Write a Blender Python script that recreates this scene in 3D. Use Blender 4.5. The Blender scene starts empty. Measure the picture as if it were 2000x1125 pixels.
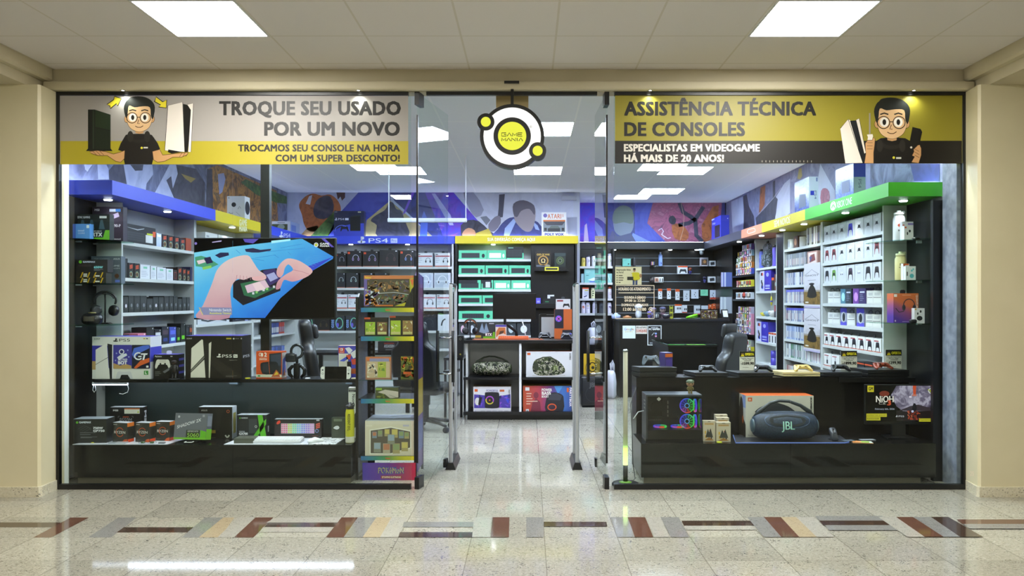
import bpy,math,random
from mathutils import Vector,Matrix
random.seed(7)
SC = bpy.context.scene
COL = SC.collection
PI = math.pi
# ---------------------------------------------------------------- camera, world, exposure
F,VX,VY,H,CY = 1540.0,1032.0,585.0,1.468,-6.11      # focal length in px, vanishing point, eye height, eye Y
cam = bpy.data.cameras.new('camera'); cam.sensor_width = 36; cam.lens = 36*F/2000
cam.shift_x = (1000-VX)/2000; cam.shift_y = (VY-562.5)/2000; cam.clip_start = .05
co = bpy.data.objects.new('camera',cam); COL.objects.link(co)
co.location = (0,CY,H); co.rotation_euler = (PI/2,0,0); SC.camera = co
SC.view_settings.view_transform = 'Standard'; SC.view_settings.look = 'None'
SC.view_settings.gamma = 1; SC.view_settings.use_curve_mapping = False
SC.view_settings.exposure = 0.0
HALL_LIGHT,SHOP_LIGHT,SPOT_W,SIGN_E = 54.0,64.0,5.5,1.1
WINDOW_W = 75.0
HALL_COL,SHOP_COL = (1,.98,.92),(.71,.82,1)
wd = bpy.data.worlds.new('world'); SC.world = wd; wd.use_nodes = True
wd.node_tree.nodes['Background'].inputs[0].default_value = (1,.95,.85,1)
wd.node_tree.nodes['Background'].inputs[1].default_value = .10
SC.cycles.max_bounces = 10; SC.cycles.transparent_max_bounces = 24
SC.cycles.diffuse_bounces = 4; SC.cycles.glossy_bounces = 4; SC.cycles.sample_clamp_indirect = 4
SC.cycles.use_denoising = True; SC.cycles.caustics_reflective = False; SC.cycles.caustics_refractive = False
# ---------------------------------------------------------------- colour and material helpers
def lin(h):
    if isinstance(h,str):
        h = h.lstrip('#'); c = [int(h[i:i+2],16)/255 for i in (0,2,4)]
    else: c = h
    return tuple((x/12.92 if x <= .04045 else ((x+.055)/1.055)**2.4) for x in c)
MATS = {}
def M(col,rough=.5,metal=0.,emit=0.,spec=.5,coat=0.):
    key = (col,rough,metal,emit,spec,coat)
    if key in MATS: return MATS[key]
    m = bpy.data.materials.new('paint_'+str(col).lstrip('#')); m.use_nodes = True
    b = m.node_tree.nodes['Principled BSDF']
    r,g,bl = lin(col)
    b.inputs['Base Color'].default_value = (r,g,bl,1) if not emit else (r*.1,g*.1,bl*.1,1)
    b.inputs['Roughness'].default_value = rough; b.inputs['Metallic'].default_value = metal
    b.inputs['Specular IOR Level'].default_value = spec; b.inputs['Coat Weight'].default_value = coat
    if emit:
        b.inputs['Emission Color'].default_value = (r,g,bl,1); b.inputs['Emission Strength'].default_value = emit
    MATS[key] = m
    return m
class NT:
    """tiny node helper"""
    def __init__(s,name):
        s.m = bpy.data.materials.new(name); s.m.use_nodes = True; s.t = s.m.node_tree
        s.b = s.t.nodes['Principled BSDF']; s.co = None
    def n(s,typ,**kw):
        x = s.t.nodes.new(typ)
        for k,v in kw.items(): setattr(x,k,v)
        return x
    def l(s,a,b): s.t.links.new(a,b)
    def coord(s,which='Object'):
        if not s.co: s.co = s.n('ShaderNodeTexCoord')
        return s.co.outputs[which]
    def math(s,op,a,b=None,c=None):
        x = s.n('ShaderNodeMath',operation=op)
        for i,v in enumerate((a,b,c)):
            if v is None: continue
            if isinstance(v,(int,float)): x.inputs[i].default_value = v
            else: s.l(v,x.inputs[i])
        return x.outputs[0]
    def noise(s,scale,detail=3,rough=.5,vec=None,dist=0):
        x = s.n('ShaderNodeTexNoise'); x.inputs['Scale'].default_value = scale
        x.inputs['Detail'].default_value = detail; x.inputs['Roughness'].default_value = rough
        x.inputs['Distortion'].default_value = dist
        s.l(vec if vec is not None else s.coord(),x.inputs['Vector']); return x.outputs['Fac']
    def ramp(s,fac,stops,const=False):
        x = s.n('ShaderNodeValToRGB'); e = x.color_ramp.elements
        if const: x.color_ramp.interpolation = 'CONSTANT'
        while len(e) < len(stops): e.new(.5)
        for i,(p,c) in enumerate(stops):
            e[i].position = p; e[i].color = (*lin(c),1)
        s.l(fac,x.inputs[0]); return x.outputs[0]
    def mix(s,f,a,b,mode='MIX'):
        x = s.n('ShaderNodeMix',data_type='RGBA',blend_type=mode)
        for v,i in ((f,0),(a,6),(b,7)):
            if isinstance(v,(int,float)): x.inputs[i].default_value = v
            elif isinstance(v,str): x.inputs[i].default_value = (*lin(v),1)
            else: s.l(v,x.inputs[i])
        return x.outputs[2]
    def gridline(s,sock,step,off,w):
        """1 on lines of width w every step"""
        f = s.math('FRACT',s.math('DIVIDE',s.math('SUBTRACT',sock,off),step))
        d = s.math('ABSOLUTE',s.math('SUBTRACT',f,.5))
        return s.math('GREATER_THAN',d,.5-w/(2*step))
    def done(s,col,rough=.5,**kw):
        if isinstance(col,str): s.b.inputs['Base Color'].default_value = (*lin(col),1)
        else: s.l(col,s.b.inputs['Base Color'])
        if isinstance(rough,(int,float)): s.b.inputs['Roughness'].default_value = rough
        else: s.l(rough,s.b.inputs['Roughness'])
        for k,v in kw.items(): s.b.inputs[k].default_value = v
        return s.m
def m_paint(name,col,col2,scale=3,rough=.6):
    k = NT(name); return k.done(k.mix(k.ramp(k.noise(scale,4),[(.35,'#000000'),(.65,'#ffffff')]),col,col2),rough)
def m_art(name,cols,scale=5,rough=.5,dist=1.5):
    """painterly print: banded noise through a colour ramp"""
    k = NT(name); n = len(cols)
    st = [(.30+.40*i/max(1,n-1),c) for i,c in enumerate(cols)]
    return k.done(k.ramp(k.noise(scale,5,.6,dist=dist),st),rough)
def m_granite(name,base,specks,tile=None,rough=.12):
    k = NT(name); v = k.coord()
    n1 = k.noise(55,5,.75,v); c = k.ramp(n1,[(.34,base[0]),(.5,base[1]),(.66,base[2])])
    mp = k.n('ShaderNodeMapping'); mp.inputs['Scale'].default_value = (1,1.6,1.6); mp.inputs['Rotation'].default_value = (0,0,.5)
    k.l(v,mp.inputs[0])
    for sc,th,colr in specks:
        vo = k.n('ShaderNodeTexVoronoi'); vo.inputs['Scale'].default_value = sc; k.l(mp.outputs[0],vo.inputs['Vector'])
        bl = k.math('LESS_THAN',k.math('ADD',vo.outputs['Distance'],k.math('MULTIPLY',k.noise(sc*.22,3,.7,v),1.2)),th)
        c = k.mix(k.math('MULTIPLY',bl,.85),c,colr)
    if tile:
        sx = k.n('ShaderNodeSeparateXYZ'); k.l(v,sx.inputs[0])
        gx = k.gridline(sx.outputs[0],.45,.099,.006); gy = k.gridline(sx.outputs[1],.44,.08,.004)
        # every slab its own tone
        fx = k.math('FLOOR',k.math('DIVIDE',k.math('SUBTRACT',sx.outputs[0],.099),.45))
        fy = k.math('FLOOR',k.math('DIVIDE',k.math('SUBTRACT',sx.outputs[1],.08),.44))
        cb = k.n('ShaderNodeCombineXYZ'); k.l(fx,cb.inputs[0]); k.l(fy,cb.inputs[1])
        wn = k.n('ShaderNodeTexWhiteNoise'); k.l(cb.outputs[0],wn.inputs['Vector'])
        c = k.mix(.16,c,k.ramp(wn.outputs['Value'],[(0,'#8a7c66'),(1,'#fff8ec')]),'OVERLAY')
        c = k.mix(k.math('MULTIPLY',k.math('MAXIMUM',gx,gy),.55),c,'#5d5548')
    return k.done(c,rough,**{'Specular IOR Level': .85})
def m_tiles(name,col,line,stepx,offx,stepy,offy,w=.012,rough=.8):
    k = NT(name); sx = k.n('ShaderNodeSeparateXYZ'); k.l(k.coord(),sx.inputs[0])
    g = k.math('MAXIMUM',k.gridline(sx.outputs[0],stepx,offx,w),k.gridline(sx.outputs[1],stepy,offy,w))
    return k.done(k.mix(k.math('MULTIPLY',g,.75),col,line),rough)
def m_glass(name,tint='#f2faf6',refl=1.0):
    m = bpy.data.materials.new(name); m.use_nodes = True; t = m.node_tree; t.nodes.clear()
    o = t.nodes.new('ShaderNodeOutputMaterial'); x = t.nodes.new('ShaderNodeMixShader')
    tr = t.nodes.new('ShaderNodeBsdfTransparent'); tr.inputs[0].default_value = (*lin(tint),1)
    gl = t.nodes.new('ShaderNodeBsdfGlossy'); gl.inputs['Roughness'].default_value = .0
    fr = t.nodes.new('ShaderNodeFresnel'); fr.inputs[0].default_value = 1.5
    mu = t.nodes.new('ShaderNodeMath'); mu.operation = 'MULTIPLY'; mu.inputs[1].default_value = refl
    ge = t.nodes.new('ShaderNodeNewGeometry'); sb = t.nodes.new('ShaderNodeMath'); sb.operation = 'SUBTRACT'; sb.inputs[0].default_value = 1
    t.links.new(ge.outputs['Backfacing'],sb.inputs[1]); m2 = t.nodes.new('ShaderNodeMath'); m2.operation = 'MULTIPLY'
    t.links.new(fr.outputs[0],mu.inputs[0]); t.links.new(mu.outputs[0],m2.inputs[0]); t.links.new(sb.outputs[0],m2.inputs[1]); t.links.new(m2.outputs[0],x.inputs[0])
    t.links.new(tr.outputs[0],x.inputs[1]); t.links.new(gl.outputs[0],x.inputs[2]); t.links.new(x.outputs[0],o.inputs[0])
    return m
def m_camo(name):
    k = NT(name); c = k.ramp(k.noise(24,3,.6,dist=.6),[(.0,'#171b12'),(.42,'#3f4a26'),(.51,'#bdb8a4'),(.565,'#171b12')],True)
    return k.done(c,.75)
GLASS = m_glass('clear_glass','#f8fdfb',1.3)
ACRYL = m_glass('clear_acrylic','#f2f6f8',1.6)
SHELFGLASS = m_glass('green_edge_glass','#dcefe8',1.8)
BLACK = M('#0d0d0e',.35); SATIN = M('#101013',.3); BLACKW = M('#0b0b0c',.25,0,0,.5)
WHITE = M('#e9ebee',.45); LAMIN = M('#c6c9c9',.4); CHROME = M('#c9cdd2',.22,1)
ALU = M('#b4b8be',.45,.35); RUB = M('#111112',.8)
# ---------------------------------------------------------------- pixel <-> place
def sc(Y): return F/(Y-CY)
def X(px,Y): return (px-VX)/sc(Y)
def Z(py,Y): return H-(py-VY)/sc(Y)
def Yat(px,x): return F*x/(px-VX)+CY                # where a ray through column px meets the plane X = x
def Yz(py,z): return F*(H-z)/(py-VY)+CY             # where a ray through row py meets the height z
def onplane(px,py,p0,n):
    d = Vector(((px-VX)/F,1,-(py-VY)/F)); c = Vector((0,CY,H)); n = Vector(n)
    return c + d*((Vector(p0)-c).dot(n)/d.dot(n))
# ---------------------------------------------------------------- mesh builder
TXT = {}
def glyphs(s,bold,gap=1):
    k = (s,bold,gap)
    if k not in TXT:
        c = bpy.data.curves.new('t','FONT'); c.body = s; c.resolution_u = 2 if len(s) > 12 else 3; c.offset = bold; c.space_character = gap
        o = bpy.data.objects.new('t',c); m = o.to_mesh()
        TXT[k] = ([tuple(v.co[:2]) for v in m.vertices],[tuple(p.vertices) for p in m.polygons])
        o.to_mesh_clear(); bpy.data.objects.remove(o); bpy.data.curves.remove(c)
    return TXT[k]
class MB:
    def __init__(s): s.v = []; s.f = []; s.m = []; s.sm = []
    def add(s,vs,fs,mat,smooth=False,mx=None):
        o = len(s.v)
        for p in vs:
            p = Vector(p); s.v.append(mx @ p if mx is not None else p)
        for f in fs: s.f.append([o+i for i in f]); s.m.append(mat); s.sm.append(smooth)
        return s
    def box(s,x0,x1,y0,y1,z0,z1,mat,mx=None):
        x0,x1 = sorted((x0,x1)); y0,y1 = sorted((y0,y1)); z0,z1 = sorted((z0,z1))
        v = [(x0,y0,z0),(x1,y0,z0),(x1,y1,z0),(x0,y1,z0),(x0,y0,z1),(x1,y0,z1),(x1,y1,z1),(x0,y1,z1)]
        return s.add(v,[(0,3,2,1),(4,5,6,7),(0,1,5,4),(1,2,6,5),(2,3,7,6),(3,0,4,7)],mat,mx=mx)
    def rbox(s,x0,x1,y0,y1,z0,z1,r,mat,mx=None,n=3):
        """box with all edges rounded"""
        cx,cy,cz = (x0+x1)/2,(y0+y1)/2,(z0+z1)/2; hx,hy,hz = abs(x1-x0)/2,abs(y1-y0)/2,abs(z1-z0)/2
        r = min(r,hx*.99,hy*.99,hz*.99); rings = []
        lv = [(-hz+r-r*math.cos(a*PI/2/n),r*math.sin(a*PI/2/n)) for a in range(n+1)]
        lv += [(hz-r+r*math.sin(a*PI/2/n),r*math.cos(a*PI/2/n)) for a in range(n+1)]
        for z,rr in lv:
            ring = []
            for qx,qy,a0 in ((1,1,0),(-1,1,90),(-1,-1,180),(1,-1,270)):
                for i in range(n+1):
                    a = math.radians(a0+90*i/n)
                    ring.append((cx+qx*(hx-r)+rr*math.cos(a),cy+qy*(hy-r)+rr*math.sin(a),cz+z))
            rings.append(ring)
        return s.loft(rings,mat,mx=mx)
    def loft(s,rings,mat,cap=True,closed=True,smooth=True,mx=None):
        n = len(rings[0]); vs = [p for r in rings for p in r]; fs = []
        for i in range(len(rings)-1):
            for j in range(n if closed else n-1):
                k = (j+1) % n; fs.append((i*n+j,i*n+k,(i+1)*n+k,(i+1)*n+j))
        s.add(vs,fs,mat,smooth,mx)
        if cap:
            o = len(s.v)-len(vs)
            s.f.append([o+i for i in reversed(range(n))]); s.m.append(mat); s.sm.append(False)
            s.f.append([o+(len(rings)-1)*n+i for i in range(n)]); s.m.append(mat); s.sm.append(False)
        return s
    def lathe(s,prof,c,mat,n=20,mx=None,smooth=True,cap=True):
        return s.loft([[(c[0]+r*math.cos(2*PI*j/n),c[1]+r*math.sin(2*PI*j/n),c[2]+z) for j in range(n)] for r,z in prof],mat,cap,True,smooth,mx)
    def ell(s,c,r,mat,n=14,k=8,mx=None):
        return s.lathe3([(math.sin(PI*i/k),-math.cos(PI*i/k)) for i in range(k+1)],c,r,mat,n,mx)
    def lathe3(s,prof,c,r,mat,n,mx=None):
        return s.loft([[(c[0]+r[0]*max(q,.02)*math.cos(2*PI*j/n),c[1]+r[1]*max(q,.02)*math.sin(2*PI*j/n),c[2]+r[2]*z) for j in range(n)] for q,z in prof],mat,mx=mx)
    def tube(s,pts,r,mat,n=8,mx=None,rr=None):
        pts = [Vector(p) for p in pts]; rings = []; up = Vector((0,0,1)); prev = None
        for i,p in enumerate(pts):
            d = (pts[min(i+1,len(pts)-1)]-pts[max(i-1,0)]).normalized()
            a = prev if prev is not None else (up if abs(d.z) < .9 else Vector((1,0,0)))
            u = (a-d*a.dot(d))
            u = u.normalized() if u.length > 1e-6 else d.orthogonal().normalized()
            w = d.cross(u); prev = u; q = rr[i] if rr else r
            rings.append([p+(u*math.cos(2*PI*j/n)+w*math.sin(2*PI*j/n))*q for j in range(n)])
        return s.loft(rings,mat,mx=mx)
    def prism(s,pts,y0,y1,mat,axis='y',mx=None,smooth=False):
        """outline extruded along an axis (y: pts are x,z; z: pts are x,y; x: pts are y,z)"""
        g = {'y': lambda a,b,t: (a,t,b),'z': lambda a,b,t: (a,b,t),'x': lambda a,b,t: (t,a,b)}[axis]
        n = len(pts); v = [g(a,b,y0) for a,b in pts]+[g(a,b,y1) for a,b in pts]
        return s.add(v,[tuple(range(n)),tuple(reversed(range(n,2*n)))]+[(i,n+i,n+(i+1) % n,(i+1) % n) for i in range(n)],mat,smooth,mx)
    def quad(s,pts,mat,mx=None): return s.add(pts,[tuple(range(len(pts)))],mat,mx=mx)
    def build(s,name,parent=None,at=None,bevel=0,loc=None,rot=None,seg=2):
        """at: world point that becomes the origin (vertices are in world space); loc: vertices are already local"""
        me = bpy.data.meshes.new(name); o0 = Vector(at) if at is not None else Vector((0,0,0))
        mats = []
        for m in s.m:
            if m not in mats: mats.append(m)
        me.from_pydata([v-o0 for v in s.v],[],s.f)
        for m in mats: me.materials.append(m)
        ix = {id(m): i for i,m in enumerate(mats)}
        me.polygons.foreach_set('material_index',[ix[id(m)] for m in s.m])
        me.polygons.foreach_set('use_smooth',s.sm); me.update()
        o = bpy.data.objects.new(name,me); COL.objects.link(o)
        if at is not None: o.location = at
        if loc is not None: o.location = loc
        if rot is not None: o.rotation_euler = rot if isinstance(rot,tuple) else (0,0,rot)
        if parent is not None:
            o.parent = parent
            if at is not None: o.location = o0-parent.location     # parents made this way are never rotated
        if bevel:
            b = o.modifiers.new('bevel','BEVEL'); b.width = bevel; b.segments = seg; b.limit_method = 'ANGLE'; b.angle_limit = .6
        return o
def clip_poly(pts,r):
    for ax,lim,sg in ((0,min(r[0],r[2]),1),(0,max(r[0],r[2]),-1),(1,min(r[1],r[3]),1),(1,max(r[1],r[3]),-1)):
        out = []
        for i in range(len(pts)):
            a,b = pts[i-1],pts[i]; da,db = (a[ax]-lim)*sg,(b[ax]-lim)*sg
            if (da >= 0) != (db >= 0):
                t = da/(da-db); out.append((a[0]+(b[0]-a[0])*t,a[1]+(b[1]-a[1])*t))
            if db >= 0: out.append(b)
        pts = out
        if len(pts) < 3: return []
    return pts
class Face(MB):
    """flat printing area: pt(x, y, k) maps drawing coordinates to the surface, k layers above it"""
    def __init__(s,mb,o,u,v,n,eps=.0006):
        s.mb = mb; s.o,s.u,s.w,s.nn,s.eps = Vector(o),Vector(u),Vector(v),Vector(n),eps
        s.asp = s.u.length/s.w.length; s.mx = None
    def pt(s,x,y,k=1): return s.o+s.u*x+s.w*y+s.nn*(s.eps*k)
    def poly(s,pts,mat,k=1):
        if isinstance(mat,str): mat = s.ink(mat)
        if s.clip:
            pts = clip_poly(pts,s.clip)
            if len(pts) < 3: return s
        v = [s.pt(x,y,k) for x,y in pts]
        nm = Vector((0,0,0))
        for i in range(len(v)): nm += v[i].cross(v[(i+1) % len(v)])
        if nm.dot(s.nn) < 0: v.reverse()
        s.mb.add(v,[tuple(range(len(v)))],mat,mx=s.mx); return s
    em = 0; clip = None
    def ink(s,c): return M(c,.45,0,s.em)
    def rect(s,x0,y0,x1,y1,mat,k=1): return s.poly([(x0,y0),(x1,y0),(x1,y1),(x0,y1)],mat,k)
    def ellipse(s,cx,cy,rx,ry,mat,k=1,n=24,a0=0,a1=360):
        full = a1-a0 >= 360; q = [(cx+rx*math.cos(math.radians(a0+(a1-a0)*i/n)),cy+ry*math.sin(math.radians(a0+(a1-a0)*i/n))) for i in range(n if full else n+1)]
        return s.poly(q,mat,k)
    def circ(s,cx,cy,r,mat,k=1,n=24): return s.ellipse(cx,cy,r,r*s.asp,mat,k,n)
    def line(s,pts,w,mat,k=1,closed=False):
        """stroke: w in x units"""
        if isinstance(mat,str): mat = s.ink(mat)
        P = [Vector((x,y/s.asp)) for x,y in pts]; n = len(P); L = []; R = []
        for i in range(n):
            a = P[(i-1) % n] if (closed or i) else P[i]; b = P[(i+1) % n] if (closed or i < n-1) else P[i]
            d = (b-a).normalized() if (b-a).length > 1e-9 else Vector((1,0)); q = Vector((-d.y,d.x))*w/2
            L.append(P[i]+q); R.append(P[i]-q)
        for i in range(n if closed else n-1):
            j = (i+1) % n
            s.poly([(p.x,p.y*s.asp) for p in (L[i],L[j],R[j],R[i])],mat,k)
        return s
    def ring(s,cx,cy,rx,ry,w,mat,k=1,n=24,a0=0,a1=360):
        full = a1-a0 >= 360
        q = [(cx+rx*math.cos(math.radians(a0+(a1-a0)*i/n)),cy+ry*math.sin(math.radians(a0+(a1-a0)*i/n))) for i in range(n if full else n+1)]
        return s.line(q,w,mat,k,full)
    def text(s,t,x0,y0,x1,y1,mat,k=2,bold=.0,keep=False,vert=False):
        """t fitted so that capitals stand from y0 to y1 and the line runs from x0 to x1; vert: reads top to bottom"""
        if isinstance(mat,str): mat = s.ink(mat)
        vs,fs = glyphs(t,0,1+bold*1.3)
        if not vs: return s
        if bold:   # heavier strokes: the same line twice, a little apart
            n = len(vs); sh = ((-bold,0),(bold,0)) if bold < .04 else ((0,0),(-bold,-bold*.6),(bold,-bold*.6),(-bold,bold*.6),(bold,bold*.6)); fs = [tuple(i+n*j for i in f) for j in range(len(sh)) for f in fs]; vs = [(v[0]+q[0],v[1]+q[1],.4*j) for j,q in enumerate(sh) for v in vs]
        else: vs = [(v[0],v[1],0) for v in vs]
        a,b = min(v[0] for v in vs),max(v[0] for v in vs); ch = .682; lo = 0
        if vert:   # x0..x1 is the letter height across, y1 -> y0 the running direction
            q = [s.pt(x0+(v[1]-lo)/(ch-lo)*(x1-x0),y1+(v[0]-a)/(b-a)*(y0-y1),k+v[2]) for v in vs]
        else:
            q = [s.pt(x0+(v[0]-a)/(b-a)*(x1-x0),y0+(v[1]-lo)/(ch-lo)*(y1-y0),k+v[2]) for v in vs]
        s.mb.add(q,fs,mat,mx=s.mx); return s
class Pix(Face):
    """printing area in photograph pixels, cast onto a plane through p0 with normal n"""
    def __init__(s,mb,p0,n,eps=.0006):
        s.mb = mb; s.p0,s.nn,s.eps,s.asp,s.mx = Vector(p0),Vector(n).normalized(),eps,1.0,None
    def pt(s,x,y,k=1): return onplane(x,y,s.p0,s.nn)+s.nn*(s.eps*k)
    def line(s,pts,w,mat,k=1,closed=False): s.asp = 1; return Face.line(s,pts,w,mat,k,closed)
def tag(o,label=None,cat=None,group=None,kind=None):
    if label: o['label'] = label
    if cat: o['category'] = cat
    if group: o['group'] = group
    if kind: o['kind'] = kind
    return o
def empty(name,loc,label,cat,group=None,rz=0):
    o = bpy.data.objects.new(name,None); COL.objects.link(o); o.location = loc; o.rotation_euler = (0,0,rz); o.empty_display_size = .05
    return tag(o,label,cat,group)
def struct(o): o['kind'] = 'structure'; return o
def dup(root,loc,rz=None,label=None,group=None):
    r = root.copy(); COL.objects.link(r); r.location = loc
    if rz is not None: r.rotation_euler = (0,0,rz)
    if label: r['label'] = label
    if group: r['group'] = group
    for ch in list(root.children):
        c = ch.copy(); COL.objects.link(c); c.parent = r
        for g in list(ch.children):
            d = g.copy(); COL.objects.link(d); d.parent = c
    return r
ORD = ['first','second','third','fourth','fifth','sixth','seventh','eighth','ninth','tenth','eleventh','twelfth','thirteenth','fourteenth','fifteenth','sixteenth',
       'seventeenth','eighteenth','nineteenth','twentieth','twenty-first','twenty-second','twenty-third','twenty-fourth','twenty-fifth','twenty-sixth']
def smooth_outline(pts,k=4):
    n = len(pts); out = []
    for i in range(n):
        p0,p1,p2,p3 = [Vector(pts[(i+j) % n]) for j in (-1,0,1,2)]
        for t in range(k):
            u = t/k
            q = .5*((2*p1)+(p2-p0)*u+(2*p0-5*p1+4*p2-p3)*u*u+(3*p1-p0-3*p2+p3)*u**3); out.append((q.x,q.y))
    return out
def carton(name,label,cat,w,d,h,loc,col,draw=None,rz=0,group=None,top=None,side=None,tilt=0,left=None,rough=.42,hang=None,**kw):
    """printed cardboard carton: local origin at the middle of its base, front towards -y; draw(front face, mb)"""
    mb = MB(); c = M(col,rough) if isinstance(col,str) else col
    mb.box(-w/2,w/2,-d/2,d/2,0,h,c)
    e = .0005
    def fc(k,o,u,v,n):
        if k is None: return
        f = Face(mb,o,u,v,n); f.clip = (0,0,1,1)
        if callable(k): k(f)
        else: f.rect(.0,.0,1,1,k)
    fc(top,(-w/2,-d/2,h),(w,0,0),(0,d,0),(0,0,1))
    fc(side,(w/2,-d/2,0),(0,d,0),(0,0,h),(1,0,0))
    fc(left,(-w/2,d/2,0),(0,-d,0),(0,0,h),(-1,0,0))
    if draw: ff = Face(mb,(-w/2,-d/2,0),(w,0,0),(0,0,h),(0,-1,0)); ff.clip = (0,0,1,1); draw(ff)
    if hang:  # cardboard hanging tab on top
        mb.prism([(-.022,h),(.022,h),(.022,h+.022),(.012,h+.03),(-.012,h+.03),(-.022,h+.022)],-.002,.002,M(hang))
    o = mb.build(name,loc=loc,rot=(-tilt,0,rz))
    return tag(o,label,cat,group)
def carton_px(name,label,cat,px0,px1,pyt,pyb,Y,d,col,draw=None,zb=None,frac=False,**kw):
    """carton whose front face fills the pixel box at depth Y (front towards the camera); draw works in pixels"""
    x0,x1 = X(px0,Y),X(px1,Y); z1 = Z(pyt,Y); z0 = Z(pyb,Y) if zb is None else zb
    loc = Vector(((x0+x1)/2,Y+d/2,z0))
    dr = draw if frac else None
    if draw and not frac:
        def dr(f):
            p = Pix(f.mb,(0,Y,0),(0,-1,0)); g = p.pt
            p.pt = lambda x,y,k=1: g(x,y,k)-loc
            p.clip = (px0,VY+(H-z0)*sc(Y)-.2,px1,VY+(H-z1)*sc(Y)); draw(p)
    return carton(name,label,cat,x1-x0,d,z1-z0,loc,col,dr,**kw)
# ================================================================ THE SETTING
GRAN = m_granite('granite_floor',('#8f8c80','#a19e91','#b3b0a5'),[(60,.76,'#2f2b27'),(38,.72,'#6a6256'),(110,.72,'#d6d0c2')],True,.07)
GRANB = m_granite('granite_skirting',('#c9c2a6','#d6cfb6','#e0dac6'),[(60,.74,'#33302a'),(40,.70,'#8a7a5c')],False,.3)
def m_inlay(n,a,b): return m_granite(n,(a,b,a),[(150,.76,'#2b2723'),(110,.74,b)],False,.07)
IN = {'r': m_inlay('red_granite','#553a2e','#6b4b3d'),'d': m_inlay('dark_granite','#3a2c24','#4a3a30'),'g': m_inlay('grey_granite','#74726d','#8f8d88'),
      'l': m_inlay('pale_granite','#98948a','#b1aca0'),'t': m_inlay('tan_granite','#a39274','#b3a284'),'p': m_inlay('plum_granite','#3b2c2c','#4a3837')}
mb = MB(); mb.quad([(-9,-10,0),(9,-10,0),(9,9,0),(-9,9,0)],GRAN)
fl = Pix(mb,(0,0,0),(0,0,1),.0008)
Y0,Y1 = -.80,-1.24
def inlay(kind,t0,t1,b0,b1,yt=1011.0,yb=1050.0,k=1):
    """stone strip between two rows; x of its top and bottom edges in pixels"""
    fl.poly([(t0,yt),(t1,yt),(b1,yb),(b0,yb)],IN[kind],k)
for n_,a in enumerate([('d',-40,118,-60,112,1020.5,1030),('r',138,174,65,100),('g',231,267,172,217),('d',242,378,228,366,1030,1040),('g',400,436,355,388),
          ('t',436,458,388,430),('l',465,500,425,457),('r',499,534,457,495),('l',540,668,520,660,1011,1021),('d',524,660,516,652,1021,1030),('l',514,652,506,640,1030,1040),
          ('r',667,699,637,671),('g',699,735,671,708),('t',735,765,708,742),('l',765,797,742,777),('g',789,925,786,924,1020,1030),('p',781,923,778,922,1040,1050),
          ('l',926,960,922,956),('r',962,995,958,994),('g',1028,1062,1028,1062),('d',1062,1184,1062,1186,1020,1029),('g',1192,1226,1206,1240),
          ('r',1226,1260,1240,1276),('l',1262,1290,1278,1308),('g',1290,1325,1310,1346),('d',1331,1466,1336,1473,1018,1028),('l',1335,1470,1340,1478,1028,1036),('g',1459,1492,1492,1526),
          ('r',1492,1525,1526,1561),('t',1525,1555,1561,1595),('l',1555,1590,1595,1629),('g',1592,1722,1600,1735,1009,1018),('d',1600,1733,1608,1744,1018,1027),('g',1610,1744,1620,1757,1027,1037),
          ('l',1715,1750,1772,1806),('r',1750,1783,1806,1843),('g',1784,1818,1843,1875),('d',1818,1852,1875,1920),('r',1868,2060,1880,2075,1016,1025),('g',1880,2075,1894,2090,1025,1034)]):
    inlay(*(a if len(a) == 7 else a+(1011.0,1050.0)),1+.15*n_)
struct(mb.build('floor'))
CREAM = m_paint('cream_wall_paint','#cac1a6','#c4bb9e',2,.55); CREAMG = m_paint('cream_gloss_paint','#ddd4b2','#d7ceab',2,.35)
HC = m_tiles('hall_ceiling_tiles','#e4dfdb','#cfc8b8',.643,.187,.622,-.157,.014)
mb = MB(); mb.quad([(-3.675,-10,3.25),(-3.675,.02,3.25),(3.363,.02,3.25),(3.363,-10,3.25)],HC); struct(mb.build('ceiling'))
def wall(name,parts,mat=None):
    mb = MB()
    for p in parts: mb.box(*p,mat)
    return struct(mb.build(name))
# dropped soffits on both sides of the ceiling pocket and the fascia above the shop front
mb = MB()
for s,xa in ((-1,-3.675),(1,3.363)):
    pr = [(xa,3.27),(xa,3.165),(xa+s*.02,3.15),(xa+s*.07,3.15),(xa+s*.07,3.07),(s*9,3.06),(s*9,3.27)]
    mb.prism(pr,-10,-.02,CREAM)
mb.prism([(-.005,3.27),(-.005,3.16),(-.03,3.143),(.0,3.143),(.0,3.075),(.12,3.075),(.12,3.27)],-3.70,3.39,CREAM,'x')
struct(mb.build('ceiling_soffit'))
mb = MB(); mb.rbox(-3.72,3.42,-.075,.0,3.076,3.142,.012,CREAM); struct(mb.build('trim_1'))
mb = MB()
mb.prism([(-9,-.24),(-3.655,-.24),(-3.64,-.22),(-3.655,.10),(-9,.10)],0,3.07,CREAMG,'z'); struct(mb.build('wall_left'))
mb = MB()
mb.prism([(9,-.24),(9,.10),(3.392,.10),(3.355,-.22),(3.37,-.24)],0,3.07,CREAMG,'z')
st = Pix(mb,(3.372,-.12,0),(-.993,.118,0),.004)
q = []
for i in range(36):
    a = 2*PI*i/36; r = 1 if i % 2 else .82; q.append((1900.5+6.5*r*math.cos(a),925.5+10.5*r*math.sin(a)))
st.poly(q,'#d0743a'); st.text('25',1897,929,1904,921,'#f3dcc4',2)
struct(mb.build('wall_right'))
for s,nm,pts in ((-1,'left',[(-9,-.258),(-3.636,-.258),(-3.622,-.235),(-3.64,-.01),(-3.66,-.01),(-3.64,-.23),(-9,-.235)]),
                   (1,'right',[(9,-.258),(9,-.235),(3.36,-.235),(3.397,-.01),(3.378,-.01),(3.338,-.235),(3.35,-.258)])):
    mb = MB(); mb.prism(pts,0,.075,GRANB,'z'); struct(mb.build('baseboard_'+nm))
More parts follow.
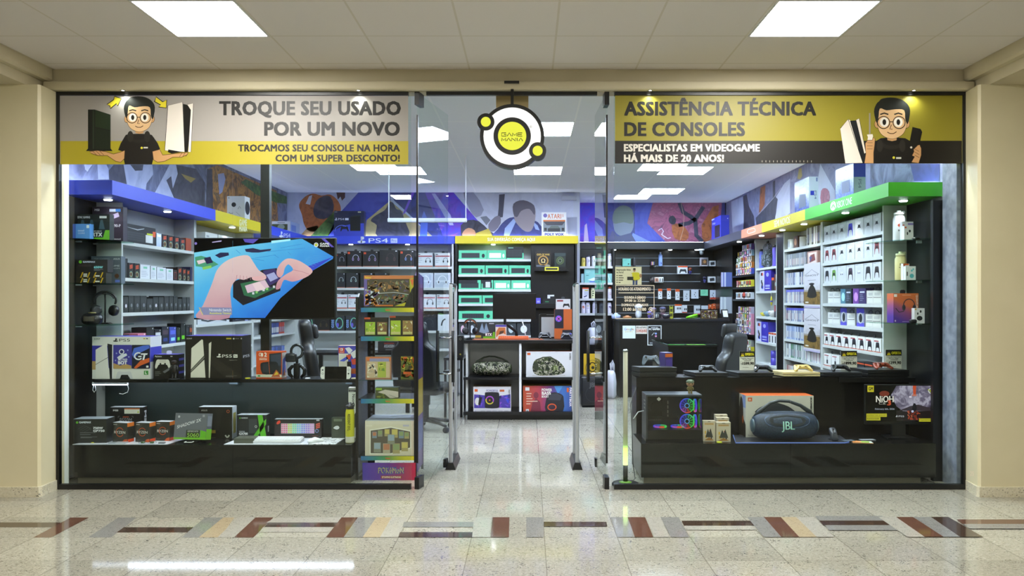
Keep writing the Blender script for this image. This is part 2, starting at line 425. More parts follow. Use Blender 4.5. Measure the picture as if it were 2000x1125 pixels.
# hall behind the photographer: opposite wall and side ends
mb = MB(); mb.box(-9,9,-10.1,-10,0,3.27,M('#8d8570',.7)); mb.box(-9.1,-9,-10,0,0,3.27,M('#b7aa86',.6)); mb.box(9,9.1,-10,0,0,3.27,M('#b7aa86',.6)); struct(mb.build('wall_hall'))
# shop shell
XL,XR,YB,YC,ZC = -3.76,3.40,6.15,7.45,3.132
SW = M('#b9c0d4',.6); DARKW = M('#0d0d11',.35); CONC = m_paint('rough_blue_grey_concrete','#7d8494','#5d6477',14,.8)
mb = MB(); mb.box(XL-.1,XL,.10,YB,0,ZC+.05,SW); struct(mb.build('wall_west'))
mb = MB(); mb.box(XR,XR+.1,.10,YC,0,ZC+.05,SW); struct(mb.build('wall_east'))
mb = MB(); mb.box(XL-.1,.80,YB,YB+.1,0,ZC+.05,SW); mb.box(.72,.80,YB+.1,YC,0,ZC+.05,SW); struct(mb.build('wall_north'))
mb = MB(); mb.box(.72,XR+.1,YC,YC+.1,0,ZC+.05,DARKW); struct(mb.build('wall_north_recess'))
mb = MB(); mb.box(-3.757,-3.66,.08,.17,0,ZC,M('#eef0f2',.5)); struct(mb.build('trim_2'))           # white jamb beside the glass
mb = MB(); mb.box(3.335,3.398,.03,.24,0,ZC,CONC); struct(mb.build('trim_3'))                           # rough column beside the glass
SHC = m_tiles('shop_ceiling_tiles','#e9edf4','#f8fafc',.625,-.192,1.25,1.27,.016)
mb = MB(); mb.box(XL-.1,XR+.1,.10,YC+.1,ZC,ZC+.06,SHC); struct(mb.build('ceiling_shop'))
mb = MB(); mb.box(X(969,.12),X(1032,.12),.11,.16,Z(210,.12),ZC,M('#b59d6c',.6)); struct(mb.build('trim_4'))
# ---------------------------------------------------------------- ceiling lights
def ceiling_panel(x0,x1,y0,y1,z,label,group,colr,strength,kind):
    o = empty('ceiling_light',((x0+x1)/2,(y0+y1)/2,z),label,'light',group)
    mb = MB(); e = .012
    for b in ((x0-e,x1+e,y0-e,y0),(x0-e,x1+e,y1,y1+e),(x0-e,x0,y0,y1),(x1,x1+e,y0,y1)): mb.box(*b,z-.006,z-.0005,WHITE)
    mb.build('light_frame',o,o.location)
    m = MATS.get(kind)
    if not m:
        m = bpy.data.materials.new(kind); m.use_nodes = True; b = m.node_tree.nodes['Principled BSDF']
        b.inputs['Emission Color'].default_value = (*colr,1); b.inputs['Emission Strength'].default_value = strength; MATS[kind] = m
    mb = MB(); mb.box(x0,x1,y0,y1,z-.004,z-.0005,m); mb.build('diffuser',o,o.location)
ceiling_panel(-2.366,-1.762,-1.41,-.79,3.25,'square ceiling light over the hall in front of the banner with consoles to swap','hall ceiling lights',HALL_COL,HALL_LIGHT,'warm_diffuser')
ceiling_panel(1.496,2.093,-1.41,-.79,3.25,'square ceiling light over the hall in front of the yellow repair banner','hall ceiling lights',HALL_COL,HALL_LIGHT,'warm_diffuser')
for y in (-4.5,-7.6):
    for x in (-2.06,-.1,1.8):
        ceiling_panel(x-.3,x+.3,y-.31,y+.31,3.25,'square light further along the hall ceiling behind the viewer','lights of the hall ceiling behind the viewer',HALL_COL,HALL_LIGHT,'warm_diffuser')
for xa,nm in ((-1.97,'beyond the white and yellow banner'),(-.192,'beyond the round hanging sign'),(1.70,'beyond the yellow repair banner')):
    for ya,nn in ((1.27,'first row'),(3.75,'second row')):
        ceiling_panel(xa+.008,xa+.617,ya+.008,ya+.617,ZC,'shop ceiling light %s, %s' % (nm,nn),'shop ceiling lights',SHOP_COL,SHOP_LIGHT,'cool_diffuser')
ceiling_panel(1.73,2.34,5.68,6.30,ZC,'square shop ceiling light deepest in the shop over the cash counter','shop ceiling lights',SHOP_COL,SHOP_LIGHT,'cool_diffuser')
# ================================================================ SHOP FRONT
def pane(x0,x1,z0,z1,parent,name='pane',y=0.):
    mb = MB(); mb.box(x0,x1,y-.004,y+.004,z0,z1,GLASS); return mb.build(name,parent,(x0,y,z0))
ZT,ZBm = 3.072,.0
for nm,px0,px1,seam,end in (('window_1',110,803,455,'l'),('window_2',1199,1887,1543.5,'r')):
    xa,xb,xs = X(px0,0),X(px1,0),X(seam,0)
    o = bpy.data.objects.new(nm,None); COL.objects.link(o); o['kind'] = 'structure'; o.location = (xa,0,0)
    t0,t1 = (xa,X(798,0)) if end == 'l' else (X(1200,0),xb)
    mb = MB(); mb.box(t0,t1,-.02,.02,Z(187,0),ZT,BLACK); mb.build('top_rail',o,(xa,0,3))
    mb = MB(); mb.box(xa,xb,-.02,.02,0,Z(945,0),BLACK); mb.build('bottom_rail',o,(xa,0,0))
    sx = (xa,X(118,0)) if end == 'l' else (X(1879,0),xb)
    mb = MB(); mb.box(sx[0],sx[1],-.02,.02,Z(945,0),Z(187,0),BLACK); mb.build('side_rail',o,(xa,0,1))
    g0,g1 = (sx[1],xb) if end == 'l' else (xa,sx[0])
    pane(g0,xs-.002,Z(945,0),Z(187,0),o); pane(xs+.002,g1,Z(945,0),Z(187,0),o)
mb = MB(); mb.box(X(833,0),X(1166,0),-.018,.018,Z(186.5,0),Z(179.5,0),BLACK); struct(mb.build('trim_5'))
def leaf(nm,hx,end,sgn):
    """glass door leaf hinged at hx, opened inwards"""
    o = bpy.data.objects.new(nm,None); COL.objects.link(o); o['kind'] = 'structure'; o.location = (hx,0,0)
    d = Vector((end[0]-hx,end[1],0)); a = math.atan2(d.y,d.x); L = d.length
    R = Matrix.Rotation(a,4,'Z'); T = Matrix.Translation(Vector((hx,0,0)))@R
    def bar(x0,x1,y0,y1,z0,z1,mat,name,p=o):
        mb = MB(); mb.box(x0,x1,y0,y1,z0,z1,mat,mx=T); return mb.build(name,p,o.location)
    g = bar(0.005,L,-.005,.005,.03,Z(182,0),GLASS,'pane')
    bar(-.004,.006,-.007,.007,.2,2.9,BLACK,'edge_seal')
    for z0,z1 in ((Z(957,0)+.003,Z(932,0)),(Z(205,0),Z(178,0))):
        bar(-.012,.10,-.018,.018,z0,z1,SATIN,'hinge')
    bar(L-.085,L-.02,-.012,.012,.03,.10,SATIN,'lock')
    hb = []
    for s in (-1,1):
        mb = MB(); xx = L-.06; y = s*.07
        mb.tube([(xx,y,1.20),(xx,y,.76)],.014,BLACK,10,mx=T); hb.append(mb.build('pull_bar',o,o.location))
    mb = MB()
    for z in (1.14,.83): mb.tube([(L-.06,-.07,z),(L-.06,.07,z)],.007,CHROME,8,mx=T)
    mb.build('handle_bolt',o,o.location)
    return o
leaf('door_1',X(815,0),(-.70,.72),1)
leaf('door_2',X(1185,0),(.582,.74),-1)
# ---------------------------------------------------------------- banners stuck on the glass
SK,SKL = '#c99a68','#e0b98a'
def cartoon_head(p,cx,cy,k,mir=1,col=SK):
    """young shop assistant with glasses drawn flat; k pixels per head unit"""
    f = lambda x,y: (cx+mir*x*k,cy+y*k)
    P = lambda pts,c,ly: p.poly([f(*q) for q in pts],c,ly)
    P(smooth_outline([(-.2,.62),(.2,.62),(.24,1.0),(-.24,1.0)],2),col,5)                        # neck
    for s in (-1,1): p.ellipse(*f(s*.80,.12),.16*k,.23*k,'#1a1512',5); p.ellipse(*f(s*.80,.12),.145*k,.21*k,col,6)
    hd = smooth_outline([(-.80,-.35),(-.70,-.8),(0,-1.0),(.70,-.8),(.80,-.35),(.76,.3),(.52,.72),(0,.92),(-.52,.72),(-.76,.3)],4)
    P([(x*1.02,y*1.02) for x,y in hd],'#1a1512',6); P(hd,SKL,7)
    P(smooth_outline([(-.84,.05),(-.98,-.55),(-.86,-.95),(-.70,-1.12),(-.55,-1.25),(-.1,-1.32),(.4,-1.25),(.80,-1.0),(.98,-.6),(.86,.1),(.72,-.1),(.66,-.62),(.2,-.68),(-.3,-.62),(-.66,-.72),(-.74,-.2)],3),'#1d211e',8)
    for s in (-1,1):
        p.ellipse(*f(s*.38-.04,.02),.24*k,.26*k,'#f4efe6',8); p.ellipse(*f(s*.38-.04,.02),.10*k,.16*k,'#17130f',9)
        p.ring(*f(s*.42-.04,.04),.33*k,.33*k,.045*k,'#3a2a1a',10,18)
        p.line([f(s*.38-.26,-.40),f(s*.38-.04,-.47),f(s*.38+.18,-.40)],.07*k,'#17130f',9)
    p.line([f(-.12,.0),f(.05,.0)],.045*k,'#3a2a1a',10)
    p.line([f(-.04,.16),f(-.12,.40),f(.02,.40)],.04*k,'#5b3d22',9)
    p.line([f(-.26,.56),f(-.1,.64),f(.08,.64),f(.24,.54)],.045*k,'#5b3d22',9)
INK = '#100e0a'
mb = MB(); x0,x1 = X(118,0),X(797.5,0)
mb.box(x0,x1,-.0075,-.0045,Z(321,0),Z(187.5,0),M('#a09b96',.5))
p = Pix(mb,(0,-.0075,0),(0,-1,0),.0003)
YEL = '#ac9f2a'; p.clip = (118,187.5,797.5,321)
p.rect(118,321,797.5,275.5,YEL)
p.text('TROQUE SEU USADO',428,224.3,783,198.6,INK,2,.042); p.text('POR UM NOVO',516,264.3,781,239,INK,2,.042)
p.text('TROCAMOS SEU CONSOLE NA HORA',465,295.5,781,282.8,INK,2,.042); p.text('COM UM SUPER DESCONTO!',538,315.3,781,302.6,INK,2,.042)
# console held in one hand
p.poly([(172,214),(185,214),(216,224),(216,290),(220,295),(168,295),(172,290)],'#161a16',3)
p.poly([(186,215),(215.5,224.5),(215.5,254),(186,248)],'#22301f',4); p.poly([(186,250),(215.5,256),(215.5,291),(186,291)],'#1b241a',4); p.rect(181,215,184,291,'#2b352a',4)
# arms and hands
for q in ([(175,296),(190,294),(206,296),(222,301),(236,297),(244,294),(243,310),(236,317),(226,315),(210,304),(192,304),(179,300)],
          [(368,298),(352,299),(335,301),(318,303),(312,292),(298,296),(300,312),(308,317),(322,315),(338,307),(355,307),(366,302)]):
    p.poly([(a,b) for a,b in q],SK,5); p.line(q,1,'#5b3d22',6,True)
for x in (181,188,195): p.line([(x,295),(x+8,303)],.8,'#5b3d22',6)
for x in (351,357,363): p.line([(x,306),(x+5,298)],.8,'#5b3d22',6)
# new white console
p.poly([(328,206),(357,199.5),(361,297),(325,294),(322,294)],'#e8e0d6',5); p.line([(328,206),(357,199.5),(361,297),(322,294)],1,INK,6,True)
p.poly([(358,203),(366,205),(373,212),(371,260),(367,297),(361,297)],INK,5); p.poly([(366,204),(378,202),(373,297),(368,297),(373,215)],'#efe9e0',6); p.line([(366,204),(378,202),(373,297),(368,297)],.8,INK,7)
p.poly([(329,292),(356,297),(335,300),(328,297)],INK,6)
# body with headphones round the neck
p.poly(smooth_outline([(243,268),(252,262),(290,262),(300,268),(313,291),(298,296),(297,321),(244,321),(244,297),(231,293)],2),'#1d1a17',4)
p.ring(271,266,19,10,6,'#26231f',10,14,-10,190); p.ellipse(255,267,6,11,'#2c2925',11); p.ellipse(288,267,6,11,'#2c2925',11)
cartoon_head(p,272.5,229,31)
p.ellipse(277,289,2.4,2.4,'#d8d23c',6,10); p.rect(280.5,290,289,287,'#cfcfc7',6)
for q in ([(209,204),(222,195),(224,188),(237,193),(230,207),(228,202),(216,212),(215,207)],[(302,199),(305,189),(318,199),(326,195),(325,211),(310,209),(314,205),(301,198)]):
    p.poly(q,'#efdf3a',4); p.line(q,1.6,INK,5,True)
tag(mb.build('window_banner',at=(x0,-.006,Z(321,0))),'cream and yellow banner on the glass with a cartoon clerk holding two consoles','banner','banners on the shop glass')
mb = MB(); x0,x1 = X(1201,0),X(1878.5,0)
mb.box(x0,x1,-.0075,-.0045,Z(319.5,0),Z(186.5,0),M('#93892a',.45))
p = Pix(mb,(0,-.0075,0),(0,-1,0),.0003)
p.clip = (1201,186.5,1878.5,319.5); p.rect(1201,319.5,1878.5,275,'#161310')
p.text('ASSISTÊNCIA TÉCNICA',1219,225,1594,199.4,INK,2,.042); p.text('DE CONSOLES',1219,265,1455,239.8,INK,2,.042)
p.text('ESPECIALISTAS EM VIDEOGAME',1218.5,295.3,1484,282,'#ddd8cf',2,.05); p.text('HÁ MAIS DE 20 ANOS!',1218.5,315.8,1414,302.5,'#ddd8cf',2,.05)
for i in range(14): p.rect(1488+7.4*i,317,1489+7.4*i,313.5,'#b9b3a6',2)
p.poly([(1641,251),(1656.5,233),(1665,238),(1690,318),(1651,319)],'#e6ddd2',3); p.line([(1641,251),(1656.5,233),(1685,318)],1,INK,4)
p.poly([(1660,236),(1673,235),(1678,239),(1690,300),(1688,319),(1685,319)],'#15171c',4); p.poly([(1672,234),(1678,231.5),(1691,298),(1688,300)],'#e6ddd2',5); p.line([(1672,234),(1678,231.5),(1691,298)],.8,INK,6)
p.poly(smooth_outline([(1707,285),(1720,270),(1768,270),(1782,285),(1792,319),(1700,319)],2),'#141210',4)
p.ring(1741,277,22,11,7,'#221f1c',10,14,-10,190); p.ellipse(1718,285,6,12,'#2a2723',11); p.ellipse(1762,285,6,12,'#2a2723',11)
p.poly([(1697,221),(1700,221),(1700,262),(1697,262)],'#9a9288',6); p.poly([(1693,263),(1704,262),(1705,266),(1703,274),(1694,274),(1695,268)],'#e8e2d6',6)
q = [(1690,280),(1694,274),(1703,274),(1706,268),(1709,272),(1708,284),(1706,298),(1706,319),(1688,319),(1691,300)]
p.poly(q,SK,7); p.line(q,1,'#5b3d22',8)
for y in (279,285,291): p.line([(1693,y),(1704,y)],.8,'#5b3d22',8)
p.poly([(1782,248),(1798,252),(1801,258),(1796,280),(1786,300),(1774,290)],'#12110f',5); p.ellipse(1779.5,288,2.2,2.2,'#efeae0',6,10)
q = [(1792,284),(1796,283),(1799,290),(1799,303),(1794,319),(1780,317),(1786,306),(1781,304),(1785,296),(1784,292)]
p.poly(q,SK,7); p.line(q,1,'#5b3d22',8,True)
for y in (291,297,303): p.line([(1786,y),(1795,y+5)],.8,'#5b3d22',8)
cartoon_head(p,1742,238,36)
p.ellipse(1745.5,308,2.6,2.6,'#d8d23c',6,10); p.rect(1750,310.5,1760,307,'#cfcfc7',6)
tag(mb.build('window_banner',at=(x0,-.006,Z(319.5,0))),'yellow and black banner on the glass with a cartoon clerk holding a screwdriver','banner','banners on the shop glass')
# small recessed lamps in the lintel that wash the banners
for px,t in ((240,'above the cartoon clerk with two consoles'),(700,'above the black words on the cream banner'),(1270,'above the first words of the yellow banner'),(1785,'above the cartoon clerk with the screwdriver')):
    o = empty('recessed_lamp',(X(px,-.05),-.05,3.076),'tiny recessed lamp in the lintel '+t,'light','recessed lintel lamps')
    mb = MB(); mb.lathe([(.018,-.002),(.018,0),(.012,0)],(0,0,0),M('#c9cdd2',.3,1),12); mb.build('lamp_rim',o,loc=(0,0,0)); mb = MB(); mb.lathe([(.010,-.003),(.011,-.0005)],(0,0,0),M('#fff6e6',.5,0,6),12); mb.build('lamp_lens',o,loc=(0,0,0))
    l = bpy.data.lights.new('lintel_lamp','SPOT'); l.energy = 3.5; l.color = (.95,1,.9); l.spot_size = 2.6; l.spot_blend = 1; l.shadow_soft_size = .012; lo = bpy.data.objects.new('lintel_lamp',l); COL.objects.link(lo); lo.location = (0,-.0,-.02); lo.parent = o
# ---------------------------------------------------------------- round hanging sign
YS = -.06; o = empty('hanging_sign',(X(1000,YS),YS,Z(266,YS)),'round lit shop sign hanging on a black rod above the doorway','sign')
k = 1/sc(YS); cx,cz = X(1000.4,YS),Z(266.4,YS)
def disc(mb,pxx,pyy,r,y0,y1,mat,n=48):
    a,b = X(pxx,YS),Z(pyy,YS)
    mb.prism([(a+r*k*math.cos(2*PI*i/n),b+r*k*math.sin(2*PI*i/n)) for i in range(n)],y0,y1,mat)
mb = MB()
for a in ((1000.4,266.4,63),(949,238.8,16.8),(1050,295.2,16.8)): disc(mb,*a,YS-.005,YS+.07,BLACK)
mb.build('sign_body',o,o.location)
mb = MB(); disc(mb,1000.4,266.4,62,YS+.0701,YS+.078,M('#cfe6e0',.3,0,.5)); mb.build('back_glow',o,o.location)
LW,LY = M('#fbfbf6',.5,0,SIGN_E),M('#dfe23f',.5,0,SIGN_E)
mb = MB(); disc(mb,1000.4,266.4,56,YS-.008,YS-.0055,LW); mb.build('lit_face',o,o.location)
mb = MB()
disc(mb,1000.4,266.4,36.5,YS-.014,YS-.009,BLACK)
for a in ((949,238.8,16.8),(1050,295.2,16.8)): disc(mb,*a,YS-.014,YS-.0085,BLACK)
mb.build('ring',o,o.location)
mb = MB()
for a in ((1000.4,266.4,27.6),(949,238.8,9.6),(1050,295.2,9.8)): disc(mb,*a,YS-.018,YS-.0145,LY)
p = Pix(mb,(0,YS-.018,0),(0,-1,0),.0006)
gl = {'G': [[(1,0),(0,0),(0,1),(1,1),(1,.5),(.5,.5)]],'A': [[(0,1),(.5,0),(1,1)]],'M': [[(0,1),(0,.05),(.5,.75),(1,.05),(1,1)]],'E': [[(1,0),(0,0),(0,1),(1,1)],[(0,.5),(.9,.5)]],
      'N': [[(0,1),(0,.05),(1,.95),(1,0)]],'I': [[(.5,0),(.5,1)]]}
def word(p,w,x0,x1,y0,y1,col,lw=1.5,kk=2,gap=.25):
    wd = {'I': .35}; tot = sum(wd.get(c,1) for c in w)+gap*(len(w)-1); u = (x1-x0)/tot; x = x0
    for c in w:
        cw = wd.get(c,1)*u
        for st in gl[c]: p.line([(x+a*cw,y0+b*(y1-y0)) for a,b in st],lw,col,kk)
        x += cw+gap*u
word(p,'GAME',980,1020,259.5,266,INK); word(p,'MANIA',980,1021,269.5,275.5,INK)
mb.build('name_plate',o,o.location)
mb = MB(); pr = Pix(mb,(0,YS-.0088,0),(0,-1,0),.0005); pr.text('®',1034,250,1039.5,245.5,'#777777'); mb.build('trade_mark',o,o.location)
mb = MB(); mb.box(X(997.5,YS),X(1003.2,YS),YS-.012,YS+.012,Z(204,YS),Z(165,YS),BLACK); mb.build('rod',o,o.location)
mb = MB(); mb.box(X(985,YS),X(1014,YS),YS-.03,YS+.03,Z(164.5,YS),Z(159.8,YS),BLACK); mb.build('ceiling_bracket',o,o.location)
# ================================================================ SHELVING AND FURNITURE
BLUE,YELL,GREEN,ORNG = '#3c4fd8','#d8c41f','#3fa826','#d98a6a'
def spot(x,y,z,parent,aim=(0,0,-1)):
    """recessed halogen: chrome rim, glowing lamp and its light"""
    mb = MB(); mb.lathe([(.05,-.004),(.05,0),(.035,0)],(x,y,z),CHROME,16); mb.build('downlight_rim',parent,parent.location)
    mb = MB(); mb.lathe([(.03,-.012),(.034,-.004),(.034,0)],(x,y,z),M('#f4f6ff',.5,0,14),14); mb.build('downlight_lamp',parent,parent.location)
    l = bpy.data.lights.new('downlight','SPOT'); l.energy = SPOT_W; l.color = (.93,.96,1); l.spot_size = 2.2; l.spot_blend = .8; l.shadow_soft_size = .04
    lo = bpy.data.objects.new('downlight',l); COL.objects.link(lo); lo.location = Vector((x,y,z-.02))-parent.location; lo.parent = parent
def header(name,label,x0,x1,y0,y1,z0,z1,col,text=None,spots=(),nrm=None):
    o = empty(name,(x0,y0,z0),label,'shelf header','lit headers over the shelves')
    mb = MB(); mb.box(x0,x1,y0,y1,z0,z1,M(col,.4))
    if text: text(mb)
    mb.build('fascia',o,o.location)
    mb = MB(); q = .012                                               # light strip on top; real on black and blue, added elsewhere to brighten ceiling
    if x1 < -3 and y1-y0 > 1: mb.box(x0+.03,x0+.045,y0+.08,y1-.02,z1,z1+.004,STRIP)
    elif x0 > 2.9: mb.box(x1-.045,x1-.03,y0+.08,y1-.02,z1,z1+.004,STRIP)
    elif y0 > 7: mb.box(x0+.02,x1-.02,y0+.004,y0+.016,z1,z1+.004,STRIP)
    else: mb.box(x0+.02,x1-.02,y1-.04,y1-.025,z1,z1+.004,STRIP)
    mb.build('led_strip',o,o.location)
    for s in spots: spot(*s,z0,o)
    return o
HZ0,HZ1 = 2.315,2.431
STRIP = M('#d4deff',.5,0,36)
def ps_logo(p,x,y,w,h,c,k=2):
    p.rect(x+.42*w,y+.9*h,x+.58*w,y,c,k); p.ellipse(x+.66*w,y+.22*h,.16*w,.22*h,c,k); p.ellipse(x+.5*w,y+.78*h,.5*w,.18*h,c,k)
def t_gm(mb):
    p = Pix(mb,(-3.357,0,0),(1,0,0)); p.text('GAME',467,440.5,482,429,'#e9e5b8',2,.04); p.text('MANIA',467,452,482.5,442,'#e9e5b8',2,.04)
def t_ps4(mb):
    p = Pix(mb,(-3.357,0,0),(1,0,0)); ps_logo(p,545,452,8,12,'#dfe4ff'); p.text('PS4',554,464,567,456,'#dfe4ff')
header('shelf_header','long blue shelf header nearest the glass on the graphics card side',-3.757,-3.357,.25,2.35,HZ0,HZ1,BLUE,None,[(-3.55,.55),(-3.46,1.45)])
header('shelf_header','yellow shelf header with the shop name in pale letters',-3.757,-3.357,2.352,3.99,HZ0,HZ1,YELL,t_gm,[(-3.46,3.1)])
header('shelf_header','blue shelf header beyond the yellow one, running into the far corner',-3.757,-3.357,3.992,5.84,HZ0,HZ1,BLUE,t_ps4,[(-3.46,4.9)])
def t_pro(mb):
    p = Pix(mb,(0,5.85,0),(0,-1,0)); ps_logo(p,698,462,16,13.5,'#e8ecff'); p.text('PS4',720,474,758,465.5,'#e8ecff'); p.rect(763,474.5,776,465.5,'#c9cff5'); p.text('Pro',765,472.5,774,467.5,'#4a55c8',3)
header('shelf_header','blue shelf header with white lettering over the headset shelves on the back wall',-3.50,-1.115,5.85,6.148,HZ0,HZ1,BLUE,t_pro,[(X(684,5.9),5.95),(X(795,5.9),5.95)])
def t_sua(mb):
    p = Pix(mb,(0,5.80,0),(0,-1,0)); p.text('SUA DIVERSÃO COMEÇA AQUI',952,471,1045,464.5,'#f3f0d8',2,.03)
header('shelf_header','yellow shelf header with a white slogan over the keyboard shelves',X(889,5.8),X(1129,5.8),5.80,6.148,HZ0,HZ1,YELL,t_sua,[(X(963,5.9),5.97)])
header('shelf_header','black shelf header over the slatted back wall',.81,2.954,7.13,7.448,HZ0,HZ1,'#17171c',None,[(X(1310,7.2),7.25),(X(1200,7.2),7.25),(X(1362,7.2),7.25)])
header('shelf_header','dark shelf header over the boxed figures beside the cash counter',2.956,3.398,4.832,7.448,HZ0,HZ1,'#3d3f4e',None,[(3.08,5.4)])
def t_or(mb):
    p = Pix(mb,(2.954,0,0),(-1,0,0)); q = [(1460.5,449),(1473,445.5),(1475,448),(1475,452),(1462,456.5),(1459.5,454)]
    p.line(q,1,'#f3ddd6',2,True)
header('shelf_header','short orange shelf header between the yellow and the dark one',2.954,3.398,3.862,4.83,HZ0,HZ1,ORNG,t_or,[(3.08,4.3)])
def t_semi(mb):
    p = Pix(mb,(2.954,0,0),(-1,0,0))
    ps = onplane(1512,440,(2.954,0,0),(-1,0,0)); y0,y1 = Yat(1512,2.954),Yat(1543,2.954)
    f = Face(mb,(2.954,y0,2.335),(0,y1-y0,0),(0,0,.075),(-1,0,0)); f.text('SEMI NOVOS',0,0,1,1,'#f0eed2',2,.03)
header('shelf_header','yellow shelf header with pale lettering over the game cases',2.954,3.398,2.312,3.86,HZ0,HZ1,YELL,t_semi,[(3.08,2.7),(3.08,3.45)])
def t_xb(mb):
    y0,y1 = Yat(1634,2.954),Yat(1664,2.954)
    f = Face(mb,(2.954,y0,2.342),(0,y1-y0,0),(0,0,.062),(-1,0,0)); f.text('XBOX ONE',0,0,1,1,'#f2fff0',2,.0)
    f = Face(mb,(2.954,Yat(1622,2.954),2.330),(0,Yat(1633,2.954)-Yat(1622,2.954),0),(0,0,.088),(-1,0,0)); f.ellipse(.5,.5,.5,.5,'#f2fff0',2)
    for q in ([(.28,.15),(.5,.62),(.40,.74),(.2,.42)],[(.72,.15),(.5,.62),(.60,.74),(.8,.42)],[(.36,.9),(.5,.8),(.64,.9),(.5,.97)]): f.poly(q,GREEN,3)
header('shelf_header','green shelf header with white lettering over the boxed gamepads',2.954,3.398,.36,2.31,HZ0,HZ1,GREEN,t_xb,[(3.20,.62),(3.08,1.55)])
def shelf_unit(name,label,xw,xf,y0,y1,zs,mat=LAMIN,top=2.31,back=None,sides=(1,1)):
    """open shelf unit standing against a side wall: xw wall side, xf front"""
    o = empty(name,(xf,y0,0),label,'shelf unit'); s = 1 if xf > xw else -1; L = o.location
    mb = MB(); mb.box(xw,xw+s*.012,y0+.02,y1-.02,.02,top,back or mat); mb.build('back_panel',o,L)
    for i,y in enumerate((y0,y1-.025)):
        if sides[i]: mb = MB(); mb.box(xw,xf,y,y+.025,0,top,mat); mb.build('side_panel',o,L)
    for z in zs:
        mb = MB(); mb.box(xw+s*.0125,xf-s*.002,y0+.0255,y1-.0255,z-.03,z,mat); mb.build('shelf',o,L)
    return o
LZ = [1.975,1.659,1.352,1.033,.72,.40]; RZ = [2.085,1.861,1.643,1.4265,1.205,.984,.76,.5]
shelf_unit('shelf_unit','white shelf unit beside the graphics card boxes, under the blue header',-3.757,-3.53,.73,2.24,LZ)
shelf_unit('shelf_unit','white shelf unit behind the television, under the yellow header',-3.757,-3.53,2.245,3.99,[1.88,1.50,1.20,.9,.6],SATIN if False else LAMIN)
shelf_unit('shelf_unit','white shelf unit in the far corner seen below the television',-3.757,-3.53,3.995,5.84,[1.88,1.50,1.2,.98,.62])
shelf_unit('shelf_unit','white shelf unit packed with boxed gamepads',3.398,3.18,.95,2.44,RZ)
shelf_unit('shelf_unit','white shelf unit packed with game cases',3.398,3.18,2.445,3.72,RZ,LAMIN)
mb = MB(); mb.box(3.18,3.398,3.722,3.985,0,2.31,SATIN); tag(mb.build('filler_panel',at=(3.2,3.8,0)),'dark filler panel between the game cases and the blue toy boxes','panel')
shelf_unit('shelf_unit','white shelf unit with blue boxes and a backpack',3.398,3.18,3.99,4.94,[1.90,1.584,1.235,.893,.6])
shelf_unit('shelf_unit','black shelf unit packed with small boxed figures',3.398,3.18,4.96,6.20,[1.834,1.655,1.475,.964,.70],SATIN)
mb = MB(); mb.box(3.19,3.398,6.205,7.44,0,2.31,SATIN); tag(mb.build('filler_panel',at=(3.2,6.8,0)),'black wall panel between the boxed figures and the slatted wall','panel')
# back wall units
def back_unit(name,label,x0,x1,y0,y1,zs,mat,back,top=2.31,inner=None):
    o = empty(name,(x0,y0,0),label,'shelf unit'); L = o.location
    mb = MB(); mb.box(x0+.02,x1-.02,y1-.012,y1,0.02,top,back); mb.build('back_panel',o,L)
    for x in (x0,x1-.028): mb = MB(); mb.box(x,x+.028,y0,y1,0,top,mat); mb.build('side_panel',o,L)
    a,b = inner or (x0+.0285,x1-.0285)
    for z in zs: mb = MB(); mb.box(a,b,y0+.002,y1-.0125,z-.035,z,LAMIN); mb.build('shelf',o,L)
    return o
BZ = [1.967,1.646,1.33,.995,.72]
back_unit('shelf_unit','wide white shelf unit on the back wall holding boxed headsets',X(583,5.85),X(886,5.85),5.85,6.148,BZ,LAMIN,LAMIN)
mb = MB(); mb.box(X(560,5.85),X(582.5,5.85),5.85,5.88,0,2.31,LAMIN); tag(mb.build('corner_panel',at=(X(570,5.85),5.86,0)),'tall white corner panel beside the headset shelves','panel')
CZ = [2.08,1.848,1.623,1.406,1.166,.925]
cu = back_unit('shelf_unit','black framed shelf unit with rows of mint keyboard boxes',X(889,5.82),X(1127,5.82),5.82,6.148,CZ,SATIN,LAMIN,2.31,(X(895,5.82),X(1037,5.82)))
mb = MB(); mb.box(X(1037,5.82),X(1122,5.82),5.90,6.13,.02,2.31,SATIN); mb.build('dark_panel',cu,cu.location)
mb = MB(); mb.box(X(1044,5.82),X(1110,5.82),5.70,5.90,Z(529,5.70),Z(521,5.70),SATIN); mb.build('ledge',cu,cu.location)
mb = MB(); mb.box(X(1044,5.82),X(1086,5.82),5.70,5.90,Z(602,5.70),Z(593,5.70),SATIN); mb.build('ledge',cu,cu.location)
pr = Pix(MB(),(0,5.699,0),(0,-1,0)); pr.rect(1064,529,1091,521.5,'#d8d23a'); pr.rect(1066,527,1089,523.5,'#1a1a14',2); pr.mb.build('price_rail',cu,cu.location)
# bottle shelves
bu = back_unit('shelf_unit','black shelf unit with white shelves of drinking bottles',X(1128,6.9)+.01,X(1200,6.9),6.9,7.13,[Z(520,6.9),Z(552,6.9),Z(583,6.9),Z(612,6.9)],SATIN,SATIN)
# slatted wall
k = NT('black_slatwall'); sx = k.n('ShaderNodeSeparateXYZ'); k.l(k.coord(),sx.inputs[0])
g = k.gridline(sx.outputs[2],.1345,.0,.012)
SLAT = k.done(k.mix(g,'#0b0c10','#7f858f'),.35)
mb = MB(); mb.box(X(1202,7.4),2.95,7.41,7.448,1.1-1.365-.13,2.30-1.365,SLAT); sl = mb.build('slatwall_panel',loc=(0,0,Z(596,7.41)))
tag(sl,'black slatted wall panel with metal grooves behind the cash counter','slatwall')
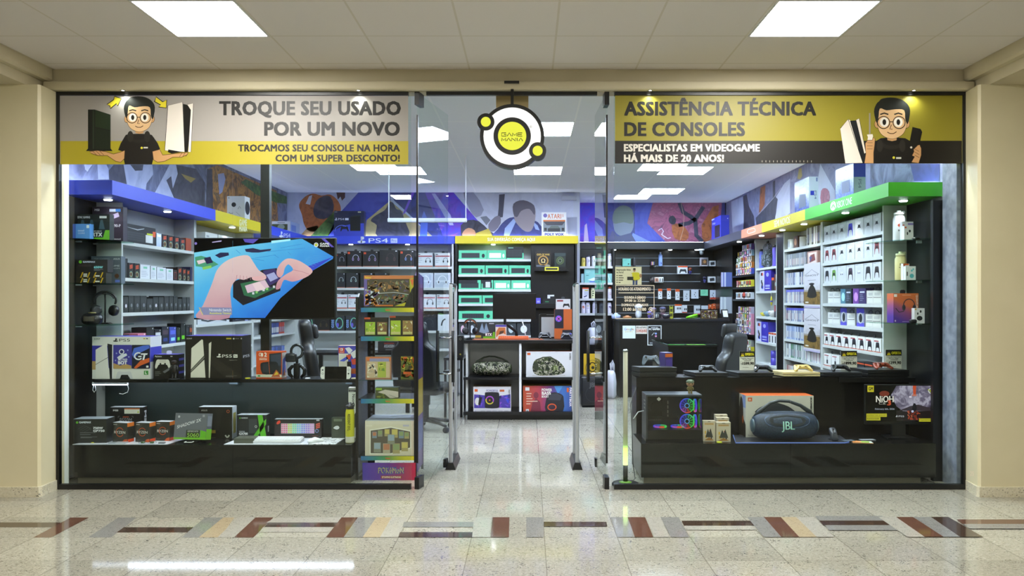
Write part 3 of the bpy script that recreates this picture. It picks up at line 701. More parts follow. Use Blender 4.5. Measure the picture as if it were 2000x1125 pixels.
# cash counter
o = empty('cash_counter',(1.35,5.72,0),'long black cash counter with small posters on its front','counter')
mb = MB(); mb.box(1.37,3.0,5.74,6.5,0,1.14,SATIN); mb.build('counter_body',o,o.location)
mb = MB(); mb.box(1.33,3.02,5.70,6.55,1.14,1.176,M('#1d1e24',.25)); mb.build('counter_top',o,o.location,bevel=.004)
def poster(name,label,px0,px1,py0,py1,Y,bg,draw,cat='poster',th=.003,group=None):
    mb = MB(); mb.box(X(px0,Y),X(px1,Y),Y-th,Y,Z(py1,Y),Z(py0,Y),M(bg,.5)); p = Pix(mb,(0,Y-th,0),(0,-1,0),.0004); draw(p)
    return tag(mb.build(name,at=(X((px0+px1)/2,Y),Y,Z(py1,Y))),label,cat,group)
def d_goo(p):
    x = 1219
    for c,col,w in (('G','#4a72c8',4.2),('o','#c85048',3),('o','#d8b040',3),('g','#4a72c8',3),('l','#4a9a58',1),('e','#c85048',3)): p.text(c,x,645,x+w,640.5 if c in 'Gl' else 640.5,col,2); x += w+.3
    for i in range(5): p.circ(1222+3.1*i,648,.8,'#d8b040',2,8)
poster('poster','white review poster on the cash counter front',1216,1241,636,661,5.738,'#e4ebe6',d_goo)
def d_chq(p):
    p.text('NÃO ACEITAMOS',1243,641,1262.5,638,'#3a2020',2,.04); p.rect(1242.5,649.5,1263,642.5,'#c2503a',2); p.rect(1243.3,649,1262.3,643,'#f0e8e0',3); p.text('CHEQUES',1244,648,1262,644,'#b8402c',4,.05)
poster('poster','small white notice with a red word on the cash counter front',1242,1263.5,636,652,5.738,'#e8e4dc',d_chq)
def d_mnt(p):
    p.rect(1266,673,1290.5,637,'#15161c',2); p.text('MONTE SEU',1272,641,1285,639,'#e8e8ee',3,.03); p.text('PC GAMER',1267.5,644.5,1289,641.5,'#ffffff',3,.05)
    p.ellipse(1281,651.5,2,2,'#8fa8f0',3,10); p.ellipse(1281,656.5,2,2,'#d88ab8',3,10); p.line([(1273,655),(1277,650),(1279,651)],.9,'#dfe3ea',3); p.rect(1269,671,1279,668.8,'#8a8c96',3)
poster('poster','black poster for building a computer on the cash counter front',1264.5,1292,635.5,674.5,5.738,'#dcdfe4',d_mnt)
# glass topped display counter further in
o = empty('glass_counter',(1.55,2.5,0),'black display counter with a glass top in the middle of the shop','counter')
mb = MB(); mb.box(1.53,2.06,2.5,3.6,0,.95,BLACKW); mb.build('counter_body',o,o.location)
mb = MB(); mb.box(1.52,2.07,2.49,3.61,.972,.98,SHELFGLASS); mb.build('glass_top',o,o.location)
mb = MB()
for b in ((1.52,1.535,2.49,3.61),(2.055,2.07,2.49,3.61),(1.52,2.07,2.49,2.505),(1.52,2.07,3.595,3.61)): mb.box(*b,.95,.972,BLACK)
mb.build('top_frame',o,o.location)
for i,(x,y,c,nm) in enumerate(((1.66,2.7,'#8ad838','lime green'),(1.9,2.75,'#d8e85a','yellow green'),(1.68,3.2,'#c9d4e8','pale grey'),(1.9,3.2,'#e8eef8','white'))):
    mb = MB(); mb.box(x-.1,x+.1,y-.16,y+.14,.9501,.958,M(c,.4)); tag(mb.build('game_booklet',at=(x,y,.95)),'%s booklet under the glass of the display counter' % nm,'booklet')
# centre gondola
GY = 3.5; o = empty('gondola',(X(1010,GY),GY,0),'low white and black shelf stand with four speaker products in the middle of the shop','display stand'); L = o.location
gx0,gx1,gd = X(909,GY),X(1121.5,GY),.72
mb = MB(); mb.box(gx0+.02,gx1-.02,GY+.03,GY+gd-.02,0,.074,SATIN); mb.build('base',o,L)
mb = MB(); mb.box(X(906,GY),X(1122,GY),GY-.02,GY+gd,.974-.04,.974,SATIN); mb.build('top',o,L,bevel=.003)
mb = MB(); mb.box(gx0,gx1,GY+gd*.62,GY+gd*.66,.074,.934,LAMIN); mb.build('back_panel',o,L)
for x in (gx0,gx1-.025): mb = MB(); mb.box(x,x+.025,GY+.06,GY+gd*.62,.074,.934,LAMIN); mb.build('side_panel',o,L)
mb = MB(); mb.box(X(1014,GY),X(1018.5,GY),GY+.0,GY+gd*.62,.10,.934,WHITE); mb.build('divider',o,L)
for a,b in ((X(905,GY),X(1013.5,GY)),(X(1019,GY),X(1122,GY))):
    mb = MB(); mb.box(a,b,GY-.02,GY+gd*.62,.49,.52,SATIN); mb.build('shelf',o,L)
mb = MB(); mb.box(X(905,GY),X(1122,GY),GY-.02,GY+gd*.62,.062,.10,SATIN); mb.build('shelf',o,L)
# anti theft gates
def gate(x,s,label):
    o = empty('security_gate',(x,.74,0),label,'security gate','security gates at the door'); L = o.location
    for y in (.72,1.12): mb = MB(); mb.rbox(x-.016,x+.016,y-.022,y+.022,.04,1.60,.008,ALU); mb.build('post',o,L)
    mb = MB(); mb.rbox(x-.014,x+.014,.72,1.12,1.58,1.614,.012,SATIN); mb.build('top_cap',o,L)
    mb = MB(); mb.box(x-.004,x+.004,.742,1.098,.12,1.58,ACRYL); mb.build('acrylic_panel',o,L)
    mb = MB()
    for y in (.78,1.06): mb.tube([(x,y,.15),(x,y,1.54)],.006,ALU,6)
    mb.build('coil_tube',o,L)
    mb = MB(); mb.prism([(x-.045,.0),(x+.045,.0),(x+.024,.06),(x-.024,.06)],.68,1.16,SATIN); mb.build('foot',o,L)
gate(X(881,.74),-1,'aluminium security gate by the door leaf nearest the card rack')
gate(X(1127,.74),1,'aluminium security gate by the door leaf nearest the lamp pole')
# ---------------------------------------------------------------- window display, graphics card side
GLOSSB = M('#0c0d0d',.12,0,0,.5); KICK = M('#6d675a',.3,.5)
o = empty('display_counter',(-2.5,.17,0),'black two level window counter with boxed consoles and computer parts','display counter'); L = o.location
mb = MB(); mb.box(-3.655,-1.412,.17,.722,.05,.309,BLACKW); mb.build('lower_plinth',o,L)
mb = MB(); mb.box(-3.6,-1.42,.19,.70,0,.05,KICK); mb.build('kickboard',o,L)
mb = MB(); mb.box(-3.655,-1.414,.70,.72,.309,.777,M('#273231',.3)); mb.build('back_panel',o,L)
mb = MB(); mb.box(-3.62,-1.42,.45,.724,.777,.804,BLACKW); mb.build('upper_shelf',o,L,bevel=.002)
mb = MB(); mb.box(X(181,.5),X(249,.5),.49,.515,.757,.777,WHITE); mb.build('lamp_holder',o,L)
LEDW = M('#dfe6ff',.5,0,5.5)
mb = MB(); mb.box(X(182,.5),X(249,.5),.487,.512,.750,.757,LEDW); mb.box(X(250,.53),X(690,.53),.53,.545,.7705,.7768,M('#dfe6ff',.5,0,34)); mb.build('led_strip',o,L)
mb = MB(); mb.tube([(X(249,.5),.5,.757),(X(251,.5),.5,.72),(X(248,.5),.51,.69),(X(240,.5),.5,.675),(X(233,.5),.5,.68)],.003,WHITE,6)
mb.tube([(X(183,.5),.5,.75),(X(181,.5),.5,.71),(X(184,.5),.5,.69),(X(187,.5),.5,.71),(X(186,.5),.5,.745)],.003,WHITE,6); mb.build('led_cable',o,L)
mb = MB(); mb.box(X(458,.74),X(474,.74),.62,.70,.745,.776,M('#4a5a60',.4)); mb.build('bracket',o,L)
mb = MB(); mb.box(X(681,.74),X(694,.74),.62,.70,.745,.776,M('#4a5a60',.4)); mb.build('bracket',o,L)
# corner wall linings and glass shelves
mb = MB(); mb.box(-3.757,-3.745,.172,.725,0,2.31,DARKW); tag(mb.build('wall_panel',at=(-3.75,.5,0)),'black wall panel behind the graphics card boxes','panel')
mb = MB(); mb.box(3.385,3.398,.305,.945,0,2.31,DARKW); tag(mb.build('wall_panel',at=(3.39,.6,0)),'black wall panel behind the glass shelves of bottles','panel')
mb = MB(); mb.box(3.27,3.384,.26,.30,0,2.27,SATIN); tag(mb.build('wall_panel',at=(3.33,.28,0)),'narrow black upright panel beside the rough grey column','panel')
def corner_shelf(s,z,label):
    if s < 0: pts = [(-3.744,.22),(-3.60,.27),(-3.45,.45),(-3.42,.60),(-3.42,.728),(-3.744,.728)]
    else: pts = [(3.384,.31),(3.30,.34),(3.13,.52),(3.02,.75),(3.02,.948),(3.384,.948)]
    o = empty('glass_shelf',(pts[0][0],.5,z),label,'glass shelf','corner glass shelves')
    mb = MB(); mb.prism(pts,z-.008,z,SHELFGLASS,'z'); mb.build('glass_plate',o,o.location)
    mb = MB(); xx = pts[0][0]-s*.02
    for y in (.42,.68): mb.box(xx-.02,xx+.02,y-.012,y+.012,z-.02,z-.0085,ALU)
    mb.build('clip',o,o.location)
GL = [1.962,1.603,1.26]; GR = [1.972,1.632,1.27]
for z,t in zip(GL,('top','middle','lowest')): corner_shelf(-1,z,'%s glass corner shelf on the graphics card side' % t)
for z,t in zip(GR,('top','middle','lowest')): corner_shelf(1,z,'%s glass corner shelf on the drinking bottle side' % t)
# ---------------------------------------------------------------- window display, console side
o = empty('display_counter',(2.1,.17,0),'black two level window counter with used consoles and a speaker','display counter'); L = o.location
mb = MB(); mb.box(X(1252,.17),X(1828,.17),.17,.645,.05,.32,BLACKW); mb.build('lower_plinth',o,L)
mb = MB(); mb.box(X(1258,.17),X(1800,.17),.19,.63,0,.05,KICK); mb.build('kickboard',o,L)
mb = MB(); mb.box(.925,3.26,.645,.945,0,.80,BLACKW); mb.build('upper_plinth',o,L)
mb = MB(); mb.box(X(1640,.63),X(1788,.63),.63,.645,.76,.80,SATIN); mb.build('top_edge',o,L)
# ---------------------------------------------------------------- card rack
RY = .30; o = empty('card_rack',(X(760,RY),RY,0),'wire card rack with rainbow shelf strips behind the glass','display rack'); L = o.location
rx0,rx1,rd = X(697,RY),X(811,RY),.44
PERF = m_paint('perforated_grey_metal','#8d91a0','#7d8192',60,.4)
k = NT('rainbow_strip'); sx = k.n('ShaderNodeSeparateXYZ'); k.l(k.coord(),sx.inputs[0])
RAIN = k.done(k.ramp(k.math('DIVIDE',k.math('SUBTRACT',sx.outputs[0],X(705,RY)-X(760,RY)),X(811,RY)-X(705,RY)),[(0,'#2f6fa8'),(.45,'#3f8f4a'),(.75,'#b8b428'),(1,'#d8c81e')]),.4)
k = NT('violet_red_card'); sx = k.n('ShaderNodeSeparateXYZ'); k.l(k.coord(),sx.inputs[0])
VIOL = k.done(k.ramp(k.math('DIVIDE',k.math('SUBTRACT',sx.outputs[0],X(705,RY)-X(760,RY)),X(812,RY)-X(705,RY)),[(0,'#4a3aa8'),(.5,'#6a3a90'),(.8,'#a02a5a'),(1,'#b82848')]),.4)
for x,yt in ((rx0,580),(rx1,538)):
    zt = Z(yt,RY); h = .06 if x == rx0 else .0
    mb = MB(); mb.prism([(RY,0),(RY+.02,0),(RY+.02,zt),(RY,zt)],x-.01,x+.01,BLACK,'x'); mb.build('front_post',o,L)
    mb = MB(); mb.prism([(RY+.021,.05),(RY+rd,.05),(RY+rd,zt+.0),(RY+.09,zt+.03),(RY+.021,zt-.02)],x-.006,x+.006,PERF if x == rx0 else M('#55307a',.4),'x')
    if x == rx1:
        for za,zb,c in ((1.2,1.6,'#6a2a5c'),(.85,1.15,'#3a2a78'),(.5,.8,'#b89a20'),(.2,.45,'#3a4a98')): mb.box(x+.0065,x+.007,RY+.03,RY+rd-.03,za,zb,M(c,.4))
    mb.build('side_panel',o,L)
    mb = MB(); mb.box(x-.01,x+.01,RY+rd-.02,RY+rd,0,zt,BLACK); mb.build('rear_post',o,L)
mb = MB(); mb.box(X(720,RY+rd),X(733,RY+rd),RY+rd-.03,RY+rd-.01,.05,1.5,BLACK)
for i in range(30): mb.box(X(724,RY+rd-.03),X(728,RY+rd-.03),RY+rd-.0305,RY+rd-.03,.1+.045*i,.125+.045*i,M('#6d7080',.5))
mb.build('slotted_post',o,L)
RKZ = [Z(601,RY),Z(657,RY),Z(779,RY),Z(891,RY)]; RKB = [Z(609.5,RY),Z(666,RY),Z(788,RY),Z(899,RY)]
for i,(z,zb) in enumerate(zip(RKZ,RKB)):
    mb = MB(); mb.box(rx0+.0105,rx1-.0105,RY+.004,RY+rd-.035,z-.012,z-.001,BLACK); mb.build('shelf',o,L)
    mb = MB(); mb.box(X(705,RY),rx1-.0105,RY-.002,RY+.0035,zb,z+.0,RAIN); f = Pix(mb,(0,RY-.002,0),(0,-1,0)); m_ = (z+zb)/2
    yc = VY+(H-m_)*sc(RY); f.text('Pokémon',753,yc+1.6,762,yc-1.6,'#d8622c',2,.04); mb.build('shelf_strip',o,L)
mb = MB(); mb.box(X(708,RY),X(812,RY),RY-.004,RY+.004,Z(938.5,RY),Z(904,RY),VIOL)
f = Pix(mb,(0,RY-.004,0),(0,-1,0)); x = 738
for c,w,y0,y1 in (('P',8,924,911),('o',6,922.5,913.8),('k',8,923,911.5),('é',7,922.5,913.5),('m',8,922.5,914),('o',6,922.5,913.8),('n',8,924,914)):
    pass
f.text('POKéMoN',738,924.5,789,912.5,'#2a4a98',2,.09); f.text('POKéMoN',738.6,924,788.4,913,'#e8c41e',3,.03)
f.rect(744,934.5,785,929,'#9a3a30',2); f.text('ESTAMPAS ILUSTRADAS',746,933.5,783,930.2,'#e8d8c8',3,.04); mb.build('sign_board',o,L)
# ---------------------------------------------------------------- television on its floor to ceiling post
TY = .45; o = empty('television',(X(517,TY),TY,Z(623,TY)),'large flat television on a dark post showing hands repairing a handheld console','television'); L = o.location
mb = MB(); mb.box(X(378.5,TY),X(655.5,TY),TY,TY+.05,Z(624,TY),Z(464.5,TY),BLACK); mb.build('casing',o,L,bevel=.004)
mb = MB(); SCB = M('#0b0a0c',.18); mb.box(X(381,TY),X(653,TY),TY-.0025,TY-.0005,Z(620.5,TY),Z(466.5,TY),SCB)
p = Pix(mb,(0,TY-.0025,0),(0,-1,0),.0003); p.em = .95
def m_scr(name,cols,dx,dz,off,nz=.25,sc_=6,st=.95):
    k = NT(name); sx = k.n('ShaderNodeSeparateXYZ'); k.l(k.coord(),sx.inputs[0])
    g = k.math('ADD',k.math('MULTIPLY',sx.outputs[0],dx),k.math('MULTIPLY',sx.outputs[2],dz)); g = k.math('ADD',g,k.math('MULTIPLY',k.math('SUBTRACT',k.noise(sc_,3),.5),nz))
    k.l(k.ramp(k.math('ADD',g,off),[(i/(len(cols)-1),c) for i,c in enumerate(cols)]),k.b.inputs['Emission Color']); k.b.inputs['Emission Strength'].default_value = st; return k.done('#0a0a0a',.25)
MATB = m_scr('screen_blue_mat',('#1a3ac8','#3a90ec','#58bcf6','#86defc'),-.55,.95,.18); SKA = m_scr('screen_forearm',('#c088a0','#dcaab4','#eec8ca','#f6d8d4'),-.3,1.6,.0,.35,5); SKB = m_scr('screen_hand',('#c07a94','#e8aab0','#f8d0cc'),.5,2.4,-.45,.35,7)
tx = lambda q: [(370+a/5.626,440+b/5.626) for a,b in q]
p.poly(tx([(52,300),(480,235),(1215,150),(1240,150),(1582,345),(1575,370),(1350,500),(1000,800),(830,1018),(52,1018)]),MATB,1)
p.poly(tx([(52,545),(350,505),(520,300),(900,280),(1250,250),(1420,300),(1150,560),(900,560),(480,1018),(52,1018)]),MATB,2)
p.poly(tx([(480,760),(1000,760),(960,830),(830,1018),(480,1018)]),MATB,3); p.poly(tx([(1250,470),(1582,345),(1350,500),(1280,560)]),'#2a3cc8',3)
p.poly(tx([(590,150),(760,150),(700,200),(610,185)]),'#5a48b8',3); p.poly(tx([(900,170),(1110,150),(1110,170),(900,200)]),'#a8ecff',3); p.poly(tx([(1450,148),(1490,148),(1590,240),(1560,240)]),'#5a48c0',3)
p.poly(tx([(250,182),(355,165),(350,180),(250,192)]),'#b8a8d8',3); p.circ(*tx([(70,200)])[0],2.6,'#8a78c8',3)
for q in ([(280,330),(340,300),(430,300),(435,330),(330,360)],[(610,262),(700,250),(780,270),(900,258),(890,280),(760,300),(690,300),(620,290)]): p.poly(tx(q),'#1d1a4a',3)
for q in ([(60,350),(130,335),(210,360),(320,430),(230,470),(70,450)],): p.poly(tx(q),'#4a9a78',3)
p.poly(tx([(80,390),(160,375),(180,405),(100,430)]),'#e8d0dc',4); p.poly(tx([(160,360),(230,345),(260,410),(190,425)]),'#241a4a',4); p.poly(tx([(140,460),(240,440),(245,470),(150,490)]),'#8ac860',4)
for a,b in ([(510,270),(560,310)],[(600,350),(820,390)],[(720,360),(950,325)],[(930,325),(980,355)],[(1000,250),(1240,205)],[(860,290),(1270,250)],[(1080,290),(1120,325)]): p.line(tx([a,b]),1,'#3a92d8',4)
for i in range(7): p.line(tx([(1240+14*i,400-12*i),(1370+24*i,455-18*i)]),.5,'#4aa0e0',4)
p.poly(tx([(480,620),(560,590),(800,490),(960,470),(1000,580),(1000,720),(590,880),(480,790)]),'#15101c',5)
p.poly(tx([(810,500),(940,475),(1000,600),(880,665),(830,590)]),'#3a2a68',6); p.poly(tx([(845,545),(930,515),(975,580),(890,620)]),'#a8a8d8',7)
p.poly(tx([(560,640),(830,585),(880,680),(950,690),(720,800),(600,770)]),'#2f6a48',6); p.poly(tx([(610,665),(690,640),(830,600),(880,680),(640,745)]),'#e0bcd0',7); p.poly(tx([(690,640),(770,620),(840,700),(740,730)]),'#f0d0d8',8)
for i in range(7): p.rect(*tx([(690+38*i,760-12*i),])[0],*tx([(714+38*i,735-12*i)])[0],('#d8d8e0','#8ac870','#3a3a5a')[i % 3],8)
SKN,SKN2,SKD = '#f0c2c0','#e8b0b4','#b87a8a'
p.poly(tx(smooth_outline([(80,1018),(150,880),(250,640),(300,500),(380,410),(500,350),(640,330),(700,400),(760,490),(835,545),(840,590),(760,610),(690,570),(600,600),(530,590),(470,660),(450,760),(440,1018)],3)),SKA,9)
for i in range(5): p.line(tx([(525+35*i,545+5*i),(515+40*i,600)]),.8,SKD,10)
p.poly(tx(smooth_outline([(690,570),(760,560),(838,560),(835,590),(760,612),(700,600)],3)),SKN2,10)
p.poly(tx(smooth_outline([(960,540),(965,480),(1010,410),(1080,365),(1180,380),(1260,420),(1350,490),(1330,540),(1240,590),(1130,620),(1040,600),(1000,690),(950,700),(975,610),(1060,540),(1140,490),(1090,430),(1050,470),(1030,540),(990,575)],3)),SKB,9)
p.line(tx([(1140,490),(1240,510),(1320,540)]),.8,SKD,10)
p.poly(tx([(100,900),(470,905),(470,985),(150,985)]),'#8a8ab0',11); p.line(tx([(110,905),(150,985)]),.9,'#e8e040',12)
p.text('Nintendo Switch',*tx([(220,945)])[0],*tx([(460,915)])[0],'#eef0f8',12); p.text('Assistência Técnica',*tx([(222,975)])[0],*tx([(458,955)])[0],'#e8e040',12,.02)
p.ring(*tx([(1393,215)])[0],3.6,3.6,1.4,'#f4f4f4',5); p.circ(*tx([(1393,215)])[0],2.2,'#d8e040',5)
p.text('GAME',*tx([(1435,213)])[0],*tx([(1538,193)])[0],'#f8f8f8',5,.03); p.text('MANIA',*tx([(1435,237)])[0],*tx([(1540,219)])[0],'#f8f8f8',5,.03)
mb.build('screen',o,L)
mb = MB(); mb.box(X(509,.63),X(526,.63),.63,.69,.8045,ZC-.001,M('#1c1f1e',.4)); mb.build('post',o,L)
mb = MB(); mb.box(X(480,.51),X(555,.51),.5005,.6295,Z(570,.51),Z(515,.51),SATIN); mb.build('wall_bracket',o,L)
# ================================================================ THING BUILDERS
PADO = smooth_outline([(0,.20),(.18,.22),(.32,.235),(.41,.16),(.46,0),(.50,-.2),(.485,-.34),(.42,-.37),(.35,-.27),(.27,-.12),(.12,-.09),(0,-.09),(-.12,-.09),(-.27,-.12),(-.35,-.27),(-.42,-.37),(-.485,-.34),(-.50,-.2),(-.46,0),(-.41,.16),(-.32,.235),(-.18,.22)],2)
def gamepad(label,col,loc,w=.155,tilt=.5,rz=0,dark='#17171a',accent=None,sony=True,group='gamepads on show in the window',pz=None,rough=.32):
    """gamepad lying face up on its grips, leaning back by tilt"""
    o = empty('gamepad',loc,label,'gamepad',group,rz); c = M(col,rough)
    R = Matrix.Translation((0,0,.018*w/.155))@Matrix.Rotation(tilt,4,'X')@Matrix.Scale(w,4); lift = .37*math.sin(tilt)
    R = Matrix.Translation((0,0,lift*w*1.0))@R
    def lay(mb,out,levels,mat):
        rg = [[(x*k,y*k+dy,z-max(0,(abs(x)-.30))*.35*(1 if y < 0 else .3)) for x,y in out] for k,z,dy in levels]
        mb.loft(rg,mat,mx=R)
    mb = MB(); lay(mb,PADO,[(.86,-.085,0),(.97,-.06,0),(1,-.02,0),(.99,.025,0),(.90,.055,0),(.6,.065,.02)],c); mb.build('shell',o,loc=(0,0,0))
    for x in ((-.15,.15) if sony else (-.27,.14)):
        y = -.05 if sony or x > 0 else .09
        mb = MB(); mb.lathe([(.05,.05),(.05,.085),(.065,.095),(.065,.11),(.05,.115)],(x,y,0),M(dark,.5),12,mx=R); mb.build('thumb_stick',o,loc=(0,0,0))
    mb = MB(); dx,dy = (-.31,.08) if sony else (-.13,-.05)
    mb.box(dx-.055,dx+.055,dy-.018,dy+.018,.05,.078,M(dark,.4),mx=R); mb.box(dx-.018,dx+.018,dy-.055,dy+.055,.05,.078,M(dark,.4),mx=R); mb.build('direction_pad',o,loc=(0,0,0))
    for i,(x,y) in enumerate(((.31,.135),(.31,.025),(.255,.08),(.365,.08))):
        mb = MB(); mb.lathe([(.022,.045),(.022,.074),(.015,.078)],(x,y,0),M(accent or dark,.35),8,mx=R); mb.build('button',o,loc=(0,0,0))
    if sony:
        mb = MB(); mb.rbox(-.13,.13,.02,.17,.055,.072,.012,M(dark,.4),mx=R); mb.build('touch_pad',o,loc=(0,0,0))
    for s in (-1,1):
        mb = MB(); mb.rbox(s*.31-.075,s*.31+.075,.20,.25,-.05,.03,.02,M(dark,.35),mx=R); mb.build('shoulder_button',o,loc=(0,0,0))
    return o
def console(label,px0,px1,Y,d,h,col,z,group='used consoles on show in the window',split=None,lean=0):
    x0,x1 = X(px0,Y),X(px1,Y); o = empty('game_console',((x0+x1)/2,Y,z),label,'game console',group); w = x1-x0; L = o.location
    mb = MB(); k = .045
    def slab(z0,z1,y0=0,y1=None): mb.prism([(-w/2+k*.2,y0),(w/2,y0),(w/2-k,d if y1 is None else y1),(-w/2-k,d if y1 is None else y1)],z0,z1,M(col,.35),'z')
    slab(.006,h*.46); slab(h*.54,h); mb.build('case',o,loc=(0,0,0),bevel=.002)
    mb = MB(); mb.prism([(-w/2+k*.4,.01),(w/2-.01,.01),(w/2-k-.01,d-.01),(-w/2-k+.01,d-.01)],0,h*.55,M('#101012',.5),'z'); mb.build('light_groove',o,loc=(0,0,0))
    mb = MB(); mb.box(-w*.25,w*.1,-.0012,.001,h*.36,h*.40,M('#050506',.4)); mb.build('disc_slot',o,loc=(0,0,0))
    return o
def bottle(label,loc,r,h,col,lid,marks=(),spout=True,text=None,txtcol='#111111',band=None,group=None,neck=.8,name='drinking_bottle',face=0):
    o = empty(name,loc,label,'bottle',group,face); c = M(col,.4); lh = h*.16; bh = h-lh
    mb = MB(); mb.lathe([(r*.92,0),(r,.008),(r,bh*.88),(r*neck,bh*.985),(r*neck,bh)],(0,0,0),c,20)
    if band: mb.lathe([(r*1.003,.004),(r*1.003,bh*band[1])],(0,0,0),M(band[0],.45),20,cap=False)
    # printed marks wrapped round the front
    def wrap(x,z,k=1): a = -PI/2+x/r; q = r+.0006*k; return (q*math.cos(a),q*math.sin(a),z)
    for kind,x,z,s,colr in marks:
        if kind == 'dot': mb.add([wrap(x+s*math.cos(2*PI*i/14),z+s*math.sin(2*PI*i/14)) for i in range(14)],[tuple(range(14))],M(colr,.5))
        if kind == 'hole': mb.add([wrap(x+s*math.cos(2*PI*i/14),z+s*math.sin(2*PI*i/14),2) for i in range(14)],[tuple(range(14))],M(colr,.5))
        if kind == 'bar':
            sx,sz = s; mb.add([wrap(x+a*sx,z+b*sz) for a,b in ((-1,-1),(0,-1),(1,-1),(1,1),(0,1),(-1,1))],[tuple(range(6))],M(colr,.5))
    if text:
        t,z0,z1,hw,vert = text; vs,fs = glyphs(t,.02); a,b = min(v[0] for v in vs),max(v[0] for v in vs)
        if vert: pts = [wrap(-hw+2*hw*(v[1]/.7),z1+(v[0]-a)/(b-a)*(z0-z1),2) for v in vs]
        else: pts = [wrap(-hw+2*hw*(v[0]-a)/(b-a),z0+(z1-z0)*v[1]/.7,2) for v in vs]
        mb.add(pts,fs,M(txtcol,.5))
    mb.build('bottle_body',o,loc=(0,0,0))
    mb = MB(); mb.lathe([(r*neck*1.06,bh),(r*neck*1.06,bh+lh*.55),(r*neck*.7,bh+lh*.62)]+([(r*.35,bh+lh*.64),(r*.33,h)] if spout else [(r*.6,bh+lh*.66)]),(0,0,0),M(lid,.4),16)
    if spout: mb.tube([(r*.3,0,bh+lh*.7),(r*.9,0,bh+lh*.9),(r*1.0,0,bh+lh*.5)],.004,M(lid,.4),6)
    mb.build('lid',o,loc=(0,0,0))
    return o
def mug(label,loc,col,mark=None,r=.042,h=.095,group=None,face=0,back=False):
    o = empty('mug',loc,label,'mug',group,face); mb = MB()
    mb.lathe([(r*.9,0),(r,.006),(r,h),(r*.9,h),(r*.88,.01)],(0,0,0),M(col,.3),18)
    if mark:
        for i,c in enumerate(mark):
            a0 = -PI/2-.7+1.4*i/len(mark); a1 = -PI/2-.7+1.4*(i+.8)/len(mark); q = r+.0008
            mb.quad([(q*math.cos(a0),q*math.sin(a0),h*.2),(q*math.cos(a1),q*math.sin(a1),h*.2),(q*math.cos(a1),q*math.sin(a1),h*.8),(q*math.cos(a0),q*math.sin(a0),h*.8)],M(c,.4))
    mb.build('cup',o,loc=(0,0,0))
    mb = MB(); mb.tube([(r*.95,0,h*.8),(r*1.5,0,h*.78),(r*1.6,0,h*.45),(r*.95,0,h*.2)],.006,M(col,.3),6,mx=Matrix.Rotation(PI/2 if back else 0,4,'Z')); mb.build('handle',o,loc=(0,0,0))
    return o
def figurine(label,loc,s,coat,skin,cap,base=None,big=True,group=None,face=0):
    """small collectible figure: big head, cap, short body"""
    o = empty('figurine',loc,label,'figurine',group,face); hz = .62 if big else .78; hr = .24 if big else .12
    z0 = .04*s if base else 0
    if base: mb = MB(); mb.lathe([(.26*s,0),(.26*s,z0*.8),(.22*s,z0)],(0,0,0),M(base,.4),18); mb.build('stand',o,loc=(0,0,0))
    T = Matrix.Translation((0,0,z0))@Matrix.Scale(s,4); c = M(coat,.5)
    mb = MB()
    for x in (-1,1): mb.loft([[(x*.075+r*math.cos(a),-.0+r*.9*math.sin(a)+dy,z) for a in [2*PI*i/8 for i in range(8)]] for r,z,dy in ((.06,0,-.03),(.065,.04,-.02),(.055,.12,0),(.06,hz*.45,0))],c,mx=T)
    top = hz-hr*.7
    mb.loft([[(r*math.cos(a),r*.7*math.sin(a),z) for a in [2*PI*i/12 for i in range(12)]] for r,z in ((.11,hz*.30),(.13,hz*.45),(.14,top*.92),(.06,top+.03))],c,mx=T)
    for x in (-1,1): mb.tube([(x*.12,0,top*.95),(x*.19,-.02,top*.72),(x*.17,-.09,top*.52)],.04,c,8,mx=T,rr=[.045,.042,.036])
    mb.build('body',o,loc=(0,0,0))
    mb = MB(); mb.ell((0,-.01,hz+hr*.15),(hr*1.05,hr*.92,hr*.92),M(skin,.5),16,10,mx=T)
    for x in (-1,1): mb.ell((x*hr*.45,-hr*.82,hz+hr*.1),(hr*.16,hr*.1,hr*.18),M('#101010',.3),8,6,mx=T)
    mb.ell((0,-hr*.95,hz-hr*.12),(hr*.08,hr*.08,hr*.07),M(skin,.5),8,6,mx=T); mb.build('head',o,loc=(0,0,0))
    mb = MB(); mb.lathe3([(1.0,0),(1.04,.25),(.9,.65),(.5,.92),(.05,1)],(0,0,hz+hr*.35),(hr*1.08,hr*1.0,hr*.85),M(cap,.6),16,mx=T)
    mb.prism([(-hr*.8,-hr*.7),(-hr*.6,-hr*1.35),(hr*.6,-hr*1.35),(hr*.8,-hr*.7)],hz+hr*.36,hz+hr*.44,M(cap,.6),'z',mx=T); mb.build('cap',o,loc=(0,0,0))
    return o
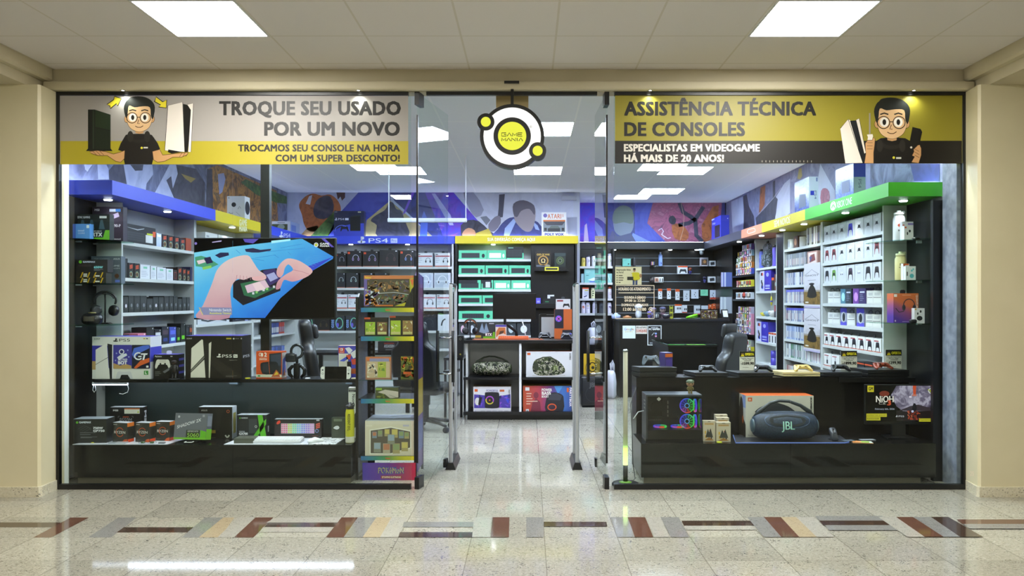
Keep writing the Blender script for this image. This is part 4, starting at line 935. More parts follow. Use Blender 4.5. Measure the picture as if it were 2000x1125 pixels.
def mouse(label,loc,col,rz=0,tilt=0,stand=None,group=None,s=1):
    o = empty('computer_mouse',loc,label,'computer mouse',group,rz); T = Matrix.Translation((0,0,.062*math.sin(tilt)*s))@Matrix.Rotation(-tilt,4,'X') if False else Matrix.Translation((0,0,.060*s*math.sin(abs(tilt))))@Matrix.Rotation(tilt,4,'X')@Matrix.Scale(s,4)
    out = smooth_outline([(0,.062),(.025,.056),(.031,.02),(.028,-.02),(.032,-.05),(.02,-.064),(0,-.067),(-.02,-.064),(-.032,-.05),(-.028,-.02),(-.031,.02),(-.025,.056)],2)
    mb = MB(); mb.loft([[(x*k,y*k,z*(1-.25*abs(y+.01)/.06)) for x,y in out] for k,z in ((.94,0),(1,.008),(.97,.02),(.8,.034),(.45,.041),(.1,.042))],M(col,.3),mx=T); mb.build('shell',o,loc=(0,0,0))
    mb = MB(); mb.lathe([(.009,-.004),(.009,.004)],(0,0,0),M('#26262a',.5),12,mx=T@Matrix.Translation((0,.035,.033))@Matrix.Rotation(PI/2,4,'Y')); mb.build('scroll_wheel',o,loc=(0,0,0))
    if stand:
        mb = MB(); mb.prism([(-.05,0),(.06,0),(.06,.006),(.035,.006),(-.03,.045),(-.035,.043),(-.0,.006),(-.05,.006)],-.02,.02,stand,'x'); mb.build('display_stand',o,loc=(0,0,0))
    return o
def keyboard(label,loc,w,d,col,keycol,rz=0,tilt=.06,rows=5,cols=15,group=None,knob=None):
    o = empty('keyboard',loc,label,'keyboard',group,rz); T = Matrix.Rotation(tilt,4,'X')
    mb = MB(); mb.prism([(-d/2,0),(d/2,0),(d/2,.035),(-d/2,.020)],-w/2,w/2,M(col,.45),'x'); mb.build('case',o,loc=(0,0,0),bevel=.003)
    mb = MB(); kw,kd = (w-.012)/cols,(d-.016)/rows
    for r in range(rows):
        for c in range(cols):
            if r == 0 and 4 < c < 10: continue
            x = -w/2+.006+c*kw; y = -d/2+.008+r*kd; z = .020+.015*(y+d/2)/d
            mb.box(x+.001,x+kw-.001,y+.001,y+kd-.001,z,z+.008,M(keycol,.5))
    x = -w/2+.006+5*kw; mb.box(x+.001,x+5*kw-.001,-d/2+.009,-d/2+.007+kd,.0205,.029,M(keycol,.5))
    k = mb.build('key_block',o,loc=(0,0,0)); tag(k,kind='stuff')
    return o
def d_keys(f,x0,y0,x1,y1,col,key,rows=5,cols=14,k=2):
    f.rect(x0,y0,x1,y1,col,k)
    for r in range(rows):
        for c in range(cols):
            a = x0+(x1-x0)*(c+.12)/cols; b = y0+(y1-y0)*(r+.12)/rows
            f.rect(a,b,a+(x1-x0)*.76/cols,b+(y1-y0)*.76/rows,key if isinstance(key,str) else key[(c*len(key))//cols],k+1)
def d_headset(f,cx,cy,r,band,cup,k=3):
    """headset picture in face units (r as a share of the width)"""
    f.ring(cx,cy,r,r*f.asp*1.1,r*.16,band,k,16,-20,200)
    for s in (-1,1): f.ellipse(cx+s*r*.95,cy-.45*r*f.asp,r*.32,r*.55*f.asp,cup,k+1,14); f.ellipse(cx+s*r*.9,cy-.45*r*f.asp,r*.15,r*.32*f.asp,'#26262c',k+2,12)
def d_pad(f,cx,cy,w,body,mid,k=2,leg=None):
    """upright gamepad picture: body with two long grips (w share of the width)"""
    a = f.asp; g = lambda x,y: (cx+x*w,cy+y*w*a)
    q = smooth_outline([(-.34,.42),(-.15,.46),(.15,.46),(.34,.42),(.42,.1),(.50,-.5),(.42,-.55),(.30,-.15),(.12,-.08),(-.12,-.08),(-.30,-.15),(-.42,-.55),(-.50,-.5),(-.42,.1)],2)
    f.poly([g(*p) for p in q],body,k)
    f.poly([g(*p) for p in ((-.2,.2),(.2,.2),(.3,-.12),(.14,-.05),(-.14,-.05),(-.3,-.12))],mid,k+1)
    for s in (-1,1): f.ellipse(*g(s*.15,-.0),.07*w,.07*w*a,'#17171a',k+2,10); f.ellipse(*g(s*.29,.24),.035*w,.035*w*a,mid,k+2,8)
def d_padflat(f,cx,cy,w,body,dark,k=3):
    """gamepad picture seen from the front, lying (pixel faces: asp 1)"""
    f.poly([(cx+x*w,cy-y*w*f.asp) if isinstance(f,Pix) else (cx+x*w,cy+y*w*f.asp) for x,y in PADO],body,k)
    for s in (-1,1): f.ellipse(cx+s*.15*w,cy+(.05 if isinstance(f,Pix) else -.05)*w*f.asp,.06*w,.06*w*f.asp,dark,k+1,10)
def d_lines(f,x0,y0,x1,y1,n,col,k=2,fill=.45):
    for i in range(n):
        y = y0+(y1-y0)*i/max(1,n-1); f.rect(x0,y,x0+(x1-x0)*(.6+.4*((i*37) % 10)/10),y+fill*(y1-y0)/max(1,n),col,k)
# ================================================================ WINDOW, GRAPHICS CARD SIDE
SL = .8045      # top of the upper shelf
def d(p):
    p.rect(180,675,293.5,719,'#3a3aa8',1); p.poly([(180,705),(196,706),(196,722),(180,722)],'#b89a68',2)
    p.text('SONY',183.5,663.5,196,660.5,'#2a2a2e',2,.02); ps_logo(p,221,667,10,-6.5,'#1b1b20') if False else ps_logo(p,221,661,10,6.5,'#1b1b20'); p.text('PS5',233,667,254,661.5,'#1b1b20',2)
    p.rect(280,662.5,284,660.5,'#b8a020',2); p.rect(285.5,662.5,289,660.5,'#3a3a3a',2)
    p.poly([(187,683),(209,670),(214,740),(187,740)],'#e6e4de',3); p.poly([(210,671),(223,674),(219,740),(215,740)],'#18181d',3); p.poly([(219.5,674),(224,671),(221.5,740),(219,740)],'#e2e2e4',4); p.line([(187,712),(213,697)],.8,'#202024',4)
    p.rect(221.5,720,257.5,673.5,'#3b3796',5); p.poly([(222,720),(222,709),(235,714),(246,711),(257,714),(257,720)],'#b9965c',6)
    p.circ(238,687,5.2,'#e6e8f2',6); p.circ(238,687,3.4,'#2a2a66',7); p.poly([(229,698),(236,693),(247,690),(249,694),(240,699),(233,704)],'#dfe2ee',6)
    for x,y in ((228,690),(250,684),(252,697),(226,704),(247,703)): p.circ(x,y,1.6,'#8f9ad8',6,8)
    p.text('ASTRO',231,704.5,249,700,'#f2f2f6',8,.03); p.text('BOT',231,711.5,249,705.5,'#f2f2f6',8,.06)
    p.rect(258,720,292.5,673.5,'#16182c',5); p.poly([(258,692),(262,680),(280,675),(292,674),(292,680),(272,690),(262,700)],'#4a6ad0',6); p.poly([(262,718),(275,704),(292,699),(292,707),(275,714),(266,720)],'#d0602c',6)
    p.ring(271,695.5,7.5,6.5,2.6,'#e9ebf2',7,14,40,300); p.rect(270.5,697.5,277,695,'#e9ebf2',8); p.poly([(276,690),(289,690),(288,693),(284.5,693),(282,703),(278.5,703),(281,693),(275.4,693)],'#e9ebf2',7); p.rect(286,718,290.5,714,'#e8e8e8',7)
    d_padflat(p,243,733,33,'#c9cbd0','#18181c',5); p.poly([(234,740),(238,732),(250,732),(255,740)],'#16161b',6)
    p.rect(281.5,732,290,724,'#3a8a38',5); p.text('L',284,730.5,287.5,725.5,'#f2f6e8',6,.04)
def d_side(f): f.rect(0,0,1,1,'#c9c9cc'); f.rect(0,.4,1,.75,'#3a3aa8',2)
PU = '#5347b8'  # blue-violet light on the box tops, put into their colour
carton_px('game_console_box','large white console box with two game covers printed on its front','console box',180,293.5,657.5,740,.48,.2,'#dcdcd8',d,zb=SL,top=PU,side=d_side)
def d(p):
    p.text('PlayStation',303,697.5,316,694.5,'#e6e6e2',2,.02); p.rect(333,697,337,695,'#b0b0b0',2)
    d_padflat(p,318,709,30,'#d8d5cd','#222226',2); p.rect(312,708,324,702,'#c8c5bd',4); p.poly([(318,726),(334,716),(338,718),(322,729)],'#6a6a70',4); d_lines(p,303,733,316,727,3,'#7a7a76')
def d_bl(f):
    for i in range(3): f.rect(.1,.2+.27*i,.9,.3+.27*i,'#5a58d8',2)
carton_px('gamepad_box','black gamepad box with a hanging tab between the two console boxes','gamepad box',300.5,348,692.5,738.5,.50,.12,'#1c1a18',d,zb=SL,top=PU,side=d_bl,hang='#dfe2ee')
def d(p):
    p.text('SONY',364.5,662.5,375.5,660,'#d8d8d2',2,.02); p.rect(442,662.5,452,660,'#b8a838',2); p.circ(456.5,661.5,1.6,'#e0e0e0',2,10); p.text('ULTRA HD',459,662.3,467,660.5,'#b0b0b0',2); p.rect(470.5,662.5,475,660,'#d8d8d8',2)
    p.poly([(374,680),(394,663),(396.5,664),(401.5,737.5),(372.5,737.5)],'#e2ddd2',2); p.poly([(397,668),(408,671.5),(413,668.5),(413,668),(409,700),(408,737.5),(402,737.5)],'#2a2824',2); p.poly([(408,671),(413,667.5),(410,738),(408,738)],'#d8d2c6',3)
    p.poly([(372.5,722),(399,694),(399.5,702),(372.8,728)],'#25221e',3)
    for i in range(2): p.line([(372.8,724+2*i),(399.3,696.5+2*i)],.4,'#e2ddd2',4)
    p.poly([(440,738.5),(400,700),(410,692),(474,735),(474,738.5)],'#2c2722',1)
    ps_logo(p,423,691,9.5,7.5,'#e8e6e0'); p.text('PS5',434,698.4,453,692.5,'#e8e6e0',2); p.rect(456,698.6,464,692.2,'#e8e6e0',2); p.text('Pro',457.5,697.2,462.8,693.5,'#1d1a17',3,.03); p.text('PlayStation 5 Pro',448,704,463.5,702.5,'#a8a49c',2)
    d_lines(p,441,736,466,734.2,2,'#8a867e')
def d_s(f): f.text('PS5',.12,.48,.8,.54,'#d8d8e2',2)
carton_px('game_console_box','large black console box with a white striped console printed on its front','console box',362,472.5,656,738.8,.50,.22,'#211d19',d,zb=SL,top=PU,side=d_s)
figurine('dark armoured figurine on a round base before the black gamepad box',(X(340,.45),.47-.018,SL),.165,'#1e1a1c','#3a2a26','#241c1e','#2a2a30',False,'collectible figurines')
def puck(label,px,py,Y,z,col,name='sticker_puck',r=.022):
    mb = MB(); mb.lathe([(r,0),(r,.006),(r*.9,.008)],(X(px,Y),Y,z),M(col,.4),18); tag(mb.build(name,at=(X(px,Y),Y,z)),label,'price tag','round tags in the window')
puck('yellow round tag beside the black console box',484,737,.50,SL,'#d8d428'); puck('white round tag between the gamepad holder and the handheld console',601,737,.49,SL,'#d4d8ea'); puck('pale round tag at the end of the upper window shelf',691,737,.49,SL,'#d8cfa8')
puck('yellow round tag by the power supply box',183,865,.26,.3105,'#d8d428')
def d(p):
    p.poly([(527,691),(551,688.5),(551,730),(527,730)],'#2a3038',2); p.poly([(530,694),(551,691),(551,714),(531,714)],'#3a4456',3)
    p.ring(508.5,692.5,2.0,3.2,1,'#f6efe8',3,10); p.poly([(510.8,689),(514.5,690),(514.5,696),(510.8,697)],'#f6efe8',3); p.text('2',517,696.5,522,689,'#f6efe8',3,.05)
    p.text('NINTENDO',507,700.3,522,698.8,'#f2d8cc',3,.03); p.text('SWITCH',507,703.3,522,701,'#f2d8cc',3,.06)
    p.poly(smooth_outline([(509,713),(514,708),(534,706),(544,709),(546,728),(530,731),(513,730)],2),'#23262b',4); p.line([(526,707),(528,730)],.9,'#d86a3a',5); p.rect(514,727,527,710,'#31363e',5)
    p.rect(500.5,737,553,731.5,'#d8d8c8',3); p.rect(504,735.5,509,733,'#3a9a38',4); p.poly([(531,736),(537,728),(541,722),(546,727),(549,736)],'#b8603a',5); p.poly([(536,733),(542,725),(546,731)],'#e0c040',6)
def ds(f): f.rect(.05,.02,.95,.95,'#c9c4c0',1); f.poly([(.1,.1),(.9,.2),(.7,.8),(.2,.7)],'#4a5ab8',2); f.poly([(.2,.1),(.8,.1),(.6,.4)],'#a0643c',3)
carton_px('game_console_box','orange handheld console box with a black controller grip printed on it','console box',500.5,552,686.5,738.5,.50,.1,'#d25624',d,zb=SL,side=ds,top='#c8562c',rz=-.08)
# grip holder with joy handles
hx,hy = X(580,.56),.56; o = empty('gamepad_holder',(hx,hy,SL),'black stand holding a pair of curved motion controllers','stand')
mb = MB(); mb.rbox(-.022,.022,-.03,.03,0,.125,.006,SATIN); mb.build('stand_block',o,loc=(0,0,0))
for s in (-1,1):
    mb = MB(); mb.tube([(s*.035,0,.005),(s*.062,0,.03),(s*.066,0,.07),(s*.040,0,.098),(s*.02,0,.10)],.014,SATIN,8,rr=[.012,.017,.018,.015,.012]); mb.build('curved_grip',o,loc=(0,0,0))
mb = MB(); mb.rbox(-.095,.0,-.03,.02,.135,.21,.018,M('#23262c',.3)); mb.tube([(0,0,.125),(0,0,.16)],.012,SATIN,8); mb.build('grip_head',o,loc=(0,0,0))
mb = MB(); mb.tube([(.0+.05*math.cos(a)-.0,0,.225+.055*math.sin(a)) for a in [PI*2*i/14 for i in range(15)]],.012,M('#1d2228',.3),8); mb.build('tracking_ring',o,loc=(0,0,0))
# handheld console with white side controllers
hy = .49; x0,x1 = X(626,hy),X(685,hy); o = empty('handheld_console',((x0+x1)/2,hy,SL),'handheld console with white side controllers and a dark screen','handheld console'); w = x1-x0; hh = Z(716,hy)-SL
mb = MB(); mb.box(-w/2+.034,w/2-.034,0,.012,.0,hh,M('#0e1012',.15)); mb.build('tablet',o,loc=(0,0,0),rot=(-.1,0,0))
for s in (-1,1):
    mb = MB(); pts = [(s*(w/2-.0345),0),(s*(w/2-.0345),hh),(s*(w/2-.012),hh),(s*(w/2),hh-.014),(s*(w/2),.014),(s*(w/2-.012),0)]; mb.prism(pts,-.004,.016,M('#e6e6e2',.4)); c = mb.build('side_controller',o,loc=(0,0,0),rot=(-.1,0,0))
    mb = MB(); xx = s*(w/2-.018); a,b = (hh*.72,hh*.42) if s < 0 else (hh*.42,hh*.72)
    mb.lathe([(.006,0),(.0065,.006),(.004,.008)],(0,0,0),M('#1b1b1e',.5),10,mx=Matrix.Translation((xx,-.004,a))@Matrix.Rotation(PI/2,4,'X')); mb.build('thumb_stick',c,loc=(0,0,0))
    mb = MB()
    for dx,dz in ((0,.007),(0,-.007),(.007,0),(-.007,0)): mb.lathe([(.0028,0),(.0025,.002)],(0,0,0),M('#1b1b1e',.5),8,mx=Matrix.Translation((xx+dx,-.004,b+dz))@Matrix.Rotation(PI/2,4,'X'))
    mb.build('buttons',c,loc=(0,0,0))
def d(p):
    p.rect(661.5,690,673,679,'#cf4a34',2); p.ring(666.2,682.5,1.5,2.4,.8,'#f4ece8',3,10); p.rect(667.7,685,669.7,680,'#f4ece8',3); p.text('NINTENDO',663.5,688.6,671.5,687,'#f4ece8',3,.03)
    p.rect(661.5,716.5,680,690.5,'#dcd8cc',2)
    for a in ([(674,680),(682,678),(689,684),(682,692)],[(684,690),(696,682),(697,697),(690,700)],[(676,694),(686,692),(684,702),(677,701)],[(663,705),(677,696),(681,700),(672,706)],[(686,702),(696,700),(696,712),(688,712)]):
        p.poly(a,('#5a9a48','#d8503a','#e0c030','#4a5ac8','#e8e8f0')[int(a[0][0]) % 5],3)
    p.rect(684,733,697,719,'#4a48b8',2); p.rect(685,730,697,719.5,'#b85a30',3); p.rect(678,722,686,706,'#15161a',4)
carton_px('game_console_box','blue and red game bundle box at the end of the upper window shelf','console box',660.5,697,675.5,738.5,.60,.1,'#4a4ab8',d,zb=SL,top='#c8a090')
# ---- lower plinth
PL = .3092
def mat_sheet(name,label,pts,mat,z=PL,th=.003):
    mb = MB(); mb.prism([(a,b) for a,b in pts],z,z+th,mat,'z'); c = pts[0]; return tag(mb.build(name,at=(c[0],c[1],z)),label,'mat')
GW = M('#dfe3ee',.25)
mat_sheet('desk_mat','glossy white mat under the processor boxes',[(-3.64,.185),(X(326,.185),.185),(X(372,.5),.5),(X(190,.5),.5),(-3.60,.3)],GW)
mat_sheet('desk_mat','white mat under the white keyboard',[(X(437,.185),.185),(X(602,.185),.185),(X(612,.5),.5),(X(470,.5),.5)],GW)
mat_sheet('mouse_pad','white mouse pad with a black splinter pattern',[(X(603,.19),.19),(X(655,.19),.19),(X(676,.5),.5),(X(616,.5),.5)],m_art('splinter_print',('#15161a','#e8eaee','#e8eaee','#1c2a26','#e8eaee'),34,.4,.2),th=.004)
PM = PL+.0035
def d(p):
    p.circ(150.5,825,2.4,'#6ab830',2,12); p.text('GAMEMAX',154.5,826.5,177,823,'#dfe6f2',2,.05)
    p.text('750W',181,838,200,834,'#e8ecf4',2,.05); p.text('GP750',181,843.5,203,839.5,'#e8ecf4',2,.05)
    for i in range(4): p.line([(152+4*i,838+2*i),(164+4*i,831+2*i),(177,836+2*i)],.4,'#55595a',2)
    d_lines(p,156,849,190,845.5,2,'#7d8284'); d_lines(p,157,855,193,853.5,2,'#a8acae')
carton_px('power_supply_box','low black power supply box at the jamb end of the lower window shelf','computer part box',143,206.5,818.5,862,.24,.14,'#252624',d,zb=PM,top='#9aa4ae',rz=.05)
def d(p):
    p.text('MSI',221,803,231,800,'#e8e8ea',2,.05); p.rect(243,808,273,797.5,'#dfe0d4',2); p.rect(243,799.5,273,797.5,'#d0703c',3); p.poly([(268,806),(272,806),(270,802)],'#b8c838',3)
    p.text('B550M',234,825,257.5,816.5,'#9a9ca4',2,.0); p.rect(240,815.5,252,813,'#a04a34',2)
    for s in (231,260): p.line([(s,816),(s,813),(s+(3 if s < 240 else -3),813)],.6,'#9a9ca4',2)
    d_lines(p,222,846,240,840,3,'#5a5a5e')
def ds(f): f.text('MSI',.3,.4,.7,.88,'#d8d8e2',2,.05,vert=True)
carton_px('motherboard_box','tall black motherboard box standing behind the processor boxes','computer part box',215,279,795.5,852,.50,.08,'#1d1b1b',d,zb=PM,top='#c9ced6',side=ds)
def mk_ryz(px0,px1,pyt,pyb,Y,label,rz,tilt=0):
    def d(f):
        f.ring(.5,.52,.25,.25*f.asp,.05,'#c2582c',2,16,30,330); f.text('RYZEN',.12,.45,.88,.58,'#e8e6e2',4,.02); f.text('AMD',.06,.88,.32,.94,'#d8d8d4',2,.03); f.poly([(.62,0),(1,0),(1,.18),(.8,.15)],'#d05a28',2); f.poly([(.0,.3),(.5,.9),(.9,1),(.2,1)],'#45443f',1)
        d_lines(f,.06,.06,.4,.1,2,'#7a7872')
    def ds(f): f.rect(0,.80,1,1,'#d8762c',2); f.rect(.05,0,.95,.16,'#d2461e',2); f.ellipse(.5,.5,.35,.2,'#2a2622',2)
    carton('processor_box',label,'computer part box',X(px1,Y)-X(px0,Y),.075,Z(pyt,Y)-PM,((X(px0,Y)+X(px1,Y))/2,Y+.04,PM),'#35342f',d,rz,'processor boxes',top='#b8bdc4',side=ds,tilt=tilt)
mk_ryz(219,253,826,861,.27,'processor box leaning back below the tall motherboard box',-.25)
mk_ryz(264,295,826,861,.28,'processor box in the middle of the three',-.2)
mk_ryz(304,333,824,858,.34,'processor box next to the silver green graphics card box',-.12)
def d(f):
    f.poly([(0,0),(1,0),(1,.3),(.82,.36),(.82,.1),(.42,.1),(.38,0)],'#6ab828',1); f.rect(0,0,1,.07,'#7ac030',2); f.rect(.38,.08,.80,.36,'#2f3a24',2); f.text('5060',.42,.1,.78,.24,'#a8dc58',3,.0); f.text('GEFORCE RTX',.42,.28,.76,.34,'#d8d8d8',3,.02)
    vs,fs = glyphs('SHADOW 2X',.01); q = [f.pt(.08+.78*v[0]/6.35,.40+.12*v[1]/.7+.32*v[0]/6.35,2) for v in vs]; f.mb.add(q,fs,M('#e6e8ee',.4))
    f.circ(.12,.86,.035,'#c0c2c8',2,12); f.rect(.85,.86,.92,.95,'#9a9ca4',2)
def ds(f): f.rect(0,0,1,.4,'#7ac030',2); f.rect(.1,.5,.9,.9,'#8a8f9a',2)
carton('graphics_card_box','silver and green graphics card box leaning on a small stand','computer part box',X(402,.24)-X(335,.24),.08,.21,(X(369,.24),.30,PM+.0185),M('#6d7078',.28),d,-.12,None,side=ds,tilt=.16)
mb = MB(); a = X(369,.22); mb.tube([(a-.03,.24,PM+.012),(a-.03,.20,PM+.012),(a+.03,.20,PM+.012),(a+.03,.24,PM+.012)],.003,WHITE,6); mb.box(a-.05,a+.05,.235,.35,PM-.0015,PM+.0105,ACRYL); tag(mb.build('display_stand',at=(a,.25,PM)),'small clear stand under the leaning graphics card box','stand')
def d(p):
    p.text('ASUS',393,803,405,800,'#b8b8b4',2,.03); p.circ(445.5,803.5,3.2,'#a8502c',2,14); p.circ(445.5,803.5,2,'#1d1a15',3,12); d_lines(p,391,857,425,855,2,'#77745e')
    p.poly([(439,851),(441,849),(444,853),(447,849),(449,851),(445.5,855),(442.5,855)],'#b8b8b0',2); p.rect(408,846,421,840,'#8a7428',2)
    p.poly([(415,800),(436,800),(428,840),(412,846)],'#24221c',1)
def ds(f): f.rect(0,0,1,1,'#c9d2da',1); f.rect(.2,.15,.8,.8,'#b8b060',2)
carton_px('motherboard_box','tall black motherboard box with a pale side behind the silver green box','computer part box',388,453.5,795,858,.46,.10,'#1a1812',d,zb=PM-.003,top='#c2c8cc',side=ds)
def d(p):
    p.poly([(503,810),(512.5,810),(520.5,853),(509,853)],'#5ab428',2); p.poly([(514,824),(521,817),(521,827),(502,853),(494,853)],'#5ab428',2); p.rect(486,846,502,818,'#3b4042',1); p.ring(500,833,2,2,.8,'#d8dcdc',3,10)
    p.circ(469,816.5,1.6,'#6ab830',2,10); p.text('GAMEMAX',471.5,817.5,484,815.2,'#d8dce2',2,.04); p.text('VULKAN',467,844,478,841.5,'#c0c4ca',2,.03); p.text('GX700',467,849,484,845,'#eef0f4',2,.05); d_lines(p,468,852,483,850.8,2,'#8a8e92')
def ds(f): f.rect(.35,.25,.65,.5,'#d8d8dc',2)
carton_px('power_supply_box','dark power supply box with a large green cross on its front','computer part box',463,520,810.5,854,.44,.10,'#202325',d,zb=PM,top='#aab2b8',side=ds)
RB = ('#e07a9a','#c8d86a','#8ae0b0','#8ac8e8','#8a98e8','#a88ae0','#d89ad8')
def d(p):
    d_keys(p,549,846.5,614,827,'#d8d4dc',RB,5,15,2); p.poly([(540,826),(543,822),(547,821),(548,825),(545,828),(541,829)],'#d8442c',2); p.rect(618,822,624,819.5,'#d0d4da',2)
    for i in range(3): p.poly([(617,828+3.5*i),(625,825.5+3.5*i),(625,828+3.5*i),(617,830.5+3.5*i)],'#cf5a48',2)
    p.ring(619,841.5,3,3,1.1,'#8aa0e0',3,12); p.text('REDRAGON',610,852,622,850.5,'#a05040',2)
carton_px('keyboard_box','black keyboard box with a rainbow lit keyboard printed on it','keyboard box',536,628,819,854,.47,.06,'#1d1b1a',d,zb=PM,top='#b0b6ba')
keyboard('white keyboard lying on the white window mat',(X(545,.28),.275,PM),X(590,.21)-X(498,.21),.12,'#d5d6dc','#eceef2',group=None)
def d(f): f.rect(.3,.2,.75,.8,'#4a4c42',2); f.circ(.5,.5,.1,'#6a6a58',3,10)
carton('game_controller_box','flat grey green box lying beside the white keyboard','accessory box',X(497,.24)-X(458,.24),.13,.04,(X(478,.24),.285,PM),'#55584d',None,0,None,top=d)
mouse('white computer mouse on the patterned mouse pad',(X(617,.28),.275,PL+.0045),'#e8eaee',-.9)
def d(p): p.poly(smooth_outline([(651,836),(656,832),(661,832),(663,836),(658,839)],2),'#dfe2e6',2); p.rect(652,823,668,818,'#6a7460',2); d_lines(p,650,850,664,842,4,'#4a5244')
carton_px('mouse_box','small dark green computer mouse box behind the yellow bottle','mouse box',647.5,673,816,852,.46,.06,'#3c4436',d,zb=PL)
bottle('yellow drinking bottle with black lid and upright black lettering',(X(683.5,.28),.28,PL),.036,.325,'#c8c428','#17181a',text=('RESIDENT EVIL',.10,.235,.010,True),txtcol='#17160a',band=('#d8d6c4',.19),neck=.86)
def d(p): p.rect(681,765.5,697.5,760.5,'#34363c',2); d_lines(p,682.5,764.3,697,762,2,'#d8d8d8',3); p.text('Noovaki',688,798,693.5,770,'#24261f',2,.02,vert=True); p.poly([(691,812),(696,803),(697,832),(690,838)],'#3a3f38',2)
carton_px('accessory_box','tall narrow white box with dark writing behind the yellow bottle','accessory box',680.5,697.5,757,852,.50,.05,'#dcdfd8',d,zb=PL,top='#e6e8e4')
for i,px in enumerate((279,297)):
    mb = MB(); mb.lathe3([(1,0),(1,.5),(.6,.9),(.05,1)],(X(px,.22),.22,PM),(.035,.028,.022),ACRYL,14); mb.box(X(px,.22)-.012,X(px,.22)+.012,.21,.23,PM+.004,PM+.014,M('#4a6a38',.4)); tag(mb.build('blister_shell',at=(X(px,.22),.22,PM)),'clear plastic blister shell %s' % ('below the middle processor box','between the middle and last processor boxes')[i],'blister pack')
for i,(px,w,dd,c) in enumerate(((238,.09,.05,'#c9ccd4'),(222,.06,.04,'#aab0ba'),(318,.05,.03,'#6a6d74'))):
    mb = MB(); mb.rbox(X(px,.24)-w/2,X(px,.24)+w/2,.21,.21+dd,PM,PM+.009,.003,M(c,.3,.4)); tag(mb.build('memory_module',at=(X(px,.24),.23,PM)),('flat silver drive below the leaning processor box','small grey module beside the flat silver drive','dark memory module before the third processor box')[i],'computer part')
# ---- boxes on the corner glass shelves
def d(f):
    f.text('MSI',.08,.88,.24,.94,'#e8e8ee',2,.05); f.rect(.56,.86,.92,.94,'#cfd8ee',2); f.rect(.76,.86,.92,.94,'#4a8ae0',3); f.poly([(.58,.62),(.88,.72),(.84,.84),(.58,.74)],'#a898b8',2); f.text('Z790-P',.58,.42,.92,.5,'#d8d4e0',2,.02); f.rect(.58,.04,.66,.24,'#cfe0d0',2); f.text('intel',.72,.06,.92,.1,'#e8e8ee',2)
def on_shelf(name,label,px0,px1,h,Y,z,d_,col,draw,rz=0,**kw):
    return carton(name,label,'computer part box',X(px1,Y)-X(px0,Y),d_,h,((X(px0,Y)+X(px1,Y))/2,Y+d_/2,z),col,draw,rz,**kw)
on_shelf('motherboard_box','dark plum motherboard box on the top glass shelf',180,240.5,.30,.64,GL[0],.07,'#3a3140',d)
def d(f):
    f.text('ZOTAC GAMING',.08,.84,.46,.92,'#d8dce2',2,.04); f.rect(.72,.84,.92,.93,'#e8ecf0',2)
    for x in (.25,.5,.78): f.poly([(x-.08,.42),(x-.03,.78),(x+.03,.78),(x+.09,.42)],'#3d5866',2)
    f.poly([(.48,0),(1,0),(1,.1),(.5,.1)],'#6ab828',2); f.poly([(.82,.1),(1,.1),(1,.38),(.88,.38)],'#6ab828',2); f.text('GEFORCE',.52,.31,.78,.37,'#d8d8d8',2,.02); f.text('RTX',.52,.14,.80,.28,'#f2f4f2',2,.05); f.poly([(.44,.1),(.5,.38),(.54,.38),(.5,.1)],'#6ab828',2)
on_shelf('graphics_card_box','dark green graphics card box in front on the top glass shelf',144,214,.215,.44,GL[0],.07,'#16201f',d)
def d(f): f.rect(.0,.0,.18,1,'#3a62c0',1); f.text('intel',.32,.50,.68,.62,'#d8e8fa',2,.02); f.text('CORE',.32,.34,.72,.44,'#d8e8fa',2); f.rect(.82,.72,.98,.92,'#e2ecf4',2)
on_shelf('processor_box','pale blue processor box at the corner of the top glass shelf',142,175,.125,.34,GL[0],.06,'#5a96e0',d)
def d(f): f.text('TUF GAMING',.1,.88,.62,.93,'#8a8f98',2,.03); f.text('ASUS',.74,.87,.96,.93,'#c2c8d2',2,.03); f.text('PRIME',.62,.62,.96,.68,'#c2c8d2',2,.02); f.text('B760M',.62,.53,.96,.58,'#a8aeb8',2,.02); f.circ(.86,.28,.075,'#5a3a2a',2,16); f.rect(.8,.05,.96,.14,'#6a80d8',2)
on_shelf('motherboard_box','grey blue motherboard box on the middle glass shelf',178,236.5,.235,.62,GL[1],.07,'#59626e',d)
def d(f): f.circ(.16,.82,.05,'#6ab830',2,12); f.text('GAMEMAX',.24,.76,.62,.88,'#c8d0ea',2,.06); f.text('650W',.58,.32,.86,.48,'#8ae0ea',2,.06); d_lines(f,.58,.15,.9,.22,2,'#b8bcc2'); f.rect(.1,.45,.5,.62,'#3a3234',2)
on_shelf('power_supply_box','black power supply box on top of two yellow striped boxes',147,210,.105,.42,GL[1]+.0905,.09,'#22201f',d)
def d(f):
    for x in (.2,.42,.62,.84): f.poly([(x-.03,0),(x+.01,0),(x+.08,1),(x+.04,1)],'#d0a818',2)
    f.rect(.28,.2,.4,.45,'#e0e0d8',3); f.rect(.66,.2,.8,.45,'#e0e0d8',3); f.rect(.28,.55,.4,.75,'#e0e0d8',3)
for i in range(2): on_shelf('memory_box',('lower','upper')[i]+' yellow striped box under the black power supply box',146,207,.045,.42,GL[1]+.0455*i,.09,'#26241c',d)
